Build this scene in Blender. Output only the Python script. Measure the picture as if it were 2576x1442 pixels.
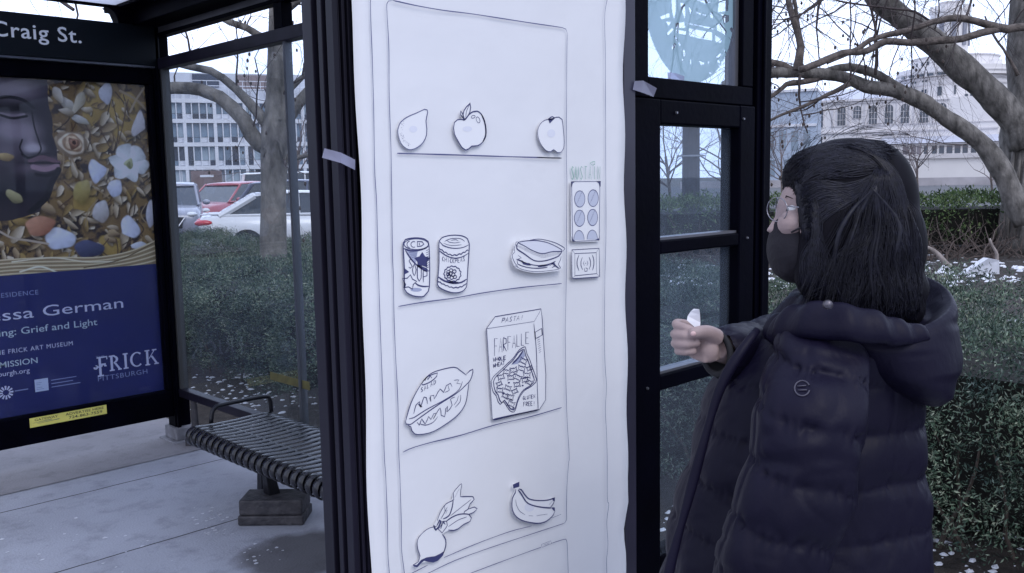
import bpy, bmesh, math, random
import numpy as np
from mathutils import Vector, Matrix

for o in list(bpy.data.objects): bpy.data.objects.remove(o)
SC = bpy.context.scene
COL = SC.collection
rng = random.Random(7)
NR = np.random.default_rng(11)
rad = math.radians

# ------------------------------------------------------------------ camera
# world: X runs along the end walls of the shelter, Y along its length, Z up.
# the camera stands at the origin at eye height, turned 45 degrees to both.
FPX, PW, PH = 2298.06, 2576.0, 1442.0
YAW, PIT, ROL = rad(45.4535), rad(6.6844), rad(-1.0638)
CAM = Vector((0, 0, 1.6))
FW = Vector((math.cos(YAW)*math.cos(PIT), math.sin(YAW)*math.cos(PIT), -math.sin(PIT)))
R0 = Vector((math.sin(YAW), -math.cos(YAW), 0)); U0 = R0.cross(FW)
RT = math.cos(ROL)*R0 + math.sin(ROL)*U0
UP = -math.sin(ROL)*R0 + math.cos(ROL)*U0
cd = bpy.data.cameras.new('camera'); cam = bpy.data.objects.new('camera', cd); COL.objects.link(cam)
cd.sensor_width = 36; cd.lens = FPX/PW*36; cd.clip_start = .05; cd.clip_end = 1500
M = Matrix(((RT.x, UP.x, -FW.x, 0), (RT.y, UP.y, -FW.y, 0), (RT.z, UP.z, -FW.z, 1.6), (0, 0, 0, 1)))
cam.matrix_world = M; SC.camera = cam

# ------------------------------------------------------------------ sky, sun, exposure (overcast winter day)
W = bpy.data.worlds.new('World'); SC.world = W; W.use_nodes = True
nt = W.node_tree; bg = nt.nodes['Background']
sky = nt.nodes.new('ShaderNodeTexSky'); sky.sky_type = 'NISHITA'; sky.sun_disc = False
sky.sun_elevation = rad(32); sky.sun_rotation = rad(250); sky.air_density = 1.0; sky.dust_density = 3.0
tc = nt.nodes.new('ShaderNodeTexCoord')
nz = nt.nodes.new('ShaderNodeTexNoise'); nz.inputs['Scale'].default_value = 2.2; nz.inputs['Detail'].default_value = 5
cr = nt.nodes.new('ShaderNodeValToRGB')
cr.color_ramp.elements[0].position = .3; cr.color_ramp.elements[0].color = (7.3, 8.6, 12.6, 1)
cr.color_ramp.elements[1].position = .75; cr.color_ramp.elements[1].color = (9.8, 10.9, 14.0, 1)
mx = nt.nodes.new('ShaderNodeMix'); mx.data_type = 'RGBA'; mx.inputs[0].default_value = .86
nt.links.new(tc.outputs['Generated'], nz.inputs['Vector']); nt.links.new(nz.outputs['Fac'], cr.inputs['Fac'])
nt.links.new(sky.outputs['Color'], mx.inputs[6]); nt.links.new(cr.outputs['Color'], mx.inputs[7])
# added bright lobe low towards +X +Y scales the sky up, opposite the sun lamp
dp = nt.nodes.new('ShaderNodeVectorMath'); dp.operation = 'DOT_PRODUCT'; dp.inputs[1].default_value = (.66, .70, .28)
nrm_ = nt.nodes.new('ShaderNodeVectorMath'); nrm_.operation = 'NORMALIZE'; nt.links.new(tc.outputs['Generated'], nrm_.inputs[0]); nt.links.new(nrm_.outputs[0], dp.inputs[0])
mr_ = nt.nodes.new('ShaderNodeMapRange'); mr_.interpolation_type = 'SMOOTHSTEP'; mr_.inputs[1].default_value = .1; mr_.inputs[2].default_value = 1.0; mr_.inputs[3].default_value = .92; mr_.inputs[4].default_value = 1.65
nt.links.new(dp.outputs['Value'], mr_.inputs[0])
ml = nt.nodes.new('ShaderNodeVectorMath'); ml.operation = 'SCALE'; nt.links.new(mx.outputs[2], ml.inputs[0]); nt.links.new(mr_.outputs[0], ml.inputs['Scale'])
nt.links.new(ml.outputs[0], bg.inputs['Color']); bg.inputs['Strength'].default_value = .1
sd = bpy.data.lights.new('sun', 'SUN'); sun = bpy.data.objects.new('sun', sd); COL.objects.link(sun)
sd.energy = 1.0; sd.angle = rad(30); sd.color = (1, .97, .95)
SUNAZ = rad(-100)
sv = Vector((math.cos(SUNAZ)*math.cos(rad(48)), math.sin(SUNAZ)*math.cos(rad(48)), math.sin(rad(48))))
sun.rotation_euler = (-sv).to_track_quat('-Z', 'Y').to_euler(); sun.location = (0, -8, 12)
SC.view_settings.view_transform = 'Standard'; SC.view_settings.look = 'None'
SC.view_settings.exposure = 0.20; SC.view_settings.gamma = 1
SC.render.engine = 'CYCLES'; SC.cycles.max_bounces = 10; SC.cycles.transparent_max_bounces = 16

# ------------------------------------------------------------------ pixel -> place helpers (2576 x 1442 grid)
def ray(x, y): return FW + RT*((x-PW/2)/FPX) - UP*((y-PH/2)/FPX)
def onY(x, y, Y): d = ray(x, y); return CAM + d*(Y/d.y)
def onX(x, y, X): d = ray(x, y); return CAM + d*(X/d.x)
def onZ(x, y, Z=0): d = ray(x, y); return CAM + d*((Z-1.6)/d.z)
def atD(x, y, D): return CAM + ray(x, y)*D

# ------------------------------------------------------------------ materials
MATS = {}
def mat(name, col, rough=.6, metal=0, spec=.5, var=0, scale=8, bump=0, bscale=40, coat=0, detail=4, col2=None, stretch=None):
    if name in MATS: return MATS[name]
    m = bpy.data.materials.new(name); m.use_nodes = True; n = m.node_tree; b = n.nodes['Principled BSDF']
    b.inputs['Base Color'].default_value = (*col, 1); b.inputs['Roughness'].default_value = rough
    b.inputs['Metallic'].default_value = metal; b.inputs['Specular IOR Level'].default_value = spec
    b.inputs['Coat Weight'].default_value = coat
    if var or bump:
        t = n.nodes.new('ShaderNodeTexCoord'); src = t.outputs['Object']
        if stretch:
            mp = n.nodes.new('ShaderNodeMapping'); mp.inputs['Scale'].default_value = stretch
            n.links.new(src, mp.inputs['Vector']); src = mp.outputs['Vector']
    if var:
        z = n.nodes.new('ShaderNodeTexNoise'); z.inputs['Scale'].default_value = scale; z.inputs['Detail'].default_value = detail
        n.links.new(src, z.inputs['Vector'])
        r = n.nodes.new('ShaderNodeValToRGB'); r.color_ramp.elements[0].position = .3; r.color_ramp.elements[1].position = .7
        c2 = col2 or tuple(min(1, c*(1+var)) for c in col); c1 = col if col2 else tuple(c*(1-var) for c in col)
        r.color_ramp.elements[0].color = (*c1, 1); r.color_ramp.elements[1].color = (*c2, 1)
        n.links.new(z.outputs['Fac'], r.inputs['Fac']); n.links.new(r.outputs['Color'], b.inputs['Base Color'])
    if bump:
        z2 = n.nodes.new('ShaderNodeTexNoise'); z2.inputs['Scale'].default_value = bscale; z2.inputs['Detail'].default_value = 5
        n.links.new(src, z2.inputs['Vector'])
        bp = n.nodes.new('ShaderNodeBump'); bp.inputs['Strength'].default_value = bump; bp.inputs['Distance'].default_value = .02
        n.links.new(z2.outputs['Fac'], bp.inputs['Height']); n.links.new(bp.outputs['Normal'], b.inputs['Normal'])
    MATS[name] = m; return m

def glass(name, dirt=.1, tint=(.82, .88, .92), dcol=(.5, .55, .62), gloss=1.0):
    m = bpy.data.materials.new(name); m.use_nodes = True; n = m.node_tree; n.nodes.clear()
    o = n.nodes.new('ShaderNodeOutputMaterial'); tr = n.nodes.new('ShaderNodeBsdfTransparent'); tr.inputs[0].default_value = (*tint, 1)
    gl = n.nodes.new('ShaderNodeBsdfGlossy'); gl.inputs['Roughness'].default_value = .02
    df = n.nodes.new('ShaderNodeBsdfDiffuse'); df.inputs[0].default_value = (*dcol, 1)
    tl = n.nodes.new('ShaderNodeBsdfTranslucent'); tl.inputs[0].default_value = (*dcol, 1)
    ad = n.nodes.new('ShaderNodeMixShader'); ad.inputs[0].default_value = .5
    n.links.new(df.outputs[0], ad.inputs[1]); n.links.new(tl.outputs[0], ad.inputs[2])
    m1 = n.nodes.new('ShaderNodeMixShader'); n.links.new(tr.outputs[0], m1.inputs[1]); n.links.new(ad.outputs[0], m1.inputs[2])
    t = n.nodes.new('ShaderNodeTexCoord'); z = n.nodes.new('ShaderNodeTexNoise'); z.inputs['Scale'].default_value = 4; z.inputs['Detail'].default_value = 7
    n.links.new(t.outputs['Object'], z.inputs['Vector'])
    mr = n.nodes.new('ShaderNodeMapRange'); mr.inputs[1].default_value = .3; mr.inputs[2].default_value = .75
    mr.inputs[3].default_value = dirt*.6; mr.inputs[4].default_value = dirt*1.5
    n.links.new(z.outputs['Fac'], mr.inputs[0]); n.links.new(mr.outputs[0], m1.inputs[0])
    fr = n.nodes.new('ShaderNodeFresnel'); fr.inputs[0].default_value = 1.45
    gg = n.nodes.new('ShaderNodeNewGeometry'); sb = n.nodes.new('ShaderNodeMath'); sb.operation = 'SUBTRACT'; sb.inputs[0].default_value = gloss
    n.links.new(gg.outputs['Backfacing'], sb.inputs[1]); sb.use_clamp = True
    mu = n.nodes.new('ShaderNodeMath'); mu.operation = 'MULTIPLY'; n.links.new(sb.outputs[0], mu.inputs[1])
    n.links.new(fr.outputs[0], mu.inputs[0])
    m2 = n.nodes.new('ShaderNodeMixShader'); n.links.new(mu.outputs[0], m2.inputs[0])
    n.links.new(m1.outputs[0], m2.inputs[1]); n.links.new(gl.outputs[0], m2.inputs[2]); n.links.new(m2.outputs[0], o.inputs[0])
    MATS[name] = m; return m

def leafmat(name, cols, rough=.55, trans=0.0):
    """one colour per leaf (random per mesh island)"""
    m = bpy.data.materials.new(name); m.use_nodes = True; n = m.node_tree; b = n.nodes['Principled BSDF']
    g = n.nodes.new('ShaderNodeNewGeometry'); r = n.nodes.new('ShaderNodeValToRGB')
    while len(r.color_ramp.elements) < len(cols): r.color_ramp.elements.new(.5)
    for i, c in enumerate(cols):
        r.color_ramp.elements[i].position = i/(len(cols)-1); r.color_ramp.elements[i].color = (*c, 1)
    n.links.new(g.outputs['Random Per Island'], r.inputs['Fac'])
    # whole sprays differ too: olive, blue green or dull
    t = n.nodes.new('ShaderNodeTexCoord'); z = n.nodes.new('ShaderNodeTexNoise'); z.inputs['Scale'].default_value = 4.5; z.inputs['Detail'].default_value = 3
    n.links.new(t.outputs['Object'], z.inputs['Vector'])
    r2 = n.nodes.new('ShaderNodeValToRGB'); r2.color_ramp.elements[0].position = .35; r2.color_ramp.elements[0].color = (.42, .46, .50, 1); r2.color_ramp.elements[1].position = .68; r2.color_ramp.elements[1].color = (1.55, 1.45, 1.2, 1)
    n.links.new(z.outputs['Fac'], r2.inputs['Fac'])
    mm = n.nodes.new('ShaderNodeMix'); mm.data_type = 'RGBA'; mm.blend_type = 'MULTIPLY'; mm.inputs[0].default_value = 1
    n.links.new(r.outputs['Color'], mm.inputs[6]); n.links.new(r2.outputs['Color'], mm.inputs[7]); n.links.new(mm.outputs[2], b.inputs['Base Color'])
    b.inputs['Roughness'].default_value = rough; b.inputs['Specular IOR Level'].default_value = .15
    MATS[name] = m; return m

def vcolmat(name, rough=.5, spec=.4, alpha=False, coat=0):
    m = bpy.data.materials.new(name); m.use_nodes = True; n = m.node_tree; b = n.nodes['Principled BSDF']
    a = n.nodes.new('ShaderNodeVertexColor'); a.layer_name = 'print'
    n.links.new(a.outputs['Color'], b.inputs['Base Color'])
    if alpha: n.links.new(a.outputs['Alpha'], b.inputs['Alpha'])
    b.inputs['Roughness'].default_value = rough; b.inputs['Specular IOR Level'].default_value = spec; b.inputs['Coat Weight'].default_value = coat
    MATS[name] = m; return m

# ------------------------------------------------------------------ mesh helpers
ORG = {}                                            # world origin of each root
def org(o):
    while o is not None and o.name not in ORG: o = o.parent
    return ORG[o.name] if o is not None else Vector((0, 0, 0))

class MB:
    def __init__(s): s.v = []; s.f = []; s.mi = []; s.cur = 0
    def add(s, vs, fs):
        n = len(s.v); s.v += [tuple(v) for v in vs]
        for f in fs: s.f.append(tuple(i+n for i in f)); s.mi.append(s.cur)
    def box(s, a, b, bev=0):
        x0, y0, z0 = [min(p, q) for p, q in zip(a, b)]; x1, y1, z1 = [max(p, q) for p, q in zip(a, b)]
        s.add([(x0,y0,z0),(x1,y0,z0),(x1,y1,z0),(x0,y1,z0),(x0,y0,z1),(x1,y0,z1),(x1,y1,z1),(x0,y1,z1)],
              [(0,3,2,1),(4,5,6,7),(0,1,5,4),(1,2,6,5),(2,3,7,6),(3,0,4,7)])
    def obox(s, c, ax, ay, az):
        c, ax, ay, az = map(Vector, (c, ax, ay, az)); vs = []
        for k in (-1, 1):
            for i, j in ((-1,-1),(1,-1),(1,1),(-1,1)): vs.append(c+ax*i+ay*j+az*k)
        s.add(vs, [(0,3,2,1),(4,5,6,7),(0,1,5,4),(1,2,6,5),(2,3,7,6),(3,0,4,7)])
    def quad(s, *p): s.add(p, [tuple(range(len(p)))])
    def loft(s, rings, cap=True, closed=True):
        n = len(rings[0]); vs = [p for r in rings for p in r]; fs = []
        for i in range(len(rings)-1):
            for j in range(n if closed else n-1):
                k = (j+1) % n; fs.append((i*n+j, i*n+k, (i+1)*n+k, (i+1)*n+j))
        if cap: fs.append(tuple(range(n-1, -1, -1))); fs.append(tuple(range((len(rings)-1)*n, len(rings)*n)))
        s.add(vs, fs)
    def tube(s, pts, r, n=8, cap=True):
        pts = [Vector(p) for p in pts]; rr = r if isinstance(r, (list, tuple)) else [r]*len(pts); rings = []
        up = None
        for i, p in enumerate(pts):
            t = (pts[min(i+1, len(pts)-1)]-pts[max(i-1, 0)])
            t = t.normalized() if t.length > 1e-9 else Vector((0, 0, 1))
            if up is None: up = t.orthogonal().normalized()
            up = (up - t*up.dot(t)); up = up.normalized() if up.length > 1e-6 else t.orthogonal().normalized()
            w = t.cross(up)
            rings.append([p+(up*math.cos(2*math.pi*k/n)+w*math.sin(2*math.pi*k/n))*rr[i] for k in range(n)])
        s.loft(rings, cap)
    def ell(s, c, rx, ry, rz, nu=16, nv=10, M=None):
        c = Vector(c); rings = []
        for i in range(nv+1):
            th = math.pi*i/nv; ring = []
            for j in range(nu):
                ph = 2*math.pi*j/nu
                p = Vector((rx*math.sin(th)*math.cos(ph), ry*math.sin(th)*math.sin(ph), rz*math.cos(th)))
                if i in (0, nv): p += Vector((1e-4*math.cos(ph), 1e-4*math.sin(ph), 0))
                ring.append(c+(M @ p if M else p))
            rings.append(ring[::-1])
        s.loft(rings)
    def prism(s, poly, d):
        """closed polygon (3D points), thickened by vector d"""
        poly = [Vector(p) for p in poly]; d = Vector(d); n = len(poly)
        s.add(poly+[p+d for p in poly], [tuple(range(n)), tuple(range(2*n-1, n-1, -1))] +
              [((i+1) % n, i, i+n, (i+1) % n+n) for i in range(n)])
    def build(s, name, m, parent=None, smooth=False, bevel=0, weld=False):
        me = bpy.data.meshes.new(name); g = org(parent) if parent else Vector((0, 0, 0))
        me.from_pydata([(v[0]-g.x, v[1]-g.y, v[2]-g.z) for v in s.v], [], s.f); 
        for x in (m if isinstance(m, (list, tuple)) else [m]): me.materials.append(x)
        if any(s.mi): me.polygons.foreach_set('material_index', s.mi)
        me.update()
        bm = bmesh.new(); bm.from_mesh(me)
        if weld: bmesh.ops.remove_doubles(bm, verts=bm.verts, dist=1e-4)
        bmesh.ops.recalc_face_normals(bm, faces=bm.faces); bm.to_mesh(me); bm.free()
        if smooth: me.polygons.foreach_set('use_smooth', [True]*len(me.polygons))
        o = bpy.data.objects.new(name, me); COL.objects.link(o)
        if parent: o.parent = parent
        if bevel:
            b = o.modifiers.new('bevel', 'BEVEL'); b.width = bevel; b.segments = 2; b.limit_method = 'ANGLE'
        return o

def tag(o, label=None, cat=None, group=None, kind=None):
    for k, v in (('label', label), ('category', cat), ('group', group), ('kind', kind)):
        if v: o[k] = v
    return o
def thing(name, label, cat, loc=(0, 0, 0), group=None):
    o = bpy.data.objects.new(name, None); COL.objects.link(o); o.location = loc; o.empty_display_size = .1
    ORG[o.name] = Vector(loc); return tag(o, label, cat, group)

def np_mesh(name, V, F, m, parent=None, smooth=False):
    """fast mesh: V (n,3), F (k,q)"""
    me = bpy.data.meshes.new(name); g = org(parent) if parent else Vector((0, 0, 0))
    V = np.asarray(V, dtype=np.float32)-np.array(g, dtype=np.float32); F = np.asarray(F, dtype=np.int32); q = F.shape[1]
    me.vertices.add(len(V)); me.vertices.foreach_set('co', V.ravel())
    me.loops.add(F.size); me.loops.foreach_set('vertex_index', F.ravel())
    me.polygons.add(len(F)); me.polygons.foreach_set('loop_start', np.arange(0, F.size, q, dtype=np.int32))
    me.polygons.foreach_set('loop_total', np.full(len(F), q, dtype=np.int32))
    me.update(calc_edges=True); me.validate()
    if smooth: me.polygons.foreach_set('use_smooth', np.ones(len(F), dtype=bool))
    me.materials.append(m)
    o = bpy.data.objects.new(name, me); COL.objects.link(o)
    if parent: o.parent = parent
    return o

def grid_print(name, m, origin, du, dv, rgba, parent):
    """flat print: an image of per-vertex colours on a fine grid. rgba (nv,nu,4) linear"""
    nv, nu = rgba.shape[:2]; o = np.array(origin); du = np.array(du); dv = np.array(dv)
    a = np.linspace(0, 1, nu); b = np.linspace(0, 1, nv); A, B = np.meshgrid(a, b)
    V = o+A[..., None]*du+B[..., None]*dv; idx = np.arange(nu*nv).reshape(nv, nu)
    F = np.stack([idx[:-1, :-1], idx[:-1, 1:], idx[1:, 1:], idx[1:, :-1]], -1).reshape(-1, 4)
    ob = np_mesh(name, V.reshape(-1, 3), F, m, parent)
    c = ob.data.color_attributes.new('print', 'FLOAT_COLOR', 'POINT'); c.data.foreach_set('color', rgba.astype(np.float32).ravel())
    return ob

def smooth_line(pts, step=.012, closed=False):
    """Catmull-Rom through 2D/3D points"""
    P = [Vector(p) for p in pts]; n = len(P)
    if n < 3: return P
    out = []
    for i in range(n if closed else n-1):
        p1, p2 = P[i], P[(i+1) % n]
        p0 = P[(i-1) % n] if closed or i > 0 else p1*2-p2
        p3 = P[(i+2) % n] if closed or i+2 < n else p2*2-p1
        k = max(1, int((p2-p1).length/step))
        for j in range(k):
            t = j/k
            out.append(.5*((2*p1)+(p2-p0)*t+(2*p0-5*p1+4*p2-p3)*t*t+(3*p1-p0-3*p2+p3)*t**3))
    if not closed: out.append(P[-1])
    return out

def text_mesh(body, M4, size=1, m=None, parent=None, name='lettering', spacing=1.0, bold=0, sx=1.0, align='LEFT'):
    cu = bpy.data.curves.new('t', 'FONT'); cu.body = body; cu.size = size; cu.space_character = spacing
    cu.align_x = align; cu.offset = bold*size*.35; cu.resolution_u = 3; cu.fill_mode = 'FRONT'
    t = bpy.data.objects.new('t', cu); COL.objects.link(t); t.matrix_world = Matrix.Identity(4)
    bpy.context.view_layer.update()
    me = bpy.data.meshes.new_from_object(t.evaluated_get(bpy.context.evaluated_depsgraph_get()))
    bpy.data.objects.remove(t); bpy.data.curves.remove(cu)
    me.name = name; me.materials.clear()
    g = org(parent) if parent else Vector((0, 0, 0))
    me.transform(Matrix.Diagonal((sx, 1, 1, 1))); me.transform(M4); me.transform(Matrix.Translation(-g))
    if m: me.materials.append(m)
    o = bpy.data.objects.new(name, me); COL.objects.link(o)
    if parent: o.parent = parent
    return o
def text_on(body, base, right, up, width=None, height=None, **k):
    """text in the plane (right, up) with its baseline at base; scaled to width and cap height"""
    right, up = Vector(right).normalized(), Vector(up).normalized(); nrm = right.cross(up)
    cu = bpy.data.curves.new('t', 'FONT'); cu.body = body; cu.space_character = k.get('spacing', 1)
    t = bpy.data.objects.new('t', cu); COL.objects.link(t); bpy.context.view_layer.update()
    w0 = max(v[0] for v in t.bound_box); bpy.data.objects.remove(t); bpy.data.curves.remove(cu)
    sz = height/.72; s = 1.0
    if width: s = width/(w0*sz)
    b = Vector(base)
    M4 = Matrix(((right.x, up.x, nrm.x, b.x), (right.y, up.y, nrm.y, b.y), (right.z, up.z, nrm.z, b.z), (0, 0, 0, 1)))
    return text_mesh(body, M4, size=sz, sx=s, **k)
# ================================================================== ground
def concrete_mat(name, base, joints=True):
    m = mat(name, base, rough=.75, var=.16, scale=1.3, bump=.25, bscale=90, detail=8); n = m.node_tree; b = n.nodes['Principled BSDF']
    t = n.nodes.new('ShaderNodeTexCoord'); sx = n.nodes.new('ShaderNodeSeparateXYZ'); n.links.new(t.outputs['Object'], sx.inputs[0])
    src = b.inputs['Base Color'].links[0].from_socket
    def math_(op, a, bb=None, c=None):
        x = n.nodes.new('ShaderNodeMath'); x.operation = op
        for i, v in enumerate((a, bb, c)):
            if v is None: continue
            if isinstance(v, (int, float)): x.inputs[i].default_value = v
            else: n.links.new(v, x.inputs[i])
        return x.outputs[0]
    def mixc(fac, col):
        nonlocal src
        x = n.nodes.new('ShaderNodeMix'); x.data_type = 'RGBA'; n.links.new(fac, x.inputs[0]); n.links.new(src, x.inputs[6])
        x.inputs[7].default_value = (*col, 1); src = x.outputs[2]
    # fine speckle and blotches
    z = n.nodes.new('ShaderNodeTexNoise'); z.inputs['Scale'].default_value = 7; z.inputs['Detail'].default_value = 9; z.inputs['Roughness'].default_value = .7
    n.links.new(t.outputs['Object'], z.inputs['Vector'])
    mixc(math_('MULTIPLY', math_('SMOOTH_MAX', math_('SUBTRACT', z.outputs['Fac'], .50), 0, .02), 2.2), tuple(c*.35 for c in base))
    z3 = n.nodes.new('ShaderNodeTexNoise'); z3.inputs['Scale'].default_value = 3.1; z3.inputs['Detail'].default_value = 10; z3.inputs['Roughness'].default_value = .75
    n.links.new(t.outputs['Object'], z3.inputs['Vector'])
    mixc(math_('GREATER_THAN', z3.outputs['Fac'], .69), tuple(min(1, c*2.0) for c in base))
    if joints:
        z2 = n.nodes.new('ShaderNodeTexNoise'); z2.inputs['Scale'].default_value = 3; z2.inputs['Detail'].default_value = 6
        n.links.new(t.outputs['Object'], z2.inputs['Vector'])
        wob = math_('MULTIPLY', math_('SUBTRACT', z2.outputs['Fac'], .5), .03)
        for ax, off, per in (('Y', 3.005, .96), ('X', -.6, 1.6)):
            a = math_('ADD', math_('SUBTRACT', sx.outputs[ax], off), wob)
            d = math_('ABSOLUTE', math_('SUBTRACT', math_('FLOORED_MODULO', math_('ADD', a, per/2), per), per/2))
            mixc(math_('LESS_THAN', d, .005), (.035, .033, .035))
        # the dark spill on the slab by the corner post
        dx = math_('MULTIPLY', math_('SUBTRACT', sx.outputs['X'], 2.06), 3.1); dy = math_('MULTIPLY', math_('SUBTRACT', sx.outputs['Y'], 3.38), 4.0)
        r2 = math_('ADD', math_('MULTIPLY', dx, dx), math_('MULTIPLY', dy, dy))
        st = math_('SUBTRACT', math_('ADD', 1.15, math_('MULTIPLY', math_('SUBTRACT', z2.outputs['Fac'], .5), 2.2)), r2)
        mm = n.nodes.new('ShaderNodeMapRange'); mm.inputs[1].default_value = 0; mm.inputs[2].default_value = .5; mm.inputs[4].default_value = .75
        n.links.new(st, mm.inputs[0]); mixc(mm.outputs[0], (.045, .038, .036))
    n.links.new(src, b.inputs['Base Color']); return m

def sheet(name, x0, x1, y0, y1, z, m, nx=1, ny=1, zf=None, kind='structure'):
    xs = np.linspace(x0, x1, nx+1); ys = np.linspace(y0, y1, ny+1); X, Y = np.meshgrid(xs, ys)
    Z = np.full_like(X, z) if zf is None else zf(X, Y)
    idx = np.arange((nx+1)*(ny+1)).reshape(ny+1, nx+1)
    F = np.stack([idx[:-1, :-1], idx[:-1, 1:], idx[1:, 1:], idx[1:, :-1]], -1).reshape(-1, 4)
    return tag(np_mesh(name, np.stack([X, Y, Z], -1).reshape(-1, 3), F, m, smooth=zf is not None), kind=kind)

sheet('ground', -700, 900, -700, 900, -.34, mat('winter_ground', (.1, .095, .085), rough=.95, var=.4, scale=.3))
sheet('pavement', -3.0, 2.62, -14, 26, 0, concrete_mat('concrete', (.33, .34, .385)))
sheet('concrete_strip', -3.0, 2.62, 5.20, 7.4, .004, concrete_mat('concrete_old', (.25, .24, .255), joints=False))
kb = MB(); kb.box((-3.16, -14, -.3), (-3.003, 26, -.004)); tag(kb.build('kerb', mat('kerb_stone', (.3, .3, .3), rough=.8, var=.15, bump=.2), bevel=.015), kind='structure')
sheet('road', -11, -3.17, -14, 60, -.14, mat('asphalt', (.05, .05, .053), rough=.85, var=.25, scale=6, bump=.3, bscale=120))
# planting bed behind the shelter: bark mulch with old snow
def bed_mat():
    m = mat('bark_mulch', (.035, .028, .024), rough=.95, var=.5, scale=14, bump=.9, bscale=60); n = m.node_tree; b = n.nodes['Principled BSDF']
    src = b.inputs['Base Color'].links[0].from_socket
    t = n.nodes.new('ShaderNodeTexCoord'); z = n.nodes.new('ShaderNodeTexNoise'); z.inputs['Scale'].default_value = 1.4; z.inputs['Detail'].default_value = 9; z.inputs['Roughness'].default_value = .68
    n.links.new(t.outputs['Object'], z.inputs['Vector'])
    r = n.nodes.new('ShaderNodeValToRGB'); r.color_ramp.elements[0].position = .60; r.color_ramp.elements[1].position = .64
    n.links.new(z.outputs['Fac'], r.inputs['Fac'])
    x = n.nodes.new('ShaderNodeMix'); x.data_type = 'RGBA'; n.links.new(r.outputs['Color'], x.inputs[0]); n.links.new(src, x.inputs[6]); x.inputs[7].default_value = (.62, .64, .7, 1)
    n.links.new(x.outputs[2], b.inputs['Base Color']); return m
def bedz(X, Y):
    d = np.hypot(X, Y)
    return -.012 + .05*np.sin(X*1.7+Y*.6)*np.cos(Y*1.3)*np.clip((X-2.7)/1.5, 0, 1)*np.clip((17-d)/5, 0, 1) - .09*np.clip((Y-12)/2, 0, 1)
sheet('planting_bed', 2.62, 40, -24, 60, 0, bed_mat(), 160, 240, bedz)
sheet('car_park', 2.7, 120, 14, 180, -.02, mat('asphalt_lot', (.075, .076, .08), rough=.8, var=.25, scale=3, bump=.2, bscale=80), 1, 1,
      lambda X, Y: 0*X-.02)

# ================================================================== bus shelter
DP = mat('shelter_paint', (.0010, .0010, .0040), rough=.5, spec=.03, var=.35, scale=5, bump=.05, bscale=60)
DP2 = mat('shelter_paint_worn', (.013, .0115, .021), rough=.4, spec=.2, var=.35, scale=9, stretch=(1, 1, .15))
ALU = mat('aluminium_and_lit_rail', (.16, .16, .18), rough=.4, metal=.6, var=.15)
STEEL = mat('bolt_steel', (.30, .30, .33), rough=.4, metal=1)
SH = thing('bus_shelter', 'dark framed glass bus shelter with Craig St. sign, standing on the concrete pavement', 'bus shelter', (1.7, 3.45, 0))
YA, YB, XB = 1.4, 5.5, 2.45
# corner post with flutes (near front corner)
p = MB(); p.box((.958, 1.412, 0), (.987, 1.5, 2.6))
p.box((.945, 1.468, 0), (.9578, 1.5, 2.6)); p.box((.9465, 1.438, 0), (.9578, 1.452, 2.6)); p.box((.9465, 1.402, 0), (.9578, 1.424, 2.6))
for a, b in ((.9582, .9605), (.9665, .9735), (.979, .987)): p.box((a, 1.4025, 0), (b, 1.4118, 2.6))
p.build('corner_post', DP2, SH, bevel=.002)
p = MB(); p.box((2.40, 1.41, 0), (2.478, 1.5, 2.6)); p.box((2.376, 1.44, 0), (2.3995, 1.49, 2.6)); p.box((2.42, 1.4, 0), (2.43, 1.4098, 2.6)); p.build('corner_post', DP, SH, bevel=.003)
p = MB(); p.box((2.42, 5.5, 0), (2.52, 5.6, 2.6)); p.box((2.425, 5.47, 0), (2.445, 5.498, 2.6)); p.build('corner_post', DP, SH, bevel=.003)
p = MB(); p.box((.945, 5.5, 0), (1.045, 5.6, 2.6)); p.build('corner_post', DP, SH, bevel=.003)
for x in (2.47,):
    b = MB(); b.box((2.37, 5.42, 0), (2.57, 5.65, .012)); b.box((2.40, 5.45, .012), (2.54, 5.62, .09)); b.build('post_base', mat('base_grey', (.2, .2, .22), rough=.7, var=.4, scale=14), SH, bevel=.008)
# mullion beside the paper
p = MB(); p.box((1.752, 1.388, 0), (1.7985, 1.46, 2.6)); p.build('mullion', mat('mullion_paint_lit', (.028, .026, .045), rough=.32, var=.2, scale=6), SH, bevel=.003)  # lit front face put into the colour as a lighter paint
# left bay behind the paper
p = MB(); p.box((.99, 1.43, .3), (1.75, 1.445, 2.6)); p.build('back_panel', DP, SH)
# right bay: fixed top light
p = MB()
p.box((1.80, 1.41, 1.797), (1.88, 1.47, 2.6)); p.box((2.318, 1.41, 1.85), (2.374, 1.47, 2.6)); p.box((1.8805, 1.4105, 1.797), (2.374, 1.4695, 1.849))
p.build('window_frame', DP, SH, bevel=.003)
p = MB(); p.box((2.300, 1.425, 1.8505), (2.3175, 1.455, 2.59)); p.build('glazing_bead', ALU, SH)
# right bay: bolted-on frame with three lights
p = MB(); y0, y1 = 1.402, 1.468
p.box((1.80, y0, .44), (1.92, y1, 1.795)); p.box((2.296, y0, .44), (2.3745, y1, 1.795))
p.box((1.9203, y0+.001, 1.733), (2.2957, y1-.001, 1.7945))
p.box((1.9203, y0+.001, 1.401), (2.2957, y1-.001, 1.436)); p.box((1.9203, y0+.001, 1.042), (2.2957, y1-.001, 1.083)); p.box((1.9203, y0+.001, .44), (2.2957, y1-.001, .589))
p.build('window_frame', DP, SH, bevel=.004)
for z in (1.4365, 1.0835): p = MB(); p.box((1.9205, 1.412, z), (2.2955, 1.45, z+.007)); p.build('glazing_bead', ALU, SH)
G1 = glass('shelter_glass_dirty', dirt=.10, tint=(.86, .90, .94), dcol=(.34, .40, .48)); G0 = glass('shelter_glass_clear', dirt=.03, tint=(.93, .95, .97)); G2 = glass('shelter_glass_back', dirt=.035, tint=(.93, .955, .975), dcol=(.4, .46, .54))
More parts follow.
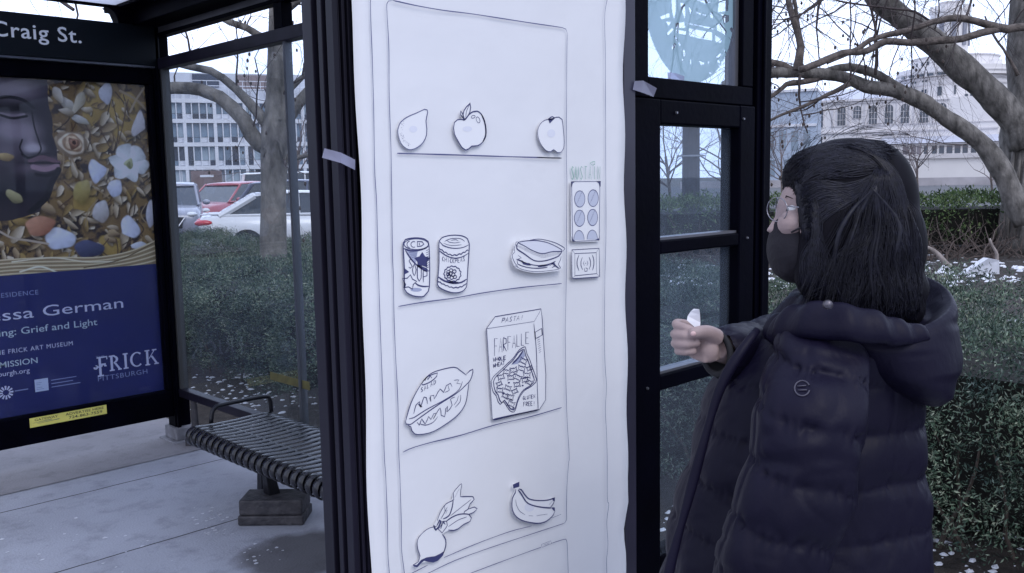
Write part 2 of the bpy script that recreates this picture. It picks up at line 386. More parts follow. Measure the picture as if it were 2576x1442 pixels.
for z0, z1, g in ((1.436, 1.733, G1), (1.083, 1.401, G1), (.589, 1.042, G0)):
    b = MB(); b.box((1.915, 1.434, z0-.004), (2.30, 1.440, z1+.004)); b.build('glass_pane', g, SH)
b = MB(); b.box((1.875, 1.434, 1.845), (2.322, 1.440, 2.6)); top_pane = b.build('glass_pane', glass('shelter_glass_top', dirt=.03, tint=(.88, .92, .96)), SH)
for x, z in ((1.985, 1.763), (2.309, 1.758), (1.86, 1.06), (2.335, 1.42)):
    b = MB(); b.tube([(x, 1.397, z), (x, 1.4015, z)], [.0032, .004], 10); b.build('bolt', STEEL, SH)
p = MB(); p.box((.99, 1.405, .12), (2.39, 1.49, .2)); p.build('bottom_rail', DP, SH, bevel=.004)
# seal sticker on the top light (pale blue film, cut-through lettering)
nu = nv = 230; r_ = .207; cx, cz = 2.098, 2.056
a = np.linspace(-1, 1, nu); A, B = np.meshgrid(a, a); rr = np.hypot(A, B); an = np.arctan2(B, A)
al = (rr < 1).astype(float)
def sc(q): p_ = onY(1610+q[0]*.16306, q[1]*.16306, 1.4325); return ((p_.x-cx)/r_, (p_.z-cz)/r_)
def cutpoly(pts, val=0.0):
    P_ = [sc(q) for q in pts]; ins = np.zeros(A.shape, bool); j = len(P_)-1
    for i in range(len(P_)):
        ins ^= ((P_[i][1] > B) != (P_[j][1] > B)) & (A < (P_[j][0]-P_[i][0])*(B-P_[i][1])/(P_[j][1]-P_[i][1]+1e-9)+P_[i][0]); j = i
    al[ins & (rr < 1)] = val
for q in ([(480, -80), (550, -80), (550, 180), (525, 285), (500, 200)], [(620, 40), (690, 60), (700, 200), (690, 290), (640, 150)], [(1230, -90), (1370, -90), (1360, 170), (1200, 190)], [(1250, 220), (1370, 240), (1370, 330), (1300, 370)],
    [(1180, 370), (1250, 360), (1340, 490), (1320, 540), (1190, 470)], [(760, 440), (1110, 500), (1110, 630), (760, 560)], [(540, 360), (680, 340), (700, 430), (560, 440)], [(555, 455), (710, 480), (710, 545), (580, 510)], [(1160, 540), (1260, 620), (1250, 660), (1160, 640)],
    [(310, 260), (450, 200), (460, 265), (330, 300)], [(395, 330), (480, 340), (440, 400)], [(410, 520), (500, 430), (520, 470), (430, 550)], [(480, 745), (535, 665), (560, 690), (512, 770)], [(1280, 750), (1340, 870), (1390, 880), (1415, 800), (1380, 730), (1365, 840)],
    [(1380, 450), (1415, 420), (1500, 570), (1470, 580)], [(1170, 885), (1240, 822), (1262, 850), (1195, 905)], [(1190, 940), (1220, 930), (1240, 985), (1205, 965)], [(1250, 945), (1305, 965), (1300, 990), (1255, 975)], [(800, -30), (1000, 55), (1090, 40), (980, -40)],
    [(748, 108), (775, 120), (800, 190), (780, 215)], [(520, 555), (545, 560), (580, 620), (565, 632)], [(590, 655), (625, 690), (612, 715)], [(1090, 190), (1118, 185), (1125, 290), (1085, 270)], [(870, 192), (940, 208), (938, 222), (870, 206)], [(960, 215), (1015, 226), (1013, 238), (960, 228)],
    [(640, 765), (690, 780), (700, 860), (675, 880), (670, 800)], [(775, 930), (790, 930), (788, 990), (775, 985)], [(910, 945), (990, 965), (985, 995), (930, 1000), (925, 965)], [(1045, 950), (1070, 955), (1060, 985)], [(1065, 1110), (1100, 1130), (1080, 1140)], [(640, 915), (675, 910), (655, 955)], [(1210, 990), (1255, 1045), (1230, 1050)], [(740, 355), (1145, 442), (1145, 456), (740, 369)], [(1360, 560), (1440, 650), (1425, 660)], [(450, -300), (900, -330), (870, -140), (500, -180)], [(1000, -320), (1250, -260), (1180, -120), (1020, -160)]): cutpoly(q)
rg = np.zeros((nv, nu, 4)); rg[..., :3] = (.27, .42, .49); rg[..., 3] = al*.86
grid_print('seal_sticker', vcolmat('sticker_film', rough=.6, alpha=True), (cx-r_, 1.4325, cz-r_), (2*r_, 0, 0), (0, 0, 2*r_), rg, top_pane)
# far end wall: posts, ad box, sign
p = MB()
p.box((1.05, 5.505, .16), (2.4195, 5.64, .325)); p.box((1.05, 5.505, 2.208), (2.4195, 5.64, 2.30))
p.box((1.05, 5.506, .3255), (1.165, 5.64, 2.2075)); p.box((2.386, 5.506, .3255), (2.4195, 5.64, 2.2075)); p.box((1.166, 5.56, .3255), (2.3855, 5.63, 2.2075))
p.build('ad_box', DP, SH, bevel=.006)
sg = MB(); sg.box((.95, 5.47, 2.315), (2.452, 5.58, 2.545)); sgo = sg.build('sign_fascia', mat('sign_blackgreen', (.003, .006, .010), rough=.5, spec=.15), SH, bevel=.004)
WHT = mat('sign_white', (.78, .8, .82), rough=.5); 
q0 = onY(0, 95, 5.469); q1 = onY(205, 107.5, 5.469)
text_on('Craig St.', (1.538, 5.4685, 2.411), (1, 0, 0), (0, 0, 1), width=q1.x-1.538, height=.082, m=WHT, parent=sgo, spacing=1.08, bold=.028)
p = MB(); p.box((1.06, 5.478, 2.302), (2.42, 5.56, 2.3135)); p.build('trim_strip', mat('trim_steel', (.10, .11, .14), rough=.3, metal=.5), SH)
# roof
p = MB()
p.box((.90, 5.485, 2.634), (2.225, 5.53, 2.648)); p.box((.90, 1.38, 2.60), (2.52, 1.5, 2.70)); p.box((.90, 1.501, 2.60), (.98, 5.519, 2.70)); 
p.box((2.2255, 1.501, 2.632), (2.31, 5.70, 2.71)); p.box((2.3105, 1.501, 2.545), (2.53, 5.70, 2.70))
p.prism([(2.3100, 5.482, 2.5455), (2.226, 5.482, 2.5455), (2.218, 5.482, 2.575), (2.205, 5.482, 2.605), (2.185, 5.482, 2.622), (2.16, 5.482, 2.6335), (2.3100, 5.482, 2.6315)], (0, .09, 0))
for y in (2.8, 4.15): p.box((.982, y, 2.60), (2.2245, y+.05, 2.650))
p.build('roof_frame', DP, SH, bevel=.006)
m_ = mat('roof_poly', (.74, .76, .82), rough=.5); m_.node_tree.nodes['Principled BSDF'].inputs['Transmission Weight'].default_value = .0
def translucent(name, col):
    m = bpy.data.materials.new(name); m.use_nodes = True; n = m.node_tree; n.nodes.clear(); o = n.nodes.new('ShaderNodeOutputMaterial')
    d = n.nodes.new('ShaderNodeBsdfDiffuse'); t = n.nodes.new('ShaderNodeBsdfTranslucent'); x = n.nodes.new('ShaderNodeMixShader'); x.inputs[0].default_value = .75
    d.inputs[0].default_value = (*col, 1); t.inputs[0].default_value = (*col, 1)
    n.links.new(d.outputs[0], x.inputs[1]); n.links.new(t.outputs[0], x.inputs[2]); n.links.new(x.outputs[0], o.inputs[0]); return m
b = MB(); b.box((.96, 1.505, 2.652), (2.222, 5.53, 2.657)); b.build('roof_panel', translucent('roof_sheet', (.8, .82, .88)), SH)
# back wall
p = MB(); p.box((2.44, 1.51, 2.487), (2.50, 5.49, 2.508)); p.build('top_rail', DP, SH, bevel=.003)
p = MB(); p.box((2.452, 1.51, 2.508), (2.49, 5.49, 2.5445)); p.build('lit_rail_face', ALU, SH)  # inner rail face catching light, put in as a paler metal band
p = MB(); p.box((2.435, 1.505, 2.297), (2.505, 5.495, 2.36)); p.build('transom_bar', DP2, SH, bevel=.004)
p = MB(); p.box((2.44, 1.51, .285), (2.50, 5.49, .335)); p.build('bottom_rail', DP2, SH, bevel=.004)
p = MB(); p.box((2.44, 4.05, 2.361), (2.50, 4.13, 2.486)); p.build('mullion', DP, SH, bevel=.003)
p = MB(); p.box((2.452, 4.055, .3355), (2.492, 4.075, 2.2965)); p.build('glazing_bead', mat('bead_dark', (.12, .13, .15), rough=.35, metal=.5), SH)
p = MB(); p.box((2.447, 5.455, .3355), (2.497, 5.4885, 2.2965)); p.build('glazing_bead', mat('bead_brown', (.05, .05, .05), rough=.4), SH)
p = MB(); p.box((2.44, 2.75, .3355), (2.50, 2.81, 2.2965)); p.build('mullion', DP, SH, bevel=.003)
for y0, y1 in ((1.505, 2.76), (2.80, 4.06), (4.072, 5.457)):
    b = MB(); b.box((2.466, y0, .33), (2.472, y1, 2.30)); b.build('glass_pane', G2, SH)
# ghost lettering etched on the back glass is too faint to read in the picture; the yellow strip stuck low on the glass is its own thing
a0 = onX(680, 945, 2.464); a1 = onX(772, 928, 2.464)
t = thing('yellow_strip', 'faded yellow strip stuck low on the back glass above the bench', 'sticker', (2.463, (a0.y+a1.y)/2, a0.z))
b = MB(); b.box((2.4625, a0.y, a0.z-.022), (2.4645, a1.y-.02, a0.z+.022)); b.build('strip', mat('old_yellow', (.11, .10, .035), rough=.6, var=.3, scale=20), t)

# yellow sales sticker on the ad box
t = thing('sticker', 'small yellow sticker with black lettering below the framed poster', 'sticker', (1.79, 5.503, .283))
b = MB(); b.box((1.582, 5.5025, .2575), (2.007, 5.5045, .3115)); b.build('sheet', mat('sticker_yellow', (.75, .68, .16), rough=.5, var=.08, scale=14), t)
INKB = mat('black_ink', (.02, .02, .03), rough=.6)
for s, x, z, w, h in (('GATEWAY', 1.607, .291, .125, .014), ('ADVERTISE HERE', 1.775, .2905, .215, .015), ('724-863-7559', 1.79, .2685, .19, .016)):
    text_on(s, (x, 5.5018, z), (1, 0, 0), (0, 0, 1), width=w, height=h, m=INKB, parent=t, bold=.01)
b = MB()
for z, x0, x1 in ((.281, 1.60, 1.70), (.275, 1.62, 1.74)): b.quad((x0, 5.5018, z), (x1, 5.5018, z+.004), (x1, 5.5018, z+.007), (x0, 5.5018, z+.001))
b.build('swoosh', mat('swoosh_blue', (.03, .04, .12)), t)
# ================================================================== poster in the ad box
PO = thing('poster', 'large museum poster, golden flowers around a dark face above a navy text band', 'poster', (1.775, 5.557, .33))
PX0, PX1, PZ0, PZM, PZ1 = 1.168, 2.384, .328, 1.123, 2.206
YP = 5.556
pic_w, pic_h = 420, 372
can = np.zeros((pic_h, pic_w, 3)); 
GX, GY = np.meshgrid(np.arange(pic_w), np.arange(pic_h))
def fnoise(w, h, cells, seed):
    r = np.random.default_rng(seed); out = np.zeros((h, w)); amp = 1
    for o in range(4):
        c = cells*2**o; g = r.random((c+2, c+2)); x = np.linspace(0, c, w); y = np.linspace(0, c, h)
        xi = x.astype(int); yi = y.astype(int); fx = x-xi; fy = y-yi; fx = fx*fx*(3-2*fx); fy = fy*fy*(3-2*fy)
        a = g[yi][:, xi]*(1-fx)+g[yi][:, xi+1]*fx; b = g[yi+1][:, xi]*(1-fx)+g[yi+1][:, xi+1]*fx
        out += amp*(a*(1-fy[:, None])+b*fy[:, None]); amp *= .5
    return out/1.875
def lin(c): return tuple((x/255)**2.2 for x in c)
def zc(zx, zy):                                       # reference point on the poster -> canvas cell
    p_ = onY(zx*.502, zy*.502, YP); return (p_.x-PX0)/(PX1-PX0)*pic_w, (PZ1-p_.z)/(PZ1-PZM)*pic_h
S1 = (zc(500, 700)[0]-zc(400, 700)[0])/100
def blend(mask, col, al=1.0):
    k = (mask*al)[..., None]; can[:] = can*(1-k)+np.array(col)*k
def ell_(zx, zy, rx, ry, ang, c0, c1, edge=.0):
    cx_, cy_ = zc(zx, zy); X = GX-cx_; Y = GY-cy_; a_ = rad(ang); u = X*math.cos(a_)+Y*math.sin(a_); v = -X*math.sin(a_)+Y*math.cos(a_)
    u /= rx*S1; v /= ry*S1; pt_ = .5*((int(zx*7+zy*3) % 3)-1)*(ry < 46 or zx > 420); v = v/np.clip(1-pt_*u, .25, 2); th_ = np.arctan2(v, u); d = (u*u+v*v)*(1+.13*np.sin(3*th_+zx)+.08*np.sin(5*th_+zy)); mk = np.clip((1-d)*4, 0, 1); sh = np.clip(.5-.35*u-.5*v, 0, 1)[..., None]
    col = np.array(lin(c0))*(1-sh)+np.array(lin(c1))*sh
    col = col*(1-.22*np.clip(.5+.5*np.sin(th_*7+zx), 0, 1)[..., None]*np.clip(d, 0, 1)[..., None])
    k = mk[..., None]; can[:] = can*(1-k)+col*k
def sh_(zx, zy, rx, ry, ang, al):                     # printed soft dark patch of the artwork
    cx_, cy_ = zc(zx, zy); X = GX-cx_; Y = GY-cy_; a_ = rad(ang); u = (X*math.cos(a_)+Y*math.sin(a_))/(rx*S1); v = (-X*math.sin(a_)+Y*math.cos(a_))/(ry*S1)
    blend(np.clip(1.2-(u*u+v*v), 0, 1), lin((32, 26, 26)), al)
def line_(pts, w, c0):
    P_ = smooth_line([(*zc(*q), 0) for q in pts], 2.0)
    d = np.full(GX.shape, 1e9)
    for q in P_: d = np.minimum(d, np.hypot(GX-q[0], GY-q[1]))
    blend(np.clip(w*S1+.6-d, 0, 1), lin(c0))
n1 = fnoise(pic_w, pic_h, 7, 3)[..., None]; n2 = fnoise(pic_w, pic_h, 22, 5)[..., None]
can[:] = np.array(lin((92, 70, 48)))*(1-n1)+np.array(lin((150, 120, 58)))*n1
k = np.clip((n2-.5)*6, 0, 1); can[:] = can*(1-k)+np.array(lin((52, 40, 36)))*k
for (x, y, rx, ry, an_) in ((470, 520, 60, 130, 10), (620, 600, 80, 120, -15), (420, 1000, 60, 90, 20), (560, 1230, 70, 60, 0), (650, 520, 60, 60, 0)): ell_(x, y, rx, ry, an_, (150, 122, 50), (176, 146, 66))
r2 = random.Random(5)
GOLD = [((110, 90, 62), (206, 188, 150)), ((86, 66, 46), (186, 160, 112)), ((128, 108, 72), (222, 208, 176)), ((96, 74, 40), (170, 140, 70))]
for i in range(520):
    x = r2.uniform(-330, 790); y = r2.uniform(390, 1330)
    if x < 240+40*math.sin(y/90) and y < 900+.25*abs(x) and x > -300: continue
    a_ = r2.uniform(0, 180); s = r2.uniform(12, 30) if i < 300 else r2.uniform(22, 46); g_ = r2.choice(GOLD)
    sh_(x+5, y+8, s*1.15, s*.65, a_, .7); ell_(x, y, s*1.15, s*r2.uniform(.28, .6), a_, *g_)
for i in range(26):
    x = r2.uniform(250, 760); y = r2.uniform(420, 1250); line_([(x, y), (x+r2.uniform(-50, 50), y+60), (x+r2.uniform(-80, 80), y+130)], 3.2, r2.choice([(84, 62, 42), (150, 128, 90), (60, 44, 34)]))
# the dark face
facep = [(-500, 360), (236, 400), (240, 520), (262, 600), (262, 680), (284, 745), (288, 800), (300, 838), (262, 880), (244, 925), (240, 960), (196, 1060), (120, 1085), (40, 1105), (-500, 1110)]
fp = np.array([zc(*q) for q in facep]); inside = np.zeros(GX.shape, bool); j = len(fp)-1
for i in range(len(fp)):
    c_ = ((fp[i, 1] > GY) != (fp[j, 1] > GY)) & (GX < (fp[j, 0]-fp[i, 0])*(GY-fp[i, 1])/(fp[j, 1]-fp[i, 1]+1e-9)+fp[i, 0]); inside ^= c_; j = i
blend(inside.astype(float), lin((48, 41, 48)))
def glow_(zx, zy, rx, ry, c, al):
    cx_, cy_ = zc(zx, zy); d = ((GX-cx_)/(rx*S1))**2+((GY-cy_)/(ry*S1))**2; blend(np.exp(-d)*inside, lin(c), al)
glow_(70, 650, 95, 55, (150, 138, 146), .9); glow_(60, 440, 130, 45, (132, 120, 128), .85); glow_(150, 690, 26, 60, (140, 128, 136), .8); glow_(165, 742, 40, 24, (196, 186, 194), .95); glow_(30, 760, 60, 50, (118, 106, 114), .7); glow_(120, 850, 60, 30, (96, 84, 92), .7)
glow_(70, 545, 90, 26, (24, 20, 28), 1); glow_(60, 582, 62, 16, (120, 108, 116), .9); glow_(215, 796, 66, 13, (104, 82, 90), 1); glow_(225, 836, 60, 15, (136, 112, 120), .95); glow_(220, 815, 80, 6, (18, 14, 20), 1); glow_(178, 772, 26, 9, (16, 13, 18), 1); glow_(190, 770, 50, 12, (36, 32, 42), .8)
glow_(220, 480, 50, 120, (40, 36, 48), .8); glow_(250, 690, 20, 60, (40, 36, 46), .7); glow_(60, 960, 200, 60, (30, 28, 38), .9); glow_(170, 960, 60, 70, (38, 34, 46), .8)
glow_(75, 655, 80, 42, (140, 128, 136), .9); glow_(165, 745, 30, 18, (170, 160, 168), 1); glow_(70, 450, 120, 40, (122, 112, 120), .8)
line_([(-60, 505), (30, 486), (110, 500), (168, 540)], 8, (24, 20, 26)); line_([(-20, 548), (50, 534), (128, 560)], 3.5, (30, 25, 32)); line_([(-10, 572), (60, 592), (132, 582)], 6, (16, 13, 18)); line_([(0, 566), (60, 578), (120, 572)], 4, (128, 114, 122))
line_([(158, 560), (172, 640), (196, 715), (204, 748), (188, 776)], 4, (28, 23, 30)); line_([(110, 772), (138, 790), (178, 784)], 6, (12, 10, 14)); line_([(110, 700), (98, 740), (112, 768)], 4, (34, 28, 36))
line_([(150, 808), (205, 788), (240, 796), (292, 814)], 10, (104, 76, 86)); line_([(165, 836), (225, 848), (284, 830)], 12, (150, 120, 130)); line_([(145, 816), (215, 816), (296, 818)], 3.5, (12, 9, 13)); line_([(180, 872), (230, 880), (262, 868)], 8, (26, 22, 28)); line_([(292, 850), (256, 920), (230, 990), (150, 1060)], 14, (30, 25, 32))
for (x, y, rx, ry, an_, c0, c1) in (
    (525, 465, 36, 56, 12, (176, 178, 186), (214, 216, 220)), (695, 625, 34, 66, 20, (184, 180, 180), (214, 212, 210)), (488, 855, 48, 54, -10, (176, 184, 204), (216, 222, 234)),
    (570, 940, 40, 48, 20, (176, 184, 200), (220, 222, 230)), (505, 1060, 44, 60, 10, (150, 142, 132), (206, 204, 200)), (645, 1140, 48, 64, -25, (186, 192, 208), (222, 226, 234)),
    (760, 1065, 36, 76, 12, (176, 176, 184), (214, 214, 218)), (300, 1195, 78, 56, 8, (180, 188, 204), (222, 226, 232)), (200, 1130, 72, 52, -10, (150, 92, 62), (202, 146, 108)),
    (445, 1245, 80, 46, 8, (48, 50, 74), (84, 88, 118)), (410, 960, 44, 66, 18, (132, 112, 48), (182, 166, 92)), (690, 1230, 44, 22, 0, (172, 176, 182), (214, 218, 222)),
    (330, 520, 50, 26, 40, (142, 134, 110), (210, 206, 192)), (390, 520, 70, 22, -60, (150, 140, 112), (206, 198, 170)), (290, 480, 44, 24, 70, (136, 122, 92), (214, 208, 192)), (400, 600, 46, 20, 20, (150, 144, 122), (212, 210, 200)),
    (330, 560, 40, 18, 15, (120, 104, 76), (200, 190, 166)), (18, 785, 44, 20, 8, (120, 96, 52), (190, 166, 104)), (70, 985, 46, 26, 40, (110, 104, 66), (184, 176, 120))): sh_(x+8, y+10, rx*1.1, ry*1.1, an_, .55); ell_(x, y, rx, ry, an_, c0, c1)
for k_, (rr_, c0) in enumerate(((82, (120, 98, 70)), (66, (206, 190, 158)), (54, (142, 110, 76)), (42, (196, 170, 130)), (32, (112, 76, 52)), (22, (150, 104, 76)), (12, (58, 36, 30)))): ell_(358+k_*2, 720-k_, rr_, rr_*.86, 12*k_, c0, tuple(min(255, c+26) for c in c0))
sh_(645, 835, 100, 95, 0, .6)
for k_ in range(6):
    a_ = rad(60*k_+12); ell_(642+56*math.cos(a_), 818+54*math.sin(a_), 50, 42, 60*k_+12, (186, 192, 190), (232, 236, 232))
ell_(642, 820, 26, 26, 0, (130, 134, 84), (196, 200, 150)); ell_(642, 824, 12, 16, 0, (92, 96, 52), (140, 144, 90))
line_([(560, 500), (590, 640), (580, 740)], 3, (70, 52, 38)); line_([(640, 500), (610, 640), (590, 720)], 3, (92, 70, 46)); line_([(0, 1160), (60, 1190), (150, 1205), (240, 1220)], 5, (176, 160, 136)); line_([(600, 455), (680, 500), (740, 560)], 6, (160, 140, 104)); line_([(720, 440), (680, 500), (650, 560)], 5, (170, 150, 116))
# gilded bowl rim along the bottom
for k_ in range(16):
    c_ = (140, 122, 86) if k_ % 3 else (206, 192, 150)
    line_([(-300, 1330+k_*7), (60, 1300+k_*6), (300, 1290+k_*6.5), (480, 1290+k_*5.5), (640, 1262+k_*6), (770, 1208+k_*8), (850, 1160+k_*9)], 4.6, c_)
line_([(60, 1310), (260, 1290), (430, 1310), (580, 1308)], 3, (224, 212, 178)); line_([(100, 1360), (200, 1335), (290, 1365)], 4, (226, 216, 186)); line_([(420, 1340), (600, 1300), (760, 1220)], 3, (96, 78, 50))
gy = can.mean(2, keepdims=True); can[:] = (can*.88+gy*.12*np.array([.97, .97, 1.1]))*1.25*(.93+.14*n2); can[:] = np.clip(can, 0, .85)
rg = np.ones((pic_h, pic_w, 4)); rg[..., :3] = can[::-1]
PRN = vcolmat('poster_print', rough=.45, spec=.3)
grid_print('picture', PRN, (PX0, YP, PZM), (PX1-PX0, 0, 0), (0, 0, PZ1-PZM), rg, PO)
b = MB(); b.box((PX0, YP, PZ0), (PX1, YP+.002, PZM-.0005)); b.build('text_panel', mat('poster_navy', (.006, .011, .115), rough=.45, var=.12, scale=3), PO)
TW = mat('print_white', (.62, .64, .8), rough=.5); TG = mat('print_mint', (.50, .60, .66), rough=.5); TD = mat('print_dim', (.26, .30, .5), rough=.5)
yt = YP-.0012
def pt(x, y): p_ = onY(x, y, yt); return p_
def ptext(s, x0, y0, x1, capx, m, **k):               # baseline from (x0,y0) to x1, cap height in reference pixels
    a_ = pt(x0, y0); e_ = pt(x1, y0); h_ = pt(x0, y0-capx).z-a_.z
    text_on(s, a_, (1, 0, 0), (0, 0, 1), width=e_.x-a_.x, height=h_, m=m, parent=PO, **k)
def ptextx(s, X0, zb, X1, h, m, **k): text_on(s, (X0, yt, zb), (1, 0, 0), (0, 0, 1), width=X1-X0, height=h, m=m, parent=PO, **k)
def zz(x, y): return pt(x, y).z
xr = pt(310, 768).x; ptextx('vanessa German', 1.235, zz(200, 786), xr, .064, TW)
xr = pt(245, 815).x; ptextx('Reckoning: Grief and Light', 1.262, zz(150, 829), xr, .040, TG, bold=.01)
xr = pt(97, 741).x; ptextx('ARTIST IN RESIDENCE', 1.26, zz(50, 745), xr, .027, TD, spacing=1.1)
xr = pt(183, 867).x; ptextx('NOW AT THE FRICK ART MUSEUM', 1.262, zz(90, 881), xr, .026, TW, spacing=1.15)
xr = pt(95, 915).x; ptextx('FREE ADMISSION', 1.262, zz(45, 920), xr, .034, TG, bold=.012)
xr = pt(75, 937).x; ptextx('thefrickpittsburgh.org', 1.255, zz(40, 942), xr, .028, TW)
xl, xr = pt(245, 955).x, pt(371, 938).x; ptextx('PITTSBURGH', xl, zz(300, 951), xr, .030, TD, spacing=1.1)
ptextx('THE', xl, zz(256, 900), xl+.05, .013, TD)
# FRICK in roman capitals: thick stems, thin strokes, serifs
zb = zz(300, 929); H = .088; lm = MB()
def stem(x0, x1, za=0, zt=1, w0=None): lm.quad((x0, yt, zb+za*H), (x1, yt, zb+za*H), (x1, yt, zb+zt*H), (x0, yt, zb+zt*H))
def bar(x0, x1, z, t_=.008): lm.quad((x0, yt-.0001, zb+z*H-t_/2), (x1, yt-.0001, zb+z*H-t_/2), (x1, yt-.0001, zb+z*H+t_/2), (x0, yt-.0001, zb+z*H+t_/2))
def arc(cx_, cz_, rx, rz, a0, a1, w0=.006, w1=.014):
    n_ = 16; pa = []; pb = []
    for i in range(n_+1):
        a_ = rad(a0+(a1-a0)*i/n_); w = w0+(w1-w0)*abs(math.cos(a_)); c_ = Vector((math.cos(a_), 0, math.sin(a_)))
        o_ = Vector((cx_, yt-.0002, zb+cz_*H)); pa.append(o_+Vector((c_.x*rx, 0, c_.z*rz))); pb.append(o_+Vector((c_.x*(rx-w), 0, c_.z*(rz-w))))
    for i in range(n_): lm.quad(pa[i], pa[i+1], pb[i+1], pb[i])
def diag(x0, z0, x1, z1, w): lm.quad((x0, yt-.0003, zb+z0*H), (x0+w, yt-.0003, zb+z0*H), (x1+w, yt-.0003, zb+z1*H), (x1, yt-.0003, zb+z1*H))
u = (xr-xl)/5.0; x = xl
stem(x+.014, x+.028, -.25, 1); bar(x+.004, x+.04, -.25); bar(x+.004, x+.066, 1); bar(x+.028, x+.055, .52); bar(x+.06, x+.066, .93, .02)
diag(x-.008, .5, x+.016, .28, .01); arc(x+.04, .34, .02, .016, 0, 180); arc(x-.004, .38, .014, .014, 180, 360)
x = xl+.075; stem(x+.008, x+.022, 0, 1); bar(x, x+.03, 0); bar(x, x+.035, .98); arc(x+.026, .73, .028, .023, -90, 90); diag(x+.028, .47, x+.055, 0, .014); bar(x+.05, x+.072, 0)
x = xl+.158; stem(x+.008, x+.022, 0, 1); bar(x, x+.03, 0); bar(x, x+.03, 1)
x = xl+.2; arc(x+.042, .5, .042, .046, 50, 310)
x = xl+.292; stem(x+.008, x+.022, 0, 1); bar(x, x+.03, 0); bar(x, x+.03, 1); diag(x+.022, .42, x+.058, 1, .006); bar(x+.046, x+.074, 1); diag(x+.034, .6, x+.066, 0, .014); bar(x+.056, x+.084, 0)
lm.build('lettering', TW, PO)
# sponsors: starburst and pale square with small print
b = MB(); c_ = pt(15, 988)
for k_ in range(12):
    a_ = rad(30*k_); d_ = Vector((math.cos(a_), 0, math.sin(a_))); n_ = Vector((-d_.z, 0, d_.x))
    b.quad(c_+d_*.016+n_*.003, c_+d_*.038+n_*.005, c_+d_*.038-n_*.005, c_+d_*.016-n_*.003)
b.build('starburst_logo', TW, PO)
a_ = pt(89, 987); b = MB(); b.quad((a_.x, yt, a_.z), (a_.x+.072, yt, a_.z), (a_.x+.072, yt, a_.z+.072), (a_.x, yt, a_.z+.072)); b.build('square_logo', mat('logo_pale', (.5, .58, .75), rough=.5), PO)
b = MB()
for k_, (w, zq) in enumerate(((.03, .05), (.022, .04), (.03, .022), (.04, .012))): b.quad((a_.x+.008, yt-.0005, a_.z+zq), (a_.x+.008+w, yt-.0005, a_.z+zq), (a_.x+.008+w, yt-.0005, a_.z+zq+.003), (a_.x+.008, yt-.0005, a_.z+zq+.003))
for k_, w in enumerate((.14, .12, .16)): b.quad((a_.x+.088, yt-.0005, a_.z+.052-k_*.02), (a_.x+.088+w, yt-.0005, a_.z+.052-k_*.02), (a_.x+.088+w, yt-.0005, a_.z+.057-k_*.02), (a_.x+.088, yt-.0005, a_.z+.057-k_*.02))
b.quad((c_.x+.045, yt, c_.z-.002), (c_.x+.115, yt, c_.z-.002), (c_.x+.115, yt, c_.z+.004), (c_.x+.045, yt, c_.z+.004))
b.build('small_print', TD, PO)
b = MB(); b.box((1.166, 5.545, .326), (2.3855, 5.549, 2.207)); b.build('glass_cover', glass('poster_glass', dirt=.02, tint=(.95, .96, .98), gloss=.8), PO)
# ================================================================== the big hand-drawn paper and what is stuck on it
YPAP = 1.383
PAPER = mat('white_paper', (.80, .80, .815), rough=.75, spec=.25, var=.02, scale=3, bump=.30, bscale=4.5)
CUT = mat('white_card', (.85, .85, .865), rough=.65, spec=.3)
INK = mat('navy_marker', (.045, .05, .155), rough=.6)
INK2 = mat('thin_pen', (.085, .095, .22), rough=.6)
TONE = mat('grey_wash', (.40, .43, .58), rough=.7); TONE3 = mat('button_wash', (.56, .59, .70), rough=.7); TONE2 = mat('pale_wash', (.76, .77, .84), rough=.7)
GREEN = mat('green_pen', (.24, .46, .36), rough=.7)
ZS = {1: (868.3, 0, .30111), 2: (868.3, 397.98, .27387), 3: (868.3, 741.7, .28855), 4: (868.3, 1121.6, .27387)}
def wp(k, q, y=YPAP):
    x0, y0, s = ZS[k]; p_ = onY(x0+q[0]*s, y0+q[1]*s, YPAP); return Vector((p_.x, y, p_.z))
PP = thing('paper_sheet', 'tall white paper hand drawn as a vending machine, taped over the shelter end wall', 'paper sheet', (1.37, YPAP, .3))
# sheet: slightly wavy right edge, a few soft buckles
rows = 70; colsn = 26; V = []; 
zt, zb_ = 2.58, .30
for i in range(rows+1):
    z = zt+(zb_-zt)*i/rows
    xl = .977+.004*math.sin(z*5)+.002*math.sin(z*17); xr = 1.7535+.005*math.sin(z*6.1+1)+.004*math.sin(z*23)+.010*math.exp(-((z-.79)/.035)**2)-.006*math.exp(-((z-.71)/.03)**2)
    for j in range(colsn+1):
        u = j/colsn; x = xl+(xr-xl)*u
        dy = .0022*math.sin(x*9+z*2.3)*math.sin(z*3.1+.7)+.0012*math.sin(x*21+z*5)
        edge = max(0, abs(u-.5)*2-.9)*10
        V.append((x, YPAP+.0045+dy*.55-.004*edge*(u > .5)*(.5+.5*math.sin(z*9)), z))
idx = np.arange((rows+1)*(colsn+1)).reshape(rows+1, colsn+1)
F = np.stack([idx[:-1, :-1], idx[1:, :-1], idx[1:, 1:], idx[:-1, 1:]], -1).reshape(-1, 4)
so = np_mesh('sheet', V, F, PAPER, PP, smooth=True); md = so.modifiers.new('thick', 'SOLIDIFY'); md.thickness = .0004; md.offset = 1

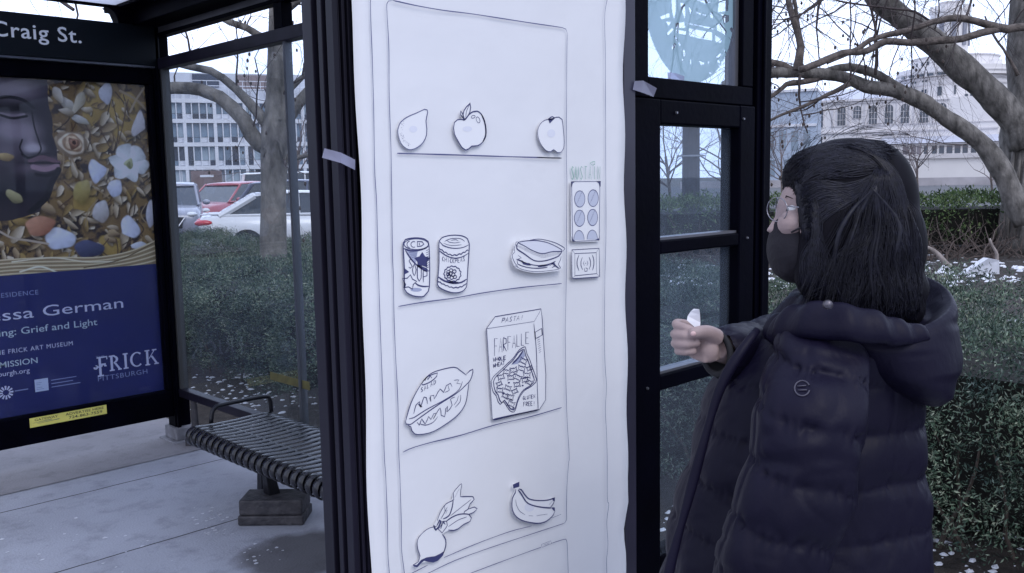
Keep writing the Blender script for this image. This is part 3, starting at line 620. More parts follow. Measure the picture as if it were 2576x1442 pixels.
def ribbon(mb, pts, w, jit=.12, closed=False, sm=True, taper=True):
    """marker line lying in the XZ plane"""
    P_ = smooth_line(pts, .006, closed) if sm else [Vector(q) for q in pts]
    n = len(P_)
    if n < 2: return
    ph = rng.uniform(0, 9); L = []; R_ = []
    for i in range(n):
        a_ = P_[(i-1) % n] if closed or i > 0 else P_[i]; b_ = P_[(i+1) % n] if closed or i < n-1 else P_[i]
        t = (b_-a_); t = t.normalized() if t.length > 1e-9 else Vector((1, 0, 0)); nn = Vector((-t.z, 0, t.x))
        ww = w*(1+jit*math.sin(i*.31+ph)+jit*.6*math.sin(i*.13+2*ph))
        if taper and not closed and (i == 0 or i == n-1): ww *= .5
        L.append(P_[i]+nn*ww/2); R_.append(P_[i]-nn*ww/2)
    m_ = n if closed else n-1
    for i in range(m_):
        k = (i+1) % n; mb.quad(L[i], L[k], R_[k], R_[i])
def poly_flat(mb, pts): mb.add(pts, [tuple(range(len(pts)))])
def circ(c, rx, ry, a0=0, a1=360, n=22, rot=0):
    out = []
    for i in range(n+1):
        a_ = rad(a0+(a1-a0)*i/n); x = rx*math.cos(a_); y = ry*math.sin(a_); r_ = rad(rot)
        out.append((c[0]+x*math.cos(r_)-y*math.sin(r_), c[1]+x*math.sin(r_)+y*math.cos(r_)))
    return out

LW = .0020
d = MB(); dy = YPAP-.0012
def dl(k, pts, w=LW*.72): ribbon(d, [wp(k, q, dy) for q in pts], w)
def join(*parts):
    out = []
    for k, pts in parts: out += [wp(k, q, dy) for q in pts]
    return out
ribbon(d, join((1, [(206, -120), (208, 0), (212, 200), (222, 450), (235, 900)]), (2, [(268, 100), (285, 400), (295, 800), (305, 1100)]), (3, [(305, 350), (318, 700), (330, 1100)]), (4, [(357, 100), (370, 300), (385, 700), (390, 1000), (402, 1169), (410, 1400)])), LW*.75)
ribbon(d, join((1, [(2200, -120), (2185, 0), (2165, 140), (2170, 450), (2172, 850)]), (2, [(2390, 100), (2392, 700), (2382, 1100)]), (3, [(2258, 300), (2262, 600), (2275, 800), (2265, 1000), (2275, 1200)]), (4, [(2403, 120), (2405, 480), (2418, 540), (2400, 700), (2410, 900), (2398, 1050), (2400, 1169), (2400, 1400)])), LW*.75)
ribbon(d, join((4, [(555, 1400), (540, 1169), (515, 950), (512, 700), (500, 300), (490, 80)]), (3, [(462, 1200), (455, 900), (435, 500), (422, 150)]), (2, [(440, 1100), (432, 900), (425, 400), (421, 150)]), (1, [(380, 1250), (365, 800), (362, 400), (347, 130), (345, 35), (358, 10), (395, 5)])), LW*.75)
dl(1, [(395, 5), (600, 50), (820, 88), (1060, 118), (1300, 155), (1560, 195), (1810, 232), (1840, 245), (1852, 275)], LW)
ribbon(d, join((1, [(1852, 275), (1848, 600), (1845, 1300)]), (2, [(2033, 200), (2030, 500), (2028, 1000)]), (3, [(1920, 100), (1915, 300), (1920, 700), (1930, 1050), (1950, 1400)]), (4, [(2050, 150), (2035, 350), (2030, 560), (2030, 680), (2010, 710)])), LW*.75)
dl(4, [(2010, 710), (1860, 760), (1600, 845), (1300, 945), (1000, 1055), (760, 1169), (650, 1220)])
for q in ([(1980, 628), (1895, 662)], [(1710, 735), (1500, 790), (1200, 900), (905, 1025)], [(755, 1095), (610, 1169), (560, 1200)], [(1150, 1169), (1400, 1075), (1700, 965), (1800, 930)], [(2045, 1400), (2045, 1169), (2038, 950), (2033, 880), (2025, 857), (2000, 860), (1890, 895)]): dl(4, q)
for q in ([(1800, 905), (1885, 872)], [(1885, 872), (1895, 896)], [(1895, 896), (1806, 932)], [(1806, 932), (1798, 906)], [(1820, 912), (1875, 890)], [(1826, 920), (1870, 902)]): dl(4, q, LW*.6)
dl(1, [(430, 1282), (900, 1295), (1300, 1308), (1805, 1322)], LW*1.25); dl(1, [(1600, 1314), (1700, 1320), (1805, 1321)], LW*1.2)
dl(2, [(485, 1362), (700, 1325), (1000, 1285), (1250, 1240), (1600, 1190), (1985, 1152)], LW)
dl(3, [(500, 1372), (580, 1335), (750, 1285), (1000, 1225), (1300, 1135), (1600, 1065), (1885, 983)], LW)
d.build('drawing', INK2, PP)

# ---- lettering made of pen strokes: each glyph on a 0..1 x 0..1 cell, y down
GLY = {'A': [[(0, 1), (.5, 0), (1, 1)], [(.22, .62), (.8, .62)]], 'C': [[(.95, .15), (.5, 0), (.05, .5), (.5, 1), (.95, .85)]], 'D': [[(0, 0), (0, 1)], [(0, 0), (.9, .3), (.9, .7), (0, 1)]],
 'E': [[(.9, 0), (0, 0), (0, 1), (.9, 1)], [(0, .5), (.7, .5)]], 'F': [[(.9, 0), (0, 0), (0, 1.05)], [(0, .45), (.7, .45)]], 'G': [[(.95, .15), (.5, 0), (.05, .5), (.5, 1), (.95, .8), (.95, .55), (.6, .55)]],
 'H': [[(0, 0), (0, 1)], [(1, 0), (1, 1)], [(0, .5), (1, .5)]], 'I': [[(.5, 0), (.5, 1)]], 'K': [[(0, 0), (0, 1)], [(.9, 0), (0, .55), (.95, 1)]], 'L': [[(0, 0), (0, 1), (.8, 1)]],
 'N': [[(0, 1), (0, 0), (1, 1), (1, 0)]], 'O': [[(.5, 0), (.05, .5), (.5, 1), (.95, .5), (.5, 0)]], 'P': [[(0, 1), (0, 0), (.9, .1), (.9, .45), (0, .55)]], 'R': [[(0, 1), (0, 0), (.85, .1), (.85, .42), (0, .52), (.95, 1)]],
 'S': [[(.9, .1), (.5, 0), (.1, .2), (.5, .5), (.9, .8), (.5, 1), (.05, .9)]], 'T': [[(0, 0), (1, 0)], [(.5, 0), (.5, 1)]], 'U': [[(0, 0), (.05, .8), (.5, 1), (.95, .8), (1, 0)]], 'W': [[(0, 0), (.25, 1), (.5, .3), (.75, 1), (1, 0)]],
 '!': [[(.5, 0), (.5, .7)], [(.5, .9), (.5, 1)]]}
SHARP = set('AEFHKLNTWI!')
def pen(mb, k, s, a, b, h0, h1, y, w, gap=.28, slant=0):
    """word from a to b (baseline, zoom px), letter height h0 -> h1"""
    n = len(s); u = Vector((b[0]-a[0], b[1]-a[1]))/n
    for i, c in enumerate(s):
        if c == ' ': continue
        h = h0+(h1-h0)*i/max(1, n-1); o = Vector(a)+u*i
        for st in GLY[c]:
            pts = [wp(k, (o.x+u.x*(q[0]*(1-gap)+gap/2)+slant*(1-q[1])*h, o.y+u.y*q[0]-h*(1-q[1])), y) for q in st]
            ribbon(mb, pts, w, sm=c not in SHARP)

def inside2(pt_, poly):
    c_ = False; j = len(poly)-1
    for i in range(len(poly)):
        if (poly[i][1] > pt_[1]) != (poly[j][1] > pt_[1]) and pt_[0] < (poly[j][0]-poly[i][0])*(pt_[1]-poly[i][1])/(poly[j][1]-poly[i][1])+poly[i][0]: c_ = not c_
        j = i
    return c_

class Cutout:
    """a card cutout stuck on the paper: a bent thin card (its own outline) with ink on it"""
    def __init__(s, name, label, k, outline, group='card cutouts on the drawn shelves', off=.0022, tone=None, cat='paper cutout', sm=True, th=.0008):
        s.k = k; s.y = YPAP-off
        pl = smooth_line([(*q, 0) for q in outline], 14, True) if sm else [Vector((*q, 0)) for q in outline]
        pts = [wp(k, (q.x, q.y), s.y) for q in pl]; c_ = sum(pts, Vector())/len(pts)
        s.t = thing(name, label, cat, c_, group); b = MB(); b.prism(pts, (0, th, 0)); b.build('card', CUT, s.t)
        b = MB()                                        # the sticky pads that hold the card off the paper
        b.box((c_.x-.008, s.y+th, c_.z-.008), (c_.x+.008, YPAP+.003, c_.z+.008)); b.build('sticky_pad', CUT, s.t)
        s.ink = MB(); s.tone = {}
    def l(s, pts, w=1.0, closed=False, sm=True): ribbon(s.ink, [wp(s.k, q, s.y-.0006) for q in pts], LW*w, closed=closed, sm=sm)
    def fill(s, pts, m=None, sm=False):
        P_ = [wp(s.k, q, s.y-(.0006 if m is None else .0003)) for q in pts]
        if sm: P_ = smooth_line(P_, .004, True)
        if m is None: poly_flat(s.ink, P_)
        else: poly_flat(s.tone.setdefault(m.name, MB()), P_)
    def word(s, *a, w=.8, **k): pen(s.ink, s.k, *a, y=s.y-.0006, w=LW*w, **k)
    def done(s, ink=INK):
        s.ink.build('ink_drawing', ink, s.t)
        for n_, mb in s.tone.items(): mb.build('wash', MATS[n_], s.t)
        return s.t

o_ = [(655, 915), (678, 920), (682, 940), (668, 1010), (675, 1080), (672, 1130), (645, 1190), (600, 1230), (545, 1252), (500, 1240), (460, 1200), (438, 1140), (432, 1085), (445, 1040), (480, 1000), (530, 970), (590, 945)]
c = Cutout('lemon_cutout', 'card cutout of a pointed lemon, leftmost fruit on the top drawn shelf', 1, o_); c.l(o_, .85, True)
for i in range(34):
    a_ = rng.uniform(1.8, 3.9); r_ = rng.uniform(.7, .93); x, y = 552+r_*112*math.cos(a_), 1098+r_*140*math.sin(a_)
    if inside2((x, y), o_): c.l([(x, y), (x+5, y+2)], .55)
c.fill(circ((562, 1080), 34, 28), TONE2); c.done(INK2)
o_ = [(985, 1005), (1000, 995), (1025, 960), (1060, 935), (1095, 930), (1130, 955), (1155, 1010), (1168, 1080), (1165, 1140), (1140, 1190), (1100, 1218), (1050, 1222), (1025, 1245), (1000, 1255), (970, 1235), (930, 1170), (905, 1120), (898, 1070), (905, 1025), (930, 1002), (970, 1000)]
lf = [(990, 1000), (978, 960), (985, 925), (1005, 895), (1030, 872), (1034, 860), (1041, 900), (1035, 935), (1022, 962)]
full = [(955, 955), (958, 925), (975, 945), (985, 915), (1005, 890), (1034, 855), (1044, 900), (1040, 940), (1060, 932), (1095, 926)]+o_[5:21]
c = Cutout('apple_cutout', 'card cutout of an apple with two leaves, middle of the top drawn shelf', 1, full); c.l(o_, 1.15, True); c.l(lf, 1); c.l([(1000, 985), (1006, 930), (1030, 880)], .6)
c.l([(978, 990), (955, 958), (958, 928), (972, 948), (984, 985)], 1); c.l([(965, 965), (985, 1000), (1000, 990)], 1.8); c.l(o_[5:10], 1.6)
c.l(circ((1062, 977), 17, 11, rot=-20), .55, True); c.l(circ((1103, 1003), 14, 26, rot=-20), .6, True); c.fill(circ((1015, 1078), 40, 22), TONE2); c.done()
o_ = [(1700, 1000), (1740, 985), (1780, 980), (1805, 1000), (1815, 1080), (1822, 1170), (1818, 1240), (1800, 1270), (1765, 1275), (1735, 1250), (1710, 1268), (1670, 1258), (1630, 1210), (1605, 1150), (1602, 1090), (1620, 1040), (1660, 1005)]
c = Cutout('persimmon_cutout', 'card cutout of a round dark-topped fruit, rightmost on the top drawn shelf', 1, o_); c.l(o_, .85, True); c.fill([(1688, 992), (1702, 1034), (1716, 1018), (1748, 986), (1722, 990)]); c.l([(1690, 995), (1722, 976), (1745, 985)], 1.4); c.l([(1705, 1005), (1735, 998)], .8); c.fill(circ((1715, 1115), 34, 34), TONE2); c.done()
# soup can
o_ = [(525, 780), (545, 748), (600, 735), (660, 732), (720, 742), (755, 765), (762, 800), (768, 950), (765, 1180), (745, 1235), (715, 1268), (670, 1272), (610, 1262), (560, 1235), (538, 1205), (535, 1000), (527, 850)]
c = Cutout('soup_can_cutout', 'card cutout of a soup can with a diagonal band and star shapes', 2, o_); c.l(o_, 1.15, True); c.l(circ((645, 790), 112, 50), .8, True); c.l([(655, 765), (700, 768), (715, 790), (690, 808), (655, 812)], .9, True, False); c.l([(672, 778), (676, 800)], 1.4)
c.l(circ((622, 792), 26, 26, 60, 300), .7); c.l(circ((590, 792), 30, 30, 100, 260), .7); c.l([(530, 830), (590, 850), (660, 848), (735, 825), (758, 808)], 1.4)
c.l([(545, 845), (600, 930), (660, 990), (720, 1030), (765, 1035)], 1.3); c.fill([(560, 850), (660, 850), (640, 965), (600, 915)], TONE)
for i in range(9): c.l([(735, 850+i*20), (762, 838+i*20)], .9)
for i in range(4): c.l([(580+i*8, 866+i*16), (650-i*3, 872+i*10)], .5)
def star(cx_, cy_, r0, r1, rot=0, n=5): return [(cx_+(r0 if i % 2 == 0 else r1)*math.sin(rad(rot+180*i/n)), cy_-(r0 if i % 2 == 0 else r1)*math.cos(rad(rot+180*i/n))) for i in range(2*n)]
c.fill(star(700, 940, 78, 46)); c.fill(star(700, 938, 62, 36), CUT); c.l([(655, 985), (700, 1005), (750, 1025)], 2.4)
c.l(star(580, 1140, 70, 42, 10), .9, True); c.fill([(536, 1010), (580, 1045), (540, 1065)]); c.fill([(536, 1130), (552, 1160), (538, 1200)])
for s_, x, y in (('S', 570, 1010), ('O', 604, 1080), ('U', 650, 1130), ('P', 706, 1140)):
    h_ = {'S': 85, 'O': 110, 'U': 150, 'P': 110}[s_]; c.word(s_, (x, y), (x+46, y), h_, h_, w=1.0, gap=.2)
c.l([(635, 1145), (660, 1165), (710, 1178), (762, 1176)], 1.5); c.fill(circ((645, 1208), 52, 18), TONE); c.done()
# chickpea can
o_ = [(855, 760), (880, 730), (940, 712), (1000, 707), (1070, 715), (1115, 740), (1132, 785), (1128, 880), (1120, 1000), (1112, 1130), (1105, 1185), (1080, 1215), (1040, 1232), (980, 1235), (910, 1215), (855, 1185), (840, 1160), (845, 1090), (855, 950)]
c = Cutout('chickpea_can_cutout', 'card cutout of a chickpea can with wavy bands, beside the soup can', 2, o_); c.l(o_, 1.1, True); c.l([(858, 765), (890, 800), (950, 822), (1020, 828), (1080, 818), (1128, 795)], .9)
for q in ([(905, 765), (960, 740), (1050, 738), (1090, 765)], [(895, 780), (930, 795), (990, 802), (1060, 795)], [(965, 755), (1010, 748), (1032, 760)], [(920, 750), (945, 770), (1000, 778), (1050, 770)]): c.l(q, .55)
def wavy(pts, amp, f): return [(p_.x, p_.y+amp*math.sin(i*f)) for i, p_ in enumerate(smooth_line([(*q, 0) for q in pts], 9))]
c.l(wavy([(858, 828), (900, 858), (970, 890), (1050, 880), (1124, 842)], 5, 1.5), 1.1); c.l([(855, 850), (930, 900), (1000, 918), (1070, 905), (1126, 872)], 1)
c.l([(848, 1090), (900, 1125), (980, 1148), (1060, 1140), (1108, 1110)], 1.8); c.l(wavy([(842, 1128), (900, 1160), (980, 1188), (1060, 1180), (1105, 1150)], 4, 1.6), 1.1); c.l(wavy([(940, 1135), (1000, 1142), (1030, 1138)], 4, 1.8), 1.6)
for i, ch in enumerate('CHICKPEAS'):
    x = 880+i*24; y = 945+18*math.sin(math.pi*i/8); c.word(ch, (x, y), (x+23, y), 40, 40, w=.7)
pc = [(965, 1030), (995, 1040), (940, 1045), (960, 1060), (985, 1070), (1000, 1090), (945, 1085), (970, 1098), (938, 1065)]
for q in pc: c.l(circ(q, 16, 15, n=12), 1.0, True)
c.l([(978+(72+9*(i % 2))*math.cos(i*math.pi/13), 1062+(66+8*(i % 2))*math.sin(i*math.pi/13)) for i in range(26)], 1.3, True); c.done()
# sandwich
o_ = [(1540, 762), (1640, 748), (1740, 738), (1840, 750), (1920, 782), (1998, 832), (1966, 870), (1966, 930), (1962, 1020), (1850, 1042), (1720, 1052), (1600, 1030), (1530, 992), (1500, 900), (1522, 850)]
c = Cutout('sandwich_cutout', 'card cutout of a wrapped sandwich, right end of the second drawn shelf', 2, o_, off=.009)
top = [(1565, 772), (1700, 755), (1810, 770), (1900, 805), (1965, 850), (1870, 858), (1780, 875), (1690, 845), (1620, 805)]
c.fill(top, TONE2); c.l(top, .9, True); c.l([(1565, 770), (1545, 800), (1550, 832), (1620, 880), (1700, 935), (1770, 945), (1850, 930), (1935, 895), (1965, 850)], 1.3)
for i in range(38):
    t_ = i/37; x = 1552+(1950-1552)*t_; yt_ = 790+(85*min(1, t_*1.7)) if t_ < .58 else 875-20*(t_-.58)/.42; c.l([(x, yt_+4), (x+2, yt_+22+22*math.sin(t_*3.1))], .6)
c.l([(1640, 760), (1740, 742), (1830, 755), (1920, 785), (1990, 830), (1970, 857)], .8); c.l([(1565, 770), (1545, 766), (1525, 830), (1530, 860), (1505, 885), (1510, 915), (1530, 960), (1560, 1000)], .6)
c.l([(1545, 925), (1600, 950), (1680, 975), (1760, 985), (1850, 970), (1905, 945)], 1.1); c.l([(1550, 935), (1556, 970), (1640, 1000), (1740, 1010), (1830, 1000)], .9); c.l([(1590, 940), (1610, 962), (1680, 978)], 2.2); c.l([(1740, 992), (1800, 985), (1850, 975)], 2.2); c.l([(1870, 960), (1900, 985), (1935, 1010)], 1.8); c.l([(1850, 985), (1890, 960), (1905, 985), (1870, 1002)], 1)
c.l([(1530, 985), (1600, 1020), (1720, 1040), (1850, 1030), (1940, 1015), (1955, 990)], .5); c.l([(1955, 900), (1950, 930), (1930, 970), (1955, 1015)], .7); c.l([(1560, 890), (1590, 915), (1560, 925), (1600, 945)], .7); c.done()
# pasta box
o_ = [(1225, 292), (1300, 190), (1700, 122), (1710, 200), (1725, 450), (1742, 690), (1740, 915), (1685, 1000), (1480, 1045), (1290, 1092), (1275, 1080), (1255, 750)]
c = Cutout('pasta_box_cutout', 'card cutout of a farfalle pasta box, right side of the third drawn shelf', 3, o_, sm=False); c.l(o_, .95, True, False); c.l([(1225, 295), (1640, 232)], 1, sm=False); c.l([(1640, 232), (1702, 125)], .9, sm=False); c.l([(1637, 250), (1645, 330), (1660, 500), (1668, 800), (1675, 1000)], 1); c.l([(1285, 1085), (1480, 1042), (1680, 1000)], 1.5)
c.l([(1650, 325), (1705, 292), (1710, 350), (1655, 380)], .8, True, False); c.l([(1644, 320), (1650, 390)], 2); c.l([(1706, 295), (1712, 350)], 2)
for i in range(8): c.l([(1664+i*2.5, 378+i*18), (1688+i*2, 366+i*18)], .8)
c.word('PASTA!', (1352, 243), (1545, 215), 40, 40, w=.8, slant=.25)
for i, ch in enumerate('FARFALLE'):
    x = 1290+i*39; hb = (525, 500, 490, 475, 462, 448, 440, 425)[i]; ht = (380, 378, 372, 362, 355, 345, 338, 325)[i]; c.word(ch, (x, hb), (x+37, hb), hb-ht, hb-ht, w=.95, gap=.22)
c.word('WHOLE', (1282, 582), (1395, 562), 34, 32, w=1.3, gap=.15); c.word('WHEAT', (1282, 634), (1385, 606), 32, 32, w=1.3, gap=.15); c.word('GLUTEN', (1540, 916), (1650, 896), 32, 32, w=.9); c.word('FREE!', (1545, 970), (1650, 962), 36, 36, w=1.0)
bl = [(1548, 455), (1562, 452), (1580, 520), (1600, 560), (1635, 660), (1660, 735), (1655, 760), (1610, 800), (1560, 830), (1520, 880), (1495, 940), (1478, 1000), (1465, 1020), (1430, 1010), (1395, 960), (1370, 930), (1345, 955), (1325, 930), (1310, 880), (1285, 850), (1270, 800), (1265, 755), (1280, 720), (1330, 670), (1380, 625), (1410, 595), (1450, 560), (1480, 520), (1510, 480)]
bc = (1470, 760); inn_ = [(bc[0]+(x-bc[0])*.9, bc[1]+(y-bc[1])*.93) for x, y in bl]; c.l(bl, .95, True); c.l(inn_, 1.2, True)
c.fill([(1546, 482), (1562, 530), (1540, 560), (1500, 600), (1440, 610), (1490, 555), (1520, 515)], TONE)
c.l([(1546, 482), (1500, 550), (1450, 600)], 2.4)
r3 = random.Random(2)
for (x, y) in [(1545, 575), (1600, 640), (1530, 640), (1460, 655), (1400, 670), (1350, 715), (1435, 720), (1500, 720), (1575, 700), (1560, 740), (1335, 775), (1490, 780), (1410, 810), (1340, 830), (1470, 840), (1500, 860), (1390, 880), (1340, 890), (1430, 890), (1440, 950), (1620, 730), (1595, 760)]:
    s_ = r3.uniform(25, 33); a_ = r3.uniform(-25, 25)
    q = [(-1, -.8), (-.35, -.45), (0, -.6), (.4, -.4), (1, -.85), (.8, 0), (1, .75), (.35, .5), (0, .62), (-.4, .45), (-1, .8), (-.75, 0)]
    pp_ = [(x+s_*(u*math.cos(rad(a_))-v*math.sin(rad(a_))), y+s_*(u*math.sin(rad(a_))+v*math.cos(rad(a_)))) for u, v in q]
    if all(inside2(z_, bl) for z_ in pp_): c.l(pp_, 1.0, True, False); c.l([(x, y-5), (x, y+7)], .5)
for q in ((1470, 690), (1420, 765), (1540, 790), (1370, 860), (1440, 915), (1460, 985)): c.fill(circ(q, 10, 7, n=7))
c.done()
# salad bowl
o_ = [(518, 1105), (530, 1055), (560, 960), (600, 870), (660, 770), (720, 700), (800, 658), (940, 628), (990, 652), (1048, 695), (1080, 660), (1106, 645), (1110, 670), (1088, 740), (1070, 775), (1060, 860), (1040, 950), (980, 1042), (880, 1122), (760, 1192), (660, 1217), (600, 1214), (575, 1187), (562, 1150), (535, 1135)]
c = Cutout('salad_bowl_cutout', 'card cutout of a lidded salad bowl, left side of the third drawn shelf', 3, o_)
c.l([(520, 1100), (530, 1060), (560, 960), (600, 870), (660, 770), (720, 700), (800, 660), (940, 630), (990, 655), (1050, 700)], 1); c.l([(1050, 690), (1080, 660), (1105, 648), (1106, 672), (1085, 740), (1040, 790), (960, 860), (800, 960), (650, 1065), (560, 1130), (525, 1125), (518, 1100)], 1.1)
c.l([(548, 1080), (590, 1070), (700, 1000), (850, 920), (960, 850), (1000, 800), (1015, 755)], .9); c.l([(540, 1135), (565, 1150), (575, 1185), (600, 1212), (660, 1215), (760, 1190), (880, 1120), (980, 1040), (1040, 950), (1060, 850), (1070, 770)], 1)
c.l([(660, 772), (700, 720), (760, 690), (798, 680), (790, 710), (740, 755), (670, 785)], 1.1, True); c.l([(685, 745), (705, 715), (712, 738), (735, 705), (748, 725)], 1.3); c.fill([(680, 735), (700, 728), (690, 750)])
for i, ch in enumerate('SALAD'): c.word(ch, (650+i*28, 850-i*16), (674+i*28, 836-i*16), 36, 36, w=.75)
for q, w_ in (([(590, 1035), (610, 960), (640, 930), (650, 975), (680, 890), (700, 895), (710, 950)], .9), ([(725, 895), (740, 930), (735, 880), (765, 875), (770, 905), (820, 820), (850, 850), (875, 790), (910, 770), (925, 800)], .9), ([(890, 790), (900, 830), (860, 850)], .7), ([(940, 745), (985, 740), (965, 770), (998, 775)], .8), ([(630, 950), (660, 975), (640, 965)], 1.8), ([(735, 890), (738, 925)], 1.8),
    ([(620, 1110), (640, 1135), (660, 1080), (690, 1125), (720, 1060), (740, 1085), (765, 1035), (790, 1030), (760, 1080), (820, 985), (830, 1050), (860, 1060), (870, 990), (885, 970), (880, 1020), (925, 960), (910, 910), (950, 890)], .9), ([(1000, 870), (995, 930), (950, 980)], .8), ([(980, 880), (970, 920), (940, 960)], .7), ([(640, 1120), (690, 1135), (760, 1110), (800, 1060)], .7)): c.l(q, w_)
c.done()
# beet
o_ = [(612, 1088), (665, 1058), (680, 1010), (660, 950), (655, 870), (690, 808), (760, 752), (812, 728), (870, 600), (920, 530), (978, 488), (985, 428), (1062, 342), (1056, 400), (1052, 462), (1165, 462), (1180, 490), (1142, 530), (1122, 578), (1180, 558), (1206, 576), (1172, 612), (1132, 627), (1154, 660), (1142, 692), (1080, 722), (1030, 762), (990, 778), (930, 778), (890, 808), (918, 860), (918, 920), (905, 985), (850, 1052), (800, 1072), (748, 1062), (690, 1074), (655, 1114), (625, 1108)]
c = Cutout('beet_cutout', 'card cutout of a beetroot with leaves, left on the lowest drawn shelf', 4, o_, sm=False)
c.l([(835, 735), (760, 755), (690, 810), (655, 870), (660, 950), (680, 1010), (665, 1060), (615, 1090)], .8); c.l([(885, 810), (915, 860), (915, 920), (895, 985)], 1.5)
c.fill([(690, 1045), (740, 1022), (820, 1010), (870, 985), (908, 958), (890, 1005), (845, 1052), (800, 1070), (745, 1060)]); c.fill([(612, 1088), (650, 1092), (690, 1045), (720, 1050), (690, 1074), (655, 1113), (625, 1107)]); c.fill([(672, 1050), (690, 1032), (660, 1085), (645, 1085)], CUT)
for q, w_ in (([(835, 690), (870, 600), (920, 530), (990, 490), (985, 430), (1060, 345), (1055, 400), (1050, 465)], .8), ([(1050, 465), (1165, 465), (1178, 490), (1140, 530), (1120, 580), (1090, 600), (1080, 625)], 1.2), ([(1120, 580), (1180, 560), (1205, 575), (1170, 610), (1130, 625)], 1), ([(920, 690), (980, 650), (1050, 625), (1130, 628), (1152, 660), (1140, 690), (1080, 720), (1030, 760), (990, 775), (940, 770)], 1.2),
    ([(985, 490), (975, 560), (945, 640), (890, 670)], 1.3), ([(1150, 490), (1060, 560), (960, 640)], .6), ([(1040, 390), (1000, 470)], .5), ([(1110, 650), (1030, 680), (940, 740)], .7), ([(930, 560), (900, 620), (870, 670)], .7), ([(905, 550), (910, 600), (930, 590), (915, 620)], .6)): c.l(q, w_)
c.l([(805, 725), (825, 770), (850, 745), (870, 690), (860, 680), (835, 730)], 1.8); c.l([(870, 760), (890, 700), (910, 720), (895, 690)], 1.4); c.l([(850, 760), (880, 720), (870, 700), (925, 690), (930, 730), (880, 800)], 1); c.l([(840, 755), (885, 800)], 1.2); c.done()
# bananas
o_ = [(1528, 350), (1587, 324), (1588, 378), (1615, 395), (1640, 440), (1682, 482), (1760, 498), (1850, 490), (1912, 472), (1916, 500), (1885, 560), (1914, 565), (1917, 600), (1900, 635), (1840, 688), (1760, 711), (1640, 693), (1560, 653), (1518, 580), (1518, 480), (1550, 400), (1528, 388)]
c = Cutout('banana_cutout', 'card cutout of two bananas, right on the lowest drawn shelf', 4, o_, off=.004)
c.l([(1555, 395), (1548, 430), (1522, 480), (1522, 580), (1562, 650), (1640, 690), (1760, 708), (1840, 685), (1898, 632), (1914, 595)], 1.3); c.l([(1582, 392), (1605, 400), (1640, 450), (1680, 485), (1760, 499), (1850, 494), (1905, 476)], 1.5); c.l([(1575, 400), (1605, 440), (1650, 510), (1700, 540), (1790, 560), (1880, 568)], 1.6); c.l([(1912, 490), (1900, 525), (1872, 562)], 1.1); c.l([(1890, 505), (1860, 535)], .6)
c.fill([(1528, 352), (1586, 326), (1586, 372), (1532, 388)]); c.fill([(1888, 476), (1914, 470), (1912, 505), (1895, 500)]); c.fill([(1878, 562), (1912, 562), (1914, 600), (1900, 590)]); c.fill([(1545, 372), (1560, 362), (1570, 368), (1556, 380)], TONE)
c.l([(1553, 490), (1560, 540), (1590, 595), (1640, 630)], .6); c.l([(1672, 638), (1712, 640)], .7); c.l([(1745, 638), (1845, 622)], .7); c.fill(circ((1680, 560), 45, 40), TONE2); c.done()
# keypad, card reader, logo
o_ = [(2066, 210), (2340, 208), (2334, 752), (2320, 765), (2084, 772), (2070, 755)]
c = Cutout('keypad_cutout', 'card cutout of a keypad with six hatched round buttons', 2, o_, 'card cutouts of the machine controls', off=.0022, sm=False); c.l([(2072, 216), (2332, 214), (2326, 752), (2082, 766)], .9, True, False)
c.fill([(2066, 218), (2110, 212), (2082, 232), (2074, 266), (2068, 262)]); c.fill([(2340, 210), (2296, 212), (2322, 232), (2330, 262), (2338, 262)]); c.fill([(2070, 715), (2080, 742), (2110, 765), (2080, 770)]); c.fill([(2330, 715), (2318, 738), (2288, 752), (2324, 756)])
for (x, y, rx, ry) in ((2147, 375, 48, 75), (2270, 368, 48, 77), (2145, 552, 48, 75), (2265, 545, 46, 75)):
    c.fill(circ((x, y), rx, ry)[:-1], TONE3); c.l(circ((x, y), rx, ry), .8, True)
    for k_ in range(5): c.l([(x-30+k_*9, y+45-k_*22), (x-8+k_*9, y+10-k_*22)], .4)
for (x, y, b_) in ((2140, 755, 752), (2262, 748, 748)):
    q = circ((x, b_), 48, 88, 180, 360); c.fill(q, TONE3); c.l(q, .7)
c.done(INK2)
o_ = [(2074, 842), (2325, 828), (2329, 1088), (2312, 1092), (2085, 1106), (2076, 1095)]
c = Cutout('card_reader_cutout', 'card cutout of a contactless card reader with curved wave marks', 2, o_, 'card cutouts of the machine controls', off=.0022, sm=False); c.l(o_, 1, True, False); c.l([(2102, 876), (2298, 868), (2302, 1060), (2102, 1080)], .8, True, False)
for a_, b_ in (((2102, 876), (2076, 845)), ((2298, 868), (2322, 832)), ((2302, 1060), (2325, 1086)), ((2102, 1080), (2082, 1102))): c.l([a_, b_], .6)
for q, w_ in (([(2140, 890), (2125, 930), (2122, 980), (2140, 1035)], 1.1), ([(2170, 910), (2158, 950), (2158, 985), (2172, 1025)], 1), ([(2188, 942), (2180, 965), (2190, 988)], .7), ([(2262, 888), (2275, 930), (2276, 980), (2264, 1030)], 1.1), ([(2232, 908), (2246, 950), (2246, 985), (2232, 1022)], 1), ([(2214, 942), (2222, 965), (2212, 988)], .7), ([(2188, 1008), (2194, 1040), (2215, 1036), (2216, 1012), (2200, 1008)], 1)): c.l(q, w_)
c.fill(circ((2201, 965), 4, 4, n=8)); c.done()
t = thing('word_logo', 'green hollow hand lettering reading SUSTAIN above the keypad', 'lettering', wp(2, (2200, 195)))
b = MB(); b2 = MB()
for i, ch in enumerate('SUSTAIN'):
    x = 2066+i*40; pen(b, 2, ch, (x, 196-i*.6), (x+40, 196), 118, 118, YPAP-.0014, LW*1.45, gap=.46); pen(b2, 2, ch, (x, 196-i*.6), (x+40, 196), 118, 118, YPAP-.0018, LW*.3, gap=.46)
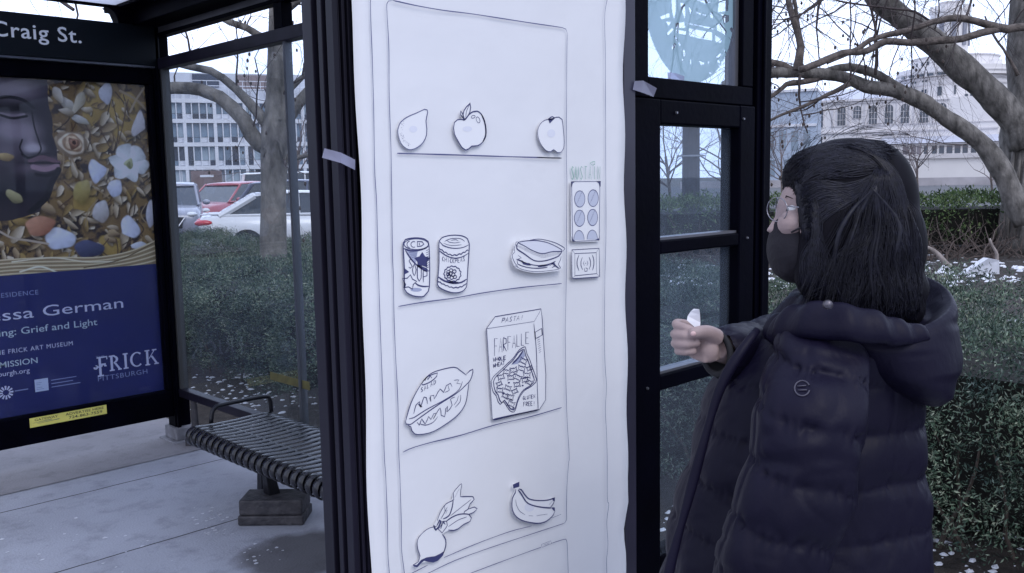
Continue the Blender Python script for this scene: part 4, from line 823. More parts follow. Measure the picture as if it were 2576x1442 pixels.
ribbon(b, [wp(2, q, YPAP-.0014) for q in [(2268, 66), (2245, 45), (2290, 32), (2288, 58), (2268, 66)]], LW); b.build('outline', GREEN, t); b2.build('fill', mat('paper_fill', (.70, .74, .78), rough=.75), t)
# tape
TAPE = glass('clear_tape', dirt=.38, tint=(.7, .72, .8), dcol=(.75, .74, .9))
def tapep(label, pts, th=.0008):
    c_ = sum((Vector(q) for q in pts), Vector())/len(pts); t = thing('tape', label, 'tape', c_); b = MB(); n = len(pts)//2
    for i in range(n-1): b.quad(pts[i], pts[i+1], pts[2*n-2-i], pts[2*n-1-i])
    o = b.build('strip', TAPE, t); md = o.modifiers.new('t', 'SOLIDIFY'); md.thickness = .0004; return t
A_ = [onY(832, 372, 1.378), onY(857, 384, 1.3785), onY(893, 402, 1.380), onY(893, 428, 1.380), onY(857, 410, 1.3785), onY(826, 396, 1.378)]
A_[0].y = A_[5].y = 1.398; tapep('clear tape strip holding the left paper edge to the fluted post', A_)
B_ = [onY(1596, 204, 1.384), onY(1618, 203, 1.379), onY(1652, 222, 1.390), onY(1644, 244, 1.392), onY(1612, 232, 1.380), onY(1592, 226, 1.384)]
tapep('crumpled white tape stuck across the black mullion', B_)
C_ = [onY(1679, 182, 1.430), onY(1700, 184, 1.4295), onY(1722, 192, 1.430), onY(1719, 211, 1.430), onY(1700, 206, 1.4295), onY(1680, 200, 1.430)]
tapep('white paper tab stuck low on the glass beside the round seal', C_)
# ================================================================== bench
BN = thing('bench', 'black metal strap bench with rolled front edge under the back glass', 'bench', (2.18, 3.4, 0))
BM = mat('bench_black', (.008, .008, .012), rough=.35, spec=.4, var=.5, scale=30, bump=.05, bscale=90)
ST = mat('bench_strap', (.0045, .004, .0075), rough=.27, spec=.55, var=.5, scale=16, coat=.1)
b = MB(); pitch = .0575; y = 4.285; xf = 1.985; xb = 2.40
while y > 2.35:
    prof = [(xb+.02, .345), (xb+.028, .37), (xb+.012, .395), (xb-.05, .405), (2.2, .398), (2.06, .400)]
    for k in range(11): a_ = rad(80+k*23); prof.append((xf+.050*math.cos(a_)+.0, .357+.050*math.sin(a_)))
    h = .0222
    outer = [Vector((x, 0, z)) for x, z in prof]; inn = []
    for i, q in enumerate(outer):
        t_ = outer[min(i+1, len(outer)-1)]-outer[max(i-1, 0)]; t_.normalize(); inn.append(q+Vector((t_.z, 0, -t_.x))*-.005)
    rings = [[q.lerp(r_, .75)+Vector((0, y+h, 0)), q+Vector((0, y+h*.55, 0)), q-(r_-q)*.18+Vector((0, y, 0)), q+Vector((0, y-h*.55, 0)), q.lerp(r_, .75)+Vector((0, y-h, 0)), r_+Vector((0, y-h, 0)), r_+Vector((0, y+h, 0))] for q, r_ in zip(outer, inn)]
    b.loft(rings); y -= pitch
b.build('seat', ST, BN, smooth=True)
b = MB()
for x, z in ((xf, .357), (xb-.02, .372), (2.12, .385), (2.28, .385)): b.tube([(x, 4.30, z), (x, 2.33, z)], .034 if x in (xf,) else .014, 10)
b.build('seat_frame', BM, BN, smooth=True)
b = MB(); hp = smooth_line([(2.06, 4.27, .41), (2.075, 4.275, .47), (2.10, 4.28, .488), (2.36, 4.285, .488), (2.40, 4.283, .470), (2.405, 4.28, .40)], .02); b.tube(hp, .011, 10); b.build('armrest', BM, BN, smooth=True)
for yy in (3.86, 2.65):
    b = MB(); b.loft([[(2.12, yy-.03, .12), (2.18, yy-.03, .12), (2.18, yy+.03, .12), (2.12, yy+.03, .12)], [(2.115, yy-.022, .2), (2.165, yy-.022, .2), (2.165, yy+.022, .2), (2.115, yy+.022, .2)], [(2.10, yy-.025, .38), (2.17, yy-.025, .38), (2.17, yy+.025, .38), (2.10, yy+.025, .38)]])
    b.build('leg', BM, BN, bevel=.004)
b = MB(); b.loft([[(2.30, 4.235, 0), (2.38, 4.235, 0), (2.38, 4.285, 0), (2.30, 4.285, 0)], [(2.32, 4.24, .37), (2.37, 4.24, .37), (2.37, 4.28, .37), (2.32, 4.28, .37)]]); b.build('leg', BM, BN, bevel=.004)
BLK = mat('block_dark', (.022, .021, .027), rough=.6, var=.7, scale=22, bump=.4, bscale=50, col2=(.075, .07, .075))
u_ = Vector((.70, -.715, 0)); v_ = Vector((.715, .70, 0))
for yy in (3.83, 2.62):
    c_ = Vector((2.148, yy, 0)); b = MB()
    b.obox(c_+Vector((0, 0, .085)), u_*.15, v_*.085, Vector((0, 0, .0365))); b.obox(c_+Vector((0, 0, .024)), u_*.156, v_*.092, Vector((0, 0, .0235)))
    b.build('foot_block', BLK, BN, bevel=.008)
SALT = mat('salt_mark', (.55, .56, .60), rough=.9, var=.15, scale=30)
r5 = random.Random(8); b = MB()
for (px_, py_, n_, sp_) in ((520, 1300, 26, .035), (540, 1335, 14, .03), (180, 1330, 8, .12), (330, 1400, 8, .10), (90, 1390, 7, .12), (650, 1395, 14, .06)):
    c_ = onZ(px_, py_, 0)
    for k in range(n_):
        q = c_+Vector((r5.gauss(0, sp_), r5.gauss(0, sp_*1.8), 0)); s_ = r5.uniform(.003, .014); a0 = r5.uniform(0, 6)
        b.add([q+Vector((s_*r5.uniform(.5, 1.2)*math.cos(a0+t_), s_*r5.uniform(.4, 1)*math.sin(a0+t_), .0015)) for t_ in (0, 1.1, 2.2, 3.3, 4.4, 5.4)], [(0, 1, 2, 3, 4, 5)])
tag(b.build('salt_marks', SALT), 'white salt scuffs and grit on the pavement slabs', 'salt', kind='stuff')
# small things lying on the slab: bits of paper, salt stains are in the concrete
t = thing('bench_bracket', 'dark steel foot bolted to the slab at the far end of the bench', 'bracket', (2.33, 4.72, 0))
b = MB(); c_ = onZ(494, 1118, 0); b.obox((c_.x, c_.y, .035), u_*.05, v_*.05, (0, 0, .034)); b.tube([(c_.x, c_.y, .07), (c_.x, c_.y, .30)], [.026, .018], 8); b.build('foot', BLK, t, bevel=.004)
# ================================================================== hedges
def leaf_cloud(P, N, size, aspect=.28, jit=.9, seed=1):
    """one narrow two-quad leaf per point P, roughly facing N. returns V,F"""
    r = np.random.default_rng(seed); n = len(P)
    d = N+r.normal(0, jit, (n, 3)); d /= np.linalg.norm(d, axis=1)[:, None]+1e-9
    a = r.normal(0, 1, (n, 3)); s_ = np.cross(d, a); s_ /= np.linalg.norm(s_, axis=1)[:, None]+1e-9
    L = size*r.uniform(.6, 1.4, n)[:, None]; w = L*aspect
    nn = np.cross(d, s_)
    V = np.stack([P, P+d*L*.5+s_*w*.5+nn*L*.06, P+d*L, P+d*L*.5-s_*w*.5+nn*L*.06], 1).reshape(-1, 3)
    F = np.arange(n*4).reshape(n, 4); return V, F

def tufts(C, N, per, spread, size, seed, aspect=.28, jit=.8):
    r = np.random.default_rng(seed); n = len(C)
    P = np.repeat(C, per, 0)+r.normal(0, spread, (n*per, 3)); NN = np.repeat(N, per, 0)
    return leaf_cloud(P, NN, size, aspect, jit, seed+1)

YEW = leafmat('yew_leaves', [(.026, .052, .040), (.060, .102, .080), (.105, .158, .128), (.165, .220, .185), (.28, .32, .28)], rough=.6)
YEW2 = leafmat('far_hedge_leaves', [(.05, .088, .046), (.095, .16, .075), (.15, .225, .105), (.22, .29, .15)], rough=.6)
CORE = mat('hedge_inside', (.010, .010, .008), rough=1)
TWIG = mat('twig_bark', (.075, .058, .048), rough=.9, var=.35, scale=30)
def lumpy(x, y, s=1.0): return .5*np.sin(x*2.1/s+np.sin(y*1.7/s)*1.3)+.5*np.sin(y*2.7/s+np.cos(x*2.3/s)*1.6)

def hedge(name, label, x0, x1, y0, y1, h, dens, size, seed, ground=0, facing=None):
    """yew block: foliage shell over a dark twiggy core, bare stems low down"""
    shf = lambda y: .42*np.clip((np.asarray(y)-2.2)/2.2, 0, 1)
    r = np.random.default_rng(seed); t = thing(name, label, 'hedge', ((x0+x1)/2, (y0+y1)/2, ground))
    def skin(n, side):
        if side == 'top': x = r.uniform(x0, x1, n); y = r.uniform(y0, y1, n); z = np.full(n, h); N = np.tile([0, 0, 1.], (n, 1))
        elif side == 'w': x = np.full(n, x0); y = r.uniform(y0, y1, n); z = h*(r.uniform(.06, 1, n))**.85; N = np.tile([-1., 0, .25], (n, 1))
        elif side == 's': x = r.uniform(x0, x1, n); y = np.full(n, y0); z = h*r.uniform(.12, 1, n); N = np.tile([0, -1., .25], (n, 1))
        else: x = r.uniform(x0, x1, n); y = np.full(n, y1); z = h*r.uniform(.12, 1, n); N = np.tile([0, 1., .25], (n, 1))
        lp = lumpy(x+z, y+z*1.4); l2 = lumpy(x*3.1+z*2, y*3.3-z*3)
        dep = .16*lp+.08*l2-np.abs(r.normal(0, .05, n))
        z = z+np.where(np.array(side == 'top'), dep*.75, .03*lp); 
        if side == 'w': x = x-dep-.10*(z/h)**2*0-.0+.12*np.clip(.45-z/h, 0, 1)
        if side == 's': y = y-dep
        # rounded shoulders
        e = np.clip((x-x0)/.35, 0, 1)
        if side == 'top': z = z-.18*(1-e)**2
        if side == 'w': x = x+.22*np.clip((z/h-.75)/.25, 0, 1)**2
        x = x-shf(y)*np.clip(1-(x-x0)/1.6, 0, 1)
        return np.stack([x, y, z+ground], 1), N
    Cs = []; Ns = []
    A = {'top': (x1-x0)*(y1-y0), 'w': h*(y1-y0), 's': h*(x1-x0), 'n': h*(x1-x0)}
    for s_, k in (('top', .8), ('w', 1.25), ('s', 1.0), ('n', .4)):
        c_, n_ = skin(int(A[s_]*dens*k), s_); Cs.append(c_); Ns.append(n_)
    C_ = np.concatenate(Cs); N_ = np.concatenate(Ns)
    gap = lumpy(C_[:, 0]*2.3+C_[:, 2]*3.1, C_[:, 1]*2.9-C_[:, 2]*2)+.25*r.normal(0, 1, len(C_)); keep = gap > -.62-.9*np.clip(C_[:, 2]/h-.5, 0, 1); C_, N_ = C_[keep], N_[keep]
    V, F = tufts(C_, N_, 15, .027, size, seed+5, .27)
    np_mesh('foliage', V, F, YEW, t)
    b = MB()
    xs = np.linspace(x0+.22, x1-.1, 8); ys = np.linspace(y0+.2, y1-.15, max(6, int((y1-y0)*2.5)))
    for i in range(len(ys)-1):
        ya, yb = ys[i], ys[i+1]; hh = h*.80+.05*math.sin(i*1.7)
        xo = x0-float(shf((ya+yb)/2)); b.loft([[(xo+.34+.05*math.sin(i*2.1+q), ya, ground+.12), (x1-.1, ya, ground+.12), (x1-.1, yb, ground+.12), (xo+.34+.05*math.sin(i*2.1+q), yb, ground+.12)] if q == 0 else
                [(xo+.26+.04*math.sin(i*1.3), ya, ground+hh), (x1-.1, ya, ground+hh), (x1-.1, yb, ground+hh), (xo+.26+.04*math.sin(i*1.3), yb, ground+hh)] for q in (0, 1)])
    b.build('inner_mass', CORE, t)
    b = MB(); rr_ = random.Random(seed)
    for i in range(int((y1-y0)*7)):
        y = rr_.uniform(y0+.1, y1-.1); x = x0-float(shf(y))+rr_.uniform(.15, .6); q = Vector((x, y, ground-.02)); pts = [q]; dr = Vector((rr_.uniform(-.5, .1), rr_.uniform(-.6, .6), 1)).normalized()
        for k in range(4): q = q+dr*.13; dr = (dr+Vector((rr_.uniform(-.35, .3), rr_.uniform(-.35, .35), .1))).normalized(); pts.append(q)
        b.tube(pts, [.012, .010, .008, .006, .004], 5)
    tag(b.build('stems', TWIG, t), kind='stuff'); return t

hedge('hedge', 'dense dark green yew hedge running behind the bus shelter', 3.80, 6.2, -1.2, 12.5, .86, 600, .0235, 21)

def leafblob_hedge(name, label, pts, w, h, dens, size, seed, g, m=YEW2):
    """far hedge following a line of ground points"""
    r = np.random.default_rng(seed); t = thing(name, label, 'hedge', pts[0]); C_ = []; N_ = []; b = MB()
    for a, c in zip(pts[:-1], pts[1:]):
        a, c = Vector(a), Vector(c); L = (c-a).length; u = (c-a)/L; v = Vector((-u.y, u.x, 0)); n = int(L*(w+h*2)*dens)
        s_ = r.uniform(0, L, n); q = r.uniform(-1, 1, n)*(w/2+h*.7)
        side = np.abs(q) > w/2; zz_ = np.where(side, h-(np.abs(q)-w/2)/.7*.78, h); qq = np.clip(q, -w/2, w/2)
        P = np.array(a)+s_[:, None]*np.array(u)+qq[:, None]*np.array(v); lp = lumpy(P[:, 0]*1.2, P[:, 1]*1.2+zz_)
        P[:, 2] = g+zz_+.10*lp*np.where(side, .3, 1)+r.normal(0, .04, n); P += np.where(side, np.sign(q)*(.10*lp), 0)[:, None]*np.array(v)
        N = np.where(side[:, None], np.sign(q)[:, None]*np.array(v)+np.array([0, 0, .4]), np.array([0, 0, 1.])); C_.append(P); N_.append(N)
        k = int(L/1.2)+1
        for i in range(k):
            p0 = a+u*(L*i/k); p1 = a+u*(L*(i+1)/k); hh = h*.82
            ring = lambda z, ww: [p0+v*ww+Vector((0, 0, z)), p1+v*ww+Vector((0, 0, z)), p1-v*ww+Vector((0, 0, z)), p0-v*ww+Vector((0, 0, z))]
            b.loft([ring(g+.12, w*.42), ring(g+hh, w*.42)])
    V, F = tufts(np.concatenate(C_), np.concatenate(N_), 6, .05, size, seed+3, .32)
    np_mesh('foliage', V, F, m, t); b.build('inner_mass', CORE, t); return t

def gp(x, D, z=0): q = atD(x, 700, D); return Vector((q.x, q.y, z))
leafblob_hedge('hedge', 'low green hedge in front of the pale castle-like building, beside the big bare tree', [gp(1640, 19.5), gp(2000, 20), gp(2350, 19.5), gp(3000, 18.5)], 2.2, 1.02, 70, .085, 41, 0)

# bare twiggy undergrowth at the foot of the far hedge: nobody could count it
b = MB(); r4 = random.Random(9)
for i in range(420):
    px = r4.uniform(1650, 2700); q = gp(px, r4.uniform(16.6, 18.2)); pts = [q]; dr = Vector((r4.uniform(-1, 1), r4.uniform(-1, 1), r4.uniform(.25, 1))).normalized(); L = r4.uniform(.12, .26)
    for k in range(4): q = q+dr*L; dr = (dr+Vector((r4.uniform(-.5, .5), r4.uniform(-.5, .5), r4.uniform(-.2, .3)))).normalized(); pts.append(q)
    w = r4.uniform(.006, .018); b.tube(pts, [w, w*.8, w*.6, w*.45, w*.3], 4, cap=False)
tag(b.build('brushwood', mat('brush_bark', (.11, .085, .075), rough=.9, var=.4, scale=3), None), 'tangle of bare brown brushwood in front of the far low hedge', 'brushwood', kind='stuff')
def stick(label, D, pts, r_, m=None):
    P_ = [atD(x, y, D) for x, y in pts]; t = thing('fallen_branch', label, 'branch', P_[-1]); b = MB(); P_ = smooth_line(P_, .05)
    b.tube(P_, [r_*(1-.6*i/len(P_)) for i in range(len(P_))], 7); b.build('limb', m or mat('dead_wood', (.30, .26, .24), rough=.9, var=.35, scale=9), t, smooth=True); return t
stick('pale broken branch leaning over the snowy gap behind the hedge', 15.6, [(2392, 680), (2372, 655), (2350, 632), (2322, 618)], .06)
stick('thin pale bent twig standing in the snowy gap beneath the big tree', 15.8, [(2505, 668), (2508, 640), (2496, 618), (2490, 600)], .035)
# snow crumbs and litter on the bed
def crumbs(name, label, spots, n, s0, s1, m, seed, cat):
    r = random.Random(seed); b = MB()
    for i in range(n):
        x, y, sp = r.choice(spots); q = Vector((x+r.gauss(0, sp), y+r.gauss(0, sp), 0)); 
        if q.x < 2.66: continue
        q.z = float(bedz(np.array(q.x), np.array(q.y))); s = r.uniform(s0, s1); a = r.uniform(0, 6.28)
        ring = [q+Vector((s*r.uniform(.5, 1.1)*math.cos(a+k), s*r.uniform(.35, .8)*math.sin(a+k), .002)) for k in np.linspace(0, 5.3, 6)]
        topr = [v.lerp(q, .45)+Vector((0, 0, s*r.uniform(.15, .4))) for v in ring]; b.loft([ring, topr])
    return tag(b.build(name, m), label, cat, kind='stuff')
SNOW = mat('old_snow', (.72, .74, .80), rough=.7, var=.08, scale=12)
g1 = []
for (px, py, sp) in ((520, 985, .22), (600, 1000, .25), (570, 960, .18), (655, 1010, .2), (720, 900, .2), (560, 860, .2), (1720, 1090, .2), (1760, 1210, .25), (1690, 1330, .15), (2520, 1380, .25), (2560, 1250, .2), (2470, 1420, .2)): q = onZ(px, py, 0); g1.append((q.x, q.y, sp))
crumbs('snow_crumbs', 'crumbs of old snow lying on the mulch under the yew hedge', g1, 420, .003, .03, SNOW, 3, 'snow')
g2 = []
for px in range(1660, 2720, 35):
    for D in (13.5, 14.6, 15.6): q = gp(px, D); g2.append((q.x, q.y, .5))
crumbs('snow_patches', 'patchy snow in the gap between the two hedges', g2, 420, .03, .11, SNOW, 4, 'snow')
t = thing('paper_litter', 'scrap of white litter lying on snow in the gap behind the hedge', 'litter', gp(2468, 14.2))
q = gp(2468, 14.2); b = MB(); b.loft([[q+Vector((-.22, .2, 0)), q+Vector((.2, -.2, 0)), q+Vector((.25, -.1, 0)), q+Vector((-.12, .3, 0))], [q+Vector((.0, -.1, .26)), q+Vector((.16, -.2, .22)), q+Vector((.2, -.12, .22)), q+Vector((.06, .0, .26))]]); b.build('sheet', SNOW, t)

# ================================================================== trees
BARK = mat('grey_bark', (.155, .145, .135), rough=.9, var=.6, scale=9, bump=1.0, bscale=34, detail=10, stretch=(1, 1, .4))
BARK2 = mat('brown_bark', (.125, .105, .095), rough=.92, var=.5, scale=8, bump=1.0, bscale=30, detail=8)
FINE = mat('fine_twigs', (.07, .055, .055), rough=.9, var=.3, scale=4)
def grow(mb, p, d, r, L, depth, rnd, droop=0.0, seeds=None, split=(2, 3), wig=.28):
    """recursive bare branch"""
    n = 4; pts = [p]; rr_ = [r]; q = p.copy(); dd = d.copy()
    for k in range(n):
        dd = (dd+Vector((rnd.gauss(0, wig), rnd.gauss(0, wig), rnd.gauss(0, wig)-droop))*.5).normalized(); q = q+dd*(L/n); pts.append(q); rr_.append(r*(1-.42*(k+1)/n))
        if depth > 0 and k in (1, 2, 3) and rnd.random() < .75:
            ax = dd.orthogonal().normalized(); ax = Matrix.Rotation(rnd.uniform(0, 6.28), 3, dd) @ ax
            nd = (dd*.75+ax*rnd.uniform(.5, .95)+Vector((0, 0, .12-droop))).normalized(); grow(mb, q, nd, rr_[-1]*rnd.uniform(.45, .65), L*rnd.uniform(.5, .75), depth-1, rnd, droop, seeds, split, wig)
    mb.tube(pts, rr_, 7 if r > .03 else 4 if r > .008 else 3, cap=False)
    if depth > 0:
        for k in range(rnd.randint(1, 2)):
            ax = dd.orthogonal().normalized(); ax = Matrix.Rotation(rnd.uniform(0, 6.28), 3, dd) @ ax
            grow(mb, q, (dd+ax*rnd.uniform(.25, .6)).normalized(), rr_[-1]*.8, L*.7, depth-1, rnd, droop, seeds, split, wig)
    elif seeds is not None and rnd.random() < .22: seeds.append(q)
def limb(mb, P_, r0, r1, n=10, wob=.0):
    P_ = smooth_line(P_, .12); m_ = len(P_); ph = rng.uniform(0, 9)
    mb.tube([q+Vector((rng.gauss(0, wob), rng.gauss(0, wob), rng.gauss(0, wob))) for q in P_], [(r0+(r1-r0)*(i/(m_-1))**.62)*(1+.05*math.sin(i*.9+ph)+.04*math.sin(i*.37+2*ph)) for i in range(m_)], n); return P_
def sprout(mb, P_, r, L, depth, rnd, every, up=.3, seeds=None, droop=0.0, start=.25):
    for i in range(int(len(P_)*start), len(P_)):
        if rnd.random() < every:
            d = (P_[min(i+1, len(P_)-1)]-P_[max(i-1, 0)]).normalized(); ax = Matrix.Rotation(rnd.uniform(0, 6.28), 3, d) @ d.orthogonal().normalized()
            grow(mb, P_[i].copy(), (ax+d*.4+Vector((0, 0, up))).normalized(), r*rnd.uniform(.6, 1), L*rnd.uniform(.6, 1.2), depth, rnd, droop, seeds)
# -- tree behind the back glass (about 9 m off)
D = 9.2; T = thing('street_tree', 'bare grey tree with a knotted trunk behind the back glass, above the yew hedge', 'tree', gp(690, D, -.05))
def P9(*xy, D=D, off=0): return [atD(x, y, D+off*i) for i, (x, y) in enumerate(xy)]
b = MB(); rn = random.Random(31); seeds = []
w = lambda px: px/FPX*D/2
tr = smooth_line([gp(688, D, -.1)]+P9((688, 640), (688, 560), (688, 470), (690, 420), (692, 372), (694, 330), (695, 250), (697, 150), (699, 60), (701, -60), (704, -220), (700, -420)), .1)
def trr(i, n):
    t_ = i/n
    return 0
pyx = [(900, 74), (585, 66), (500, 62), (430, 66), (380, 72), (330, 72), (290, 56), (200, 49), (60, 46), (-60, 42), (-220, 34), (-420, 22)]
rads = []
for q in tr:
    v = q-CAM; zc_ = v.dot(FW); y_ = PH/2-FPX*v.dot(UP)/zc_; rads.append(w(np.interp(y_, [a for a, _ in pyx[::-1]], [c for _, c in pyx[::-1]])))
b.tube(tr, rads, 16)
# knots, folds of bark
for (x, y, s_) in ((678, 343, 15), (692, 352, 20), (705, 300, 9), (668, 372, 14)):
    q = atD(x, y, D-w(66)*.92); b.ell(q, w(s_), w(s_)*.45, w(s_)*.8, 12, 8, Matrix.Rotation(rad(-45), 3, 'Z'))
b.tube(P9((663, 395), (672, 362), (690, 345), (704, 362), (712, 400), D=D-w(70)*.86), [w(5), w(9), w(11), w(9), w(4)], 8)
b.build('trunk', BARK, T, smooth=True)
for kk, (pts, r0, r1) in enumerate((([(675, 372), (652, 362), (632, 338), (612, 300), (585, 272), (552, 244), (505, 226), (440, 221), (340, 228), (220, 200)], w(46), w(22)),
                        ([(675, 318), (654, 290), (630, 262), (595, 225), (560, 196), (530, 178), (480, 168), (420, 150), (340, 110)], w(30), w(14)),
                        ([(712, 320), (730, 292), (752, 258), (775, 232), (830, 190), (930, 140)], w(36), w(18)),
                        ([(705, 255), (728, 225), (760, 195), (800, 170)], w(28), w(10)),
                        ([(715, 395), (735, 400), (770, 392), (820, 388)], w(22), w(8)),
                        ([(693, 120), (660, 95), (620, 70), (575, 55), (520, 20), (440, -40)], w(26), w(8)),
                        ([(697, 40), (740, 10), (800, -40)], w(26), w(8)))):
    b = MB(); P_ = limb(b, P9(*pts, off=.03*(kk % 2)), r0, r1, 10); b.build('limb', BARK, T, smooth=True)
    b = MB(); sprout(b, P_, .014, .8, 3, rn, .30, .5, seeds, start=.12); tag(b.build('twigs', FINE, T), kind='stuff')
for k in range(2):
    b = MB()
    for i in range(9): grow(b, tr[int(len(tr)*rn.uniform(.6, .95))].copy(), Vector((rn.uniform(-1, 1), rn.uniform(-1, 1), rn.uniform(.1, .8))).normalized(), .02, 1.0, 3, rn, .02, seeds)
    tag(b.build('twigs', FINE, T), kind='stuff')
b = MB()
for q in seeds[:260]: b.ell(q+Vector((0, 0, -.02)), .013, .013, .02, 5, 4)
tag(b.build('seed_pods', mat('seed_pod', (.06, .045, .04), rough=.9), T), kind='stuff')
# -- big tree at the right edge (about 18 m off)
D2 = 18.0; w2 = lambda px: px/FPX*D2/2
T = thing('street_tree', 'massive bare tree with long arching low limbs at the right, behind the far low hedge', 'tree', gp(2585, D2, 0)); seeds = []
def P18(*xy, d=0): return [atD(x, y, D2+d) for x, y in xy]
b = MB(); tr = smooth_line([gp(2596, D2, -.1)]+P18((2592, 500), (2588, 420), (2584, 340), (2592, 240), (2596, 140), (2590, 60), (2592, -60), (2600, -260), (2590, -500)), .25)
pyx = [(700, 190), (560, 150), (500, 130), (420, 118), (340, 128), (240, 100), (140, 118), (60, 96), (-60, 80), (-260, 60), (-500, 34)]; rads = []
for q in tr:
    v = q-CAM; zc_ = v.dot(FW); y_ = PH/2-FPX*v.dot(UP)/zc_; rads.append(w2(np.interp(y_, [a for a, _ in pyx[::-1]], [c for _, c in pyx[::-1]])))
b.tube(tr, rads, 18)
for i in range(7):
    x0 = 2538+i*17; b.tube(P18((x0+18, 330), (x0+6, 430), (x0-2, 520), (x0-8, 600), d=-w2(120)*.93+.06*abs(i-3)), [w2(6), w2(10), w2(15), w2(20)], 7)
b.build('trunk', BARK, T, smooth=True)
for pts, r0, r1, d, m_ in (
    ([(2585, 360), (2560, 315), (2528, 275), (2480, 225), (2430, 180), (2375, 130), (2330, 92), (2280, 55), (2225, 10), (2170, -50), (2090, -130)], w2(80), w2(52), -.3, BARK),
    ([(2580, 560), (2560, 520), (2535, 460), (2500, 398), (2450, 345), (2385, 300), (2330, 262), (2285, 240), (2235, 225), (2180, 218), (2140, 200), (2090, 188), (2030, 184), (1965, 182), (1900, 190), (1820, 215)], w2(60), w2(20), -.9, BARK),
    ([(2285, 238), (2250, 215), (2210, 190), (2155, 172), (2105, 172), (2070, 184)], w2(26), w2(17), -.9, BARK),
    ([(2680, 60), (2576, 68), (2520, 72), (2470, 58), (2420, 46), (2380, 48), (2330, 60), (2280, 78), (2230, 88), (2190, 100), (2160, 122), (2120, 140), (2080, 158)], w2(24), w2(11), -1.5, BARK2),
    ([(2520, 72), (2470, 82), (2420, 98), (2360, 102), (2290, 108), (2230, 104), (2180, 128), (2120, 134), (2060, 160), (2010, 176)], w2(18), w2(16), -1.5, BARK2),
    ([(2005, 178), (2010, 150), (2015, 118), (2005, 80), (1995, 45), (1985, 10), (1975, -40)], w2(22), w2(12), -1.0, BARK2),
    ([(2018, 118), (2008, 70), (2002, 20), (1990, -60)], w2(12), w2(8), -1.0, BARK2),
    ([(2135, 212), (2080, 240), (2020, 268), (1970, 288), (1900, 320)], w2(14), w2(5), -1.0, BARK2),
    ([(2012, 190), (2010, 240), (2018, 290), (2032, 335)], w2(8), w2(3), -1.0, FINE),
    ([(2090, 188), (2030, 205), (1980, 212), (1945, 240), (1880, 270)], w2(18), w2(8), -.9, BARK2),
    ([(2000, 182), (1970, 164), (1930, 156), (1860, 150)], w2(20), w2(12), -.9, BARK2),
    ([(2140, 200), (2138, 130), (2141, 60), (2137, -20)], w2(5), w2(3), -1.2, FINE),
    ([(2203, 190), (2205, 120), (2200, 60), (2188, 10), (2180, -40)], w2(7), w2(6), -1.2, FINE),
    ([(2560, 190), (2535, 140), (2500, 90), (2478, 40)], w2(10), w2(4), -.6, BARK2),
    ([(2350, 60), (2300, 30), (2230, 20), (2150, 10), (2060, -10)], w2(6), w2(4), -1.4, FINE)):
    b = MB(); P_ = limb(b, P18(*pts, d=d), r0, r1, 10, .004); b.build('limb', m_, T, smooth=True)
    b = MB(); sprout(b, P_, .020, 1.3, 3, rn, .10 if r0 > w2(20) else .16, .35, seeds, start=.2); tag(b.build('twigs', FINE, T), kind='stuff') if b.v else None
b = MB()
for i in range(44): grow(b, atD(rn.uniform(1700, 2700), rn.uniform(-320, -60), D2+rn.uniform(-1.5, 1.5)), Vector((rn.uniform(-1, 1), rn.uniform(-1, 1), rn.uniform(-.5, .2))).normalized(), .035, 1.9, 3, rn, .10, seeds)
tag(b.build('twigs', FINE, T), kind='stuff')
b = MB()
for q in seeds[:190]: b.ell(q+Vector((0, 0, -.04)), .022, .022, .035, 5, 4)
tag(b.build('seed_pods', MATS['seed_pod'], T), kind='stuff')
# -- branches of a tree over the far end of the shelter (seen above the sign)
T = thing('street_tree', 'bare tree whose dark twigs show between the roof and the street name sign', 'tree', (2.2, 14, 0)); seeds = []
b = MB(); tr = [Vector((2.2, 14, -.1)), Vector((2.25, 13.9, 2)), Vector((2.3, 13.7, 4)), Vector((2.5, 13.4, 6.5))]; P_ = limb(b, tr, .22, .1); b.build('trunk', BARK, T, smooth=True)
for i in range(5):
    b = MB(); st = P_[int(len(P_)*rn.uniform(.4, .95))]; en = atD(rn.uniform(-40, 420), rn.uniform(-60, 40), rn.uniform(9, 12)); mid = (st+en)/2+Vector((0, 0, .5))
    q = limb(b, [st, mid, en], .06, .02, 7); sprout(b, q, .016, 1.1, 3, rn, .3, .0, seeds, start=.2); b.build('limb', FINE, T)
# -- small far bare trees in front of the castle building
def small_tree(label, px, D, h, seed, spread=.9):
    r = random.Random(seed); g = gp(px, D, -.3); T = thing('bare_tree', label, 'tree', g); b = MB(); P_ = limb(b, [g, g+Vector((r.uniform(-.2, .2), .1, h*.25)), g+Vector((r.uniform(-.3, .3), .2, h*.5))], h*.016, h*.011, 6); b.build('trunk', BARK2, T)
    b = MB()
    for i in range(11): grow(b, P_[int(len(P_)*r.uniform(.45, .98))].copy(), Vector((r.uniform(-spread, spread), r.uniform(-spread, spread), r.uniform(.4, 1))).normalized(), h*.007, h*.36, 3, r)
    b.build('crown', mat('pale_twigs', (.16, .13, .13), rough=.9), T)
small_tree('small pale bare tree just behind the woman\'s head, in front of the castle building', 2305, 60, 5.2, 3)
small_tree('small bare tree left of the big trunk, in front of lower castle windows', 2490, 55, 4.6, 4)
small_tree('bushy bare tree in front of the bluish office building at the shelter edge', 1965, 62, 5.5, 5)
small_tree('bare tree seen through the bolted window frame, right of the dark post', 1830, 40, 5.5, 6)
small_tree('bare tree seen through the bolted window frame, left of the dark post', 1690, 42, 5.6, 7)
small_tree('bare tree right behind the grey trunk, seen past the corner post', 760, 60, 8, 8)
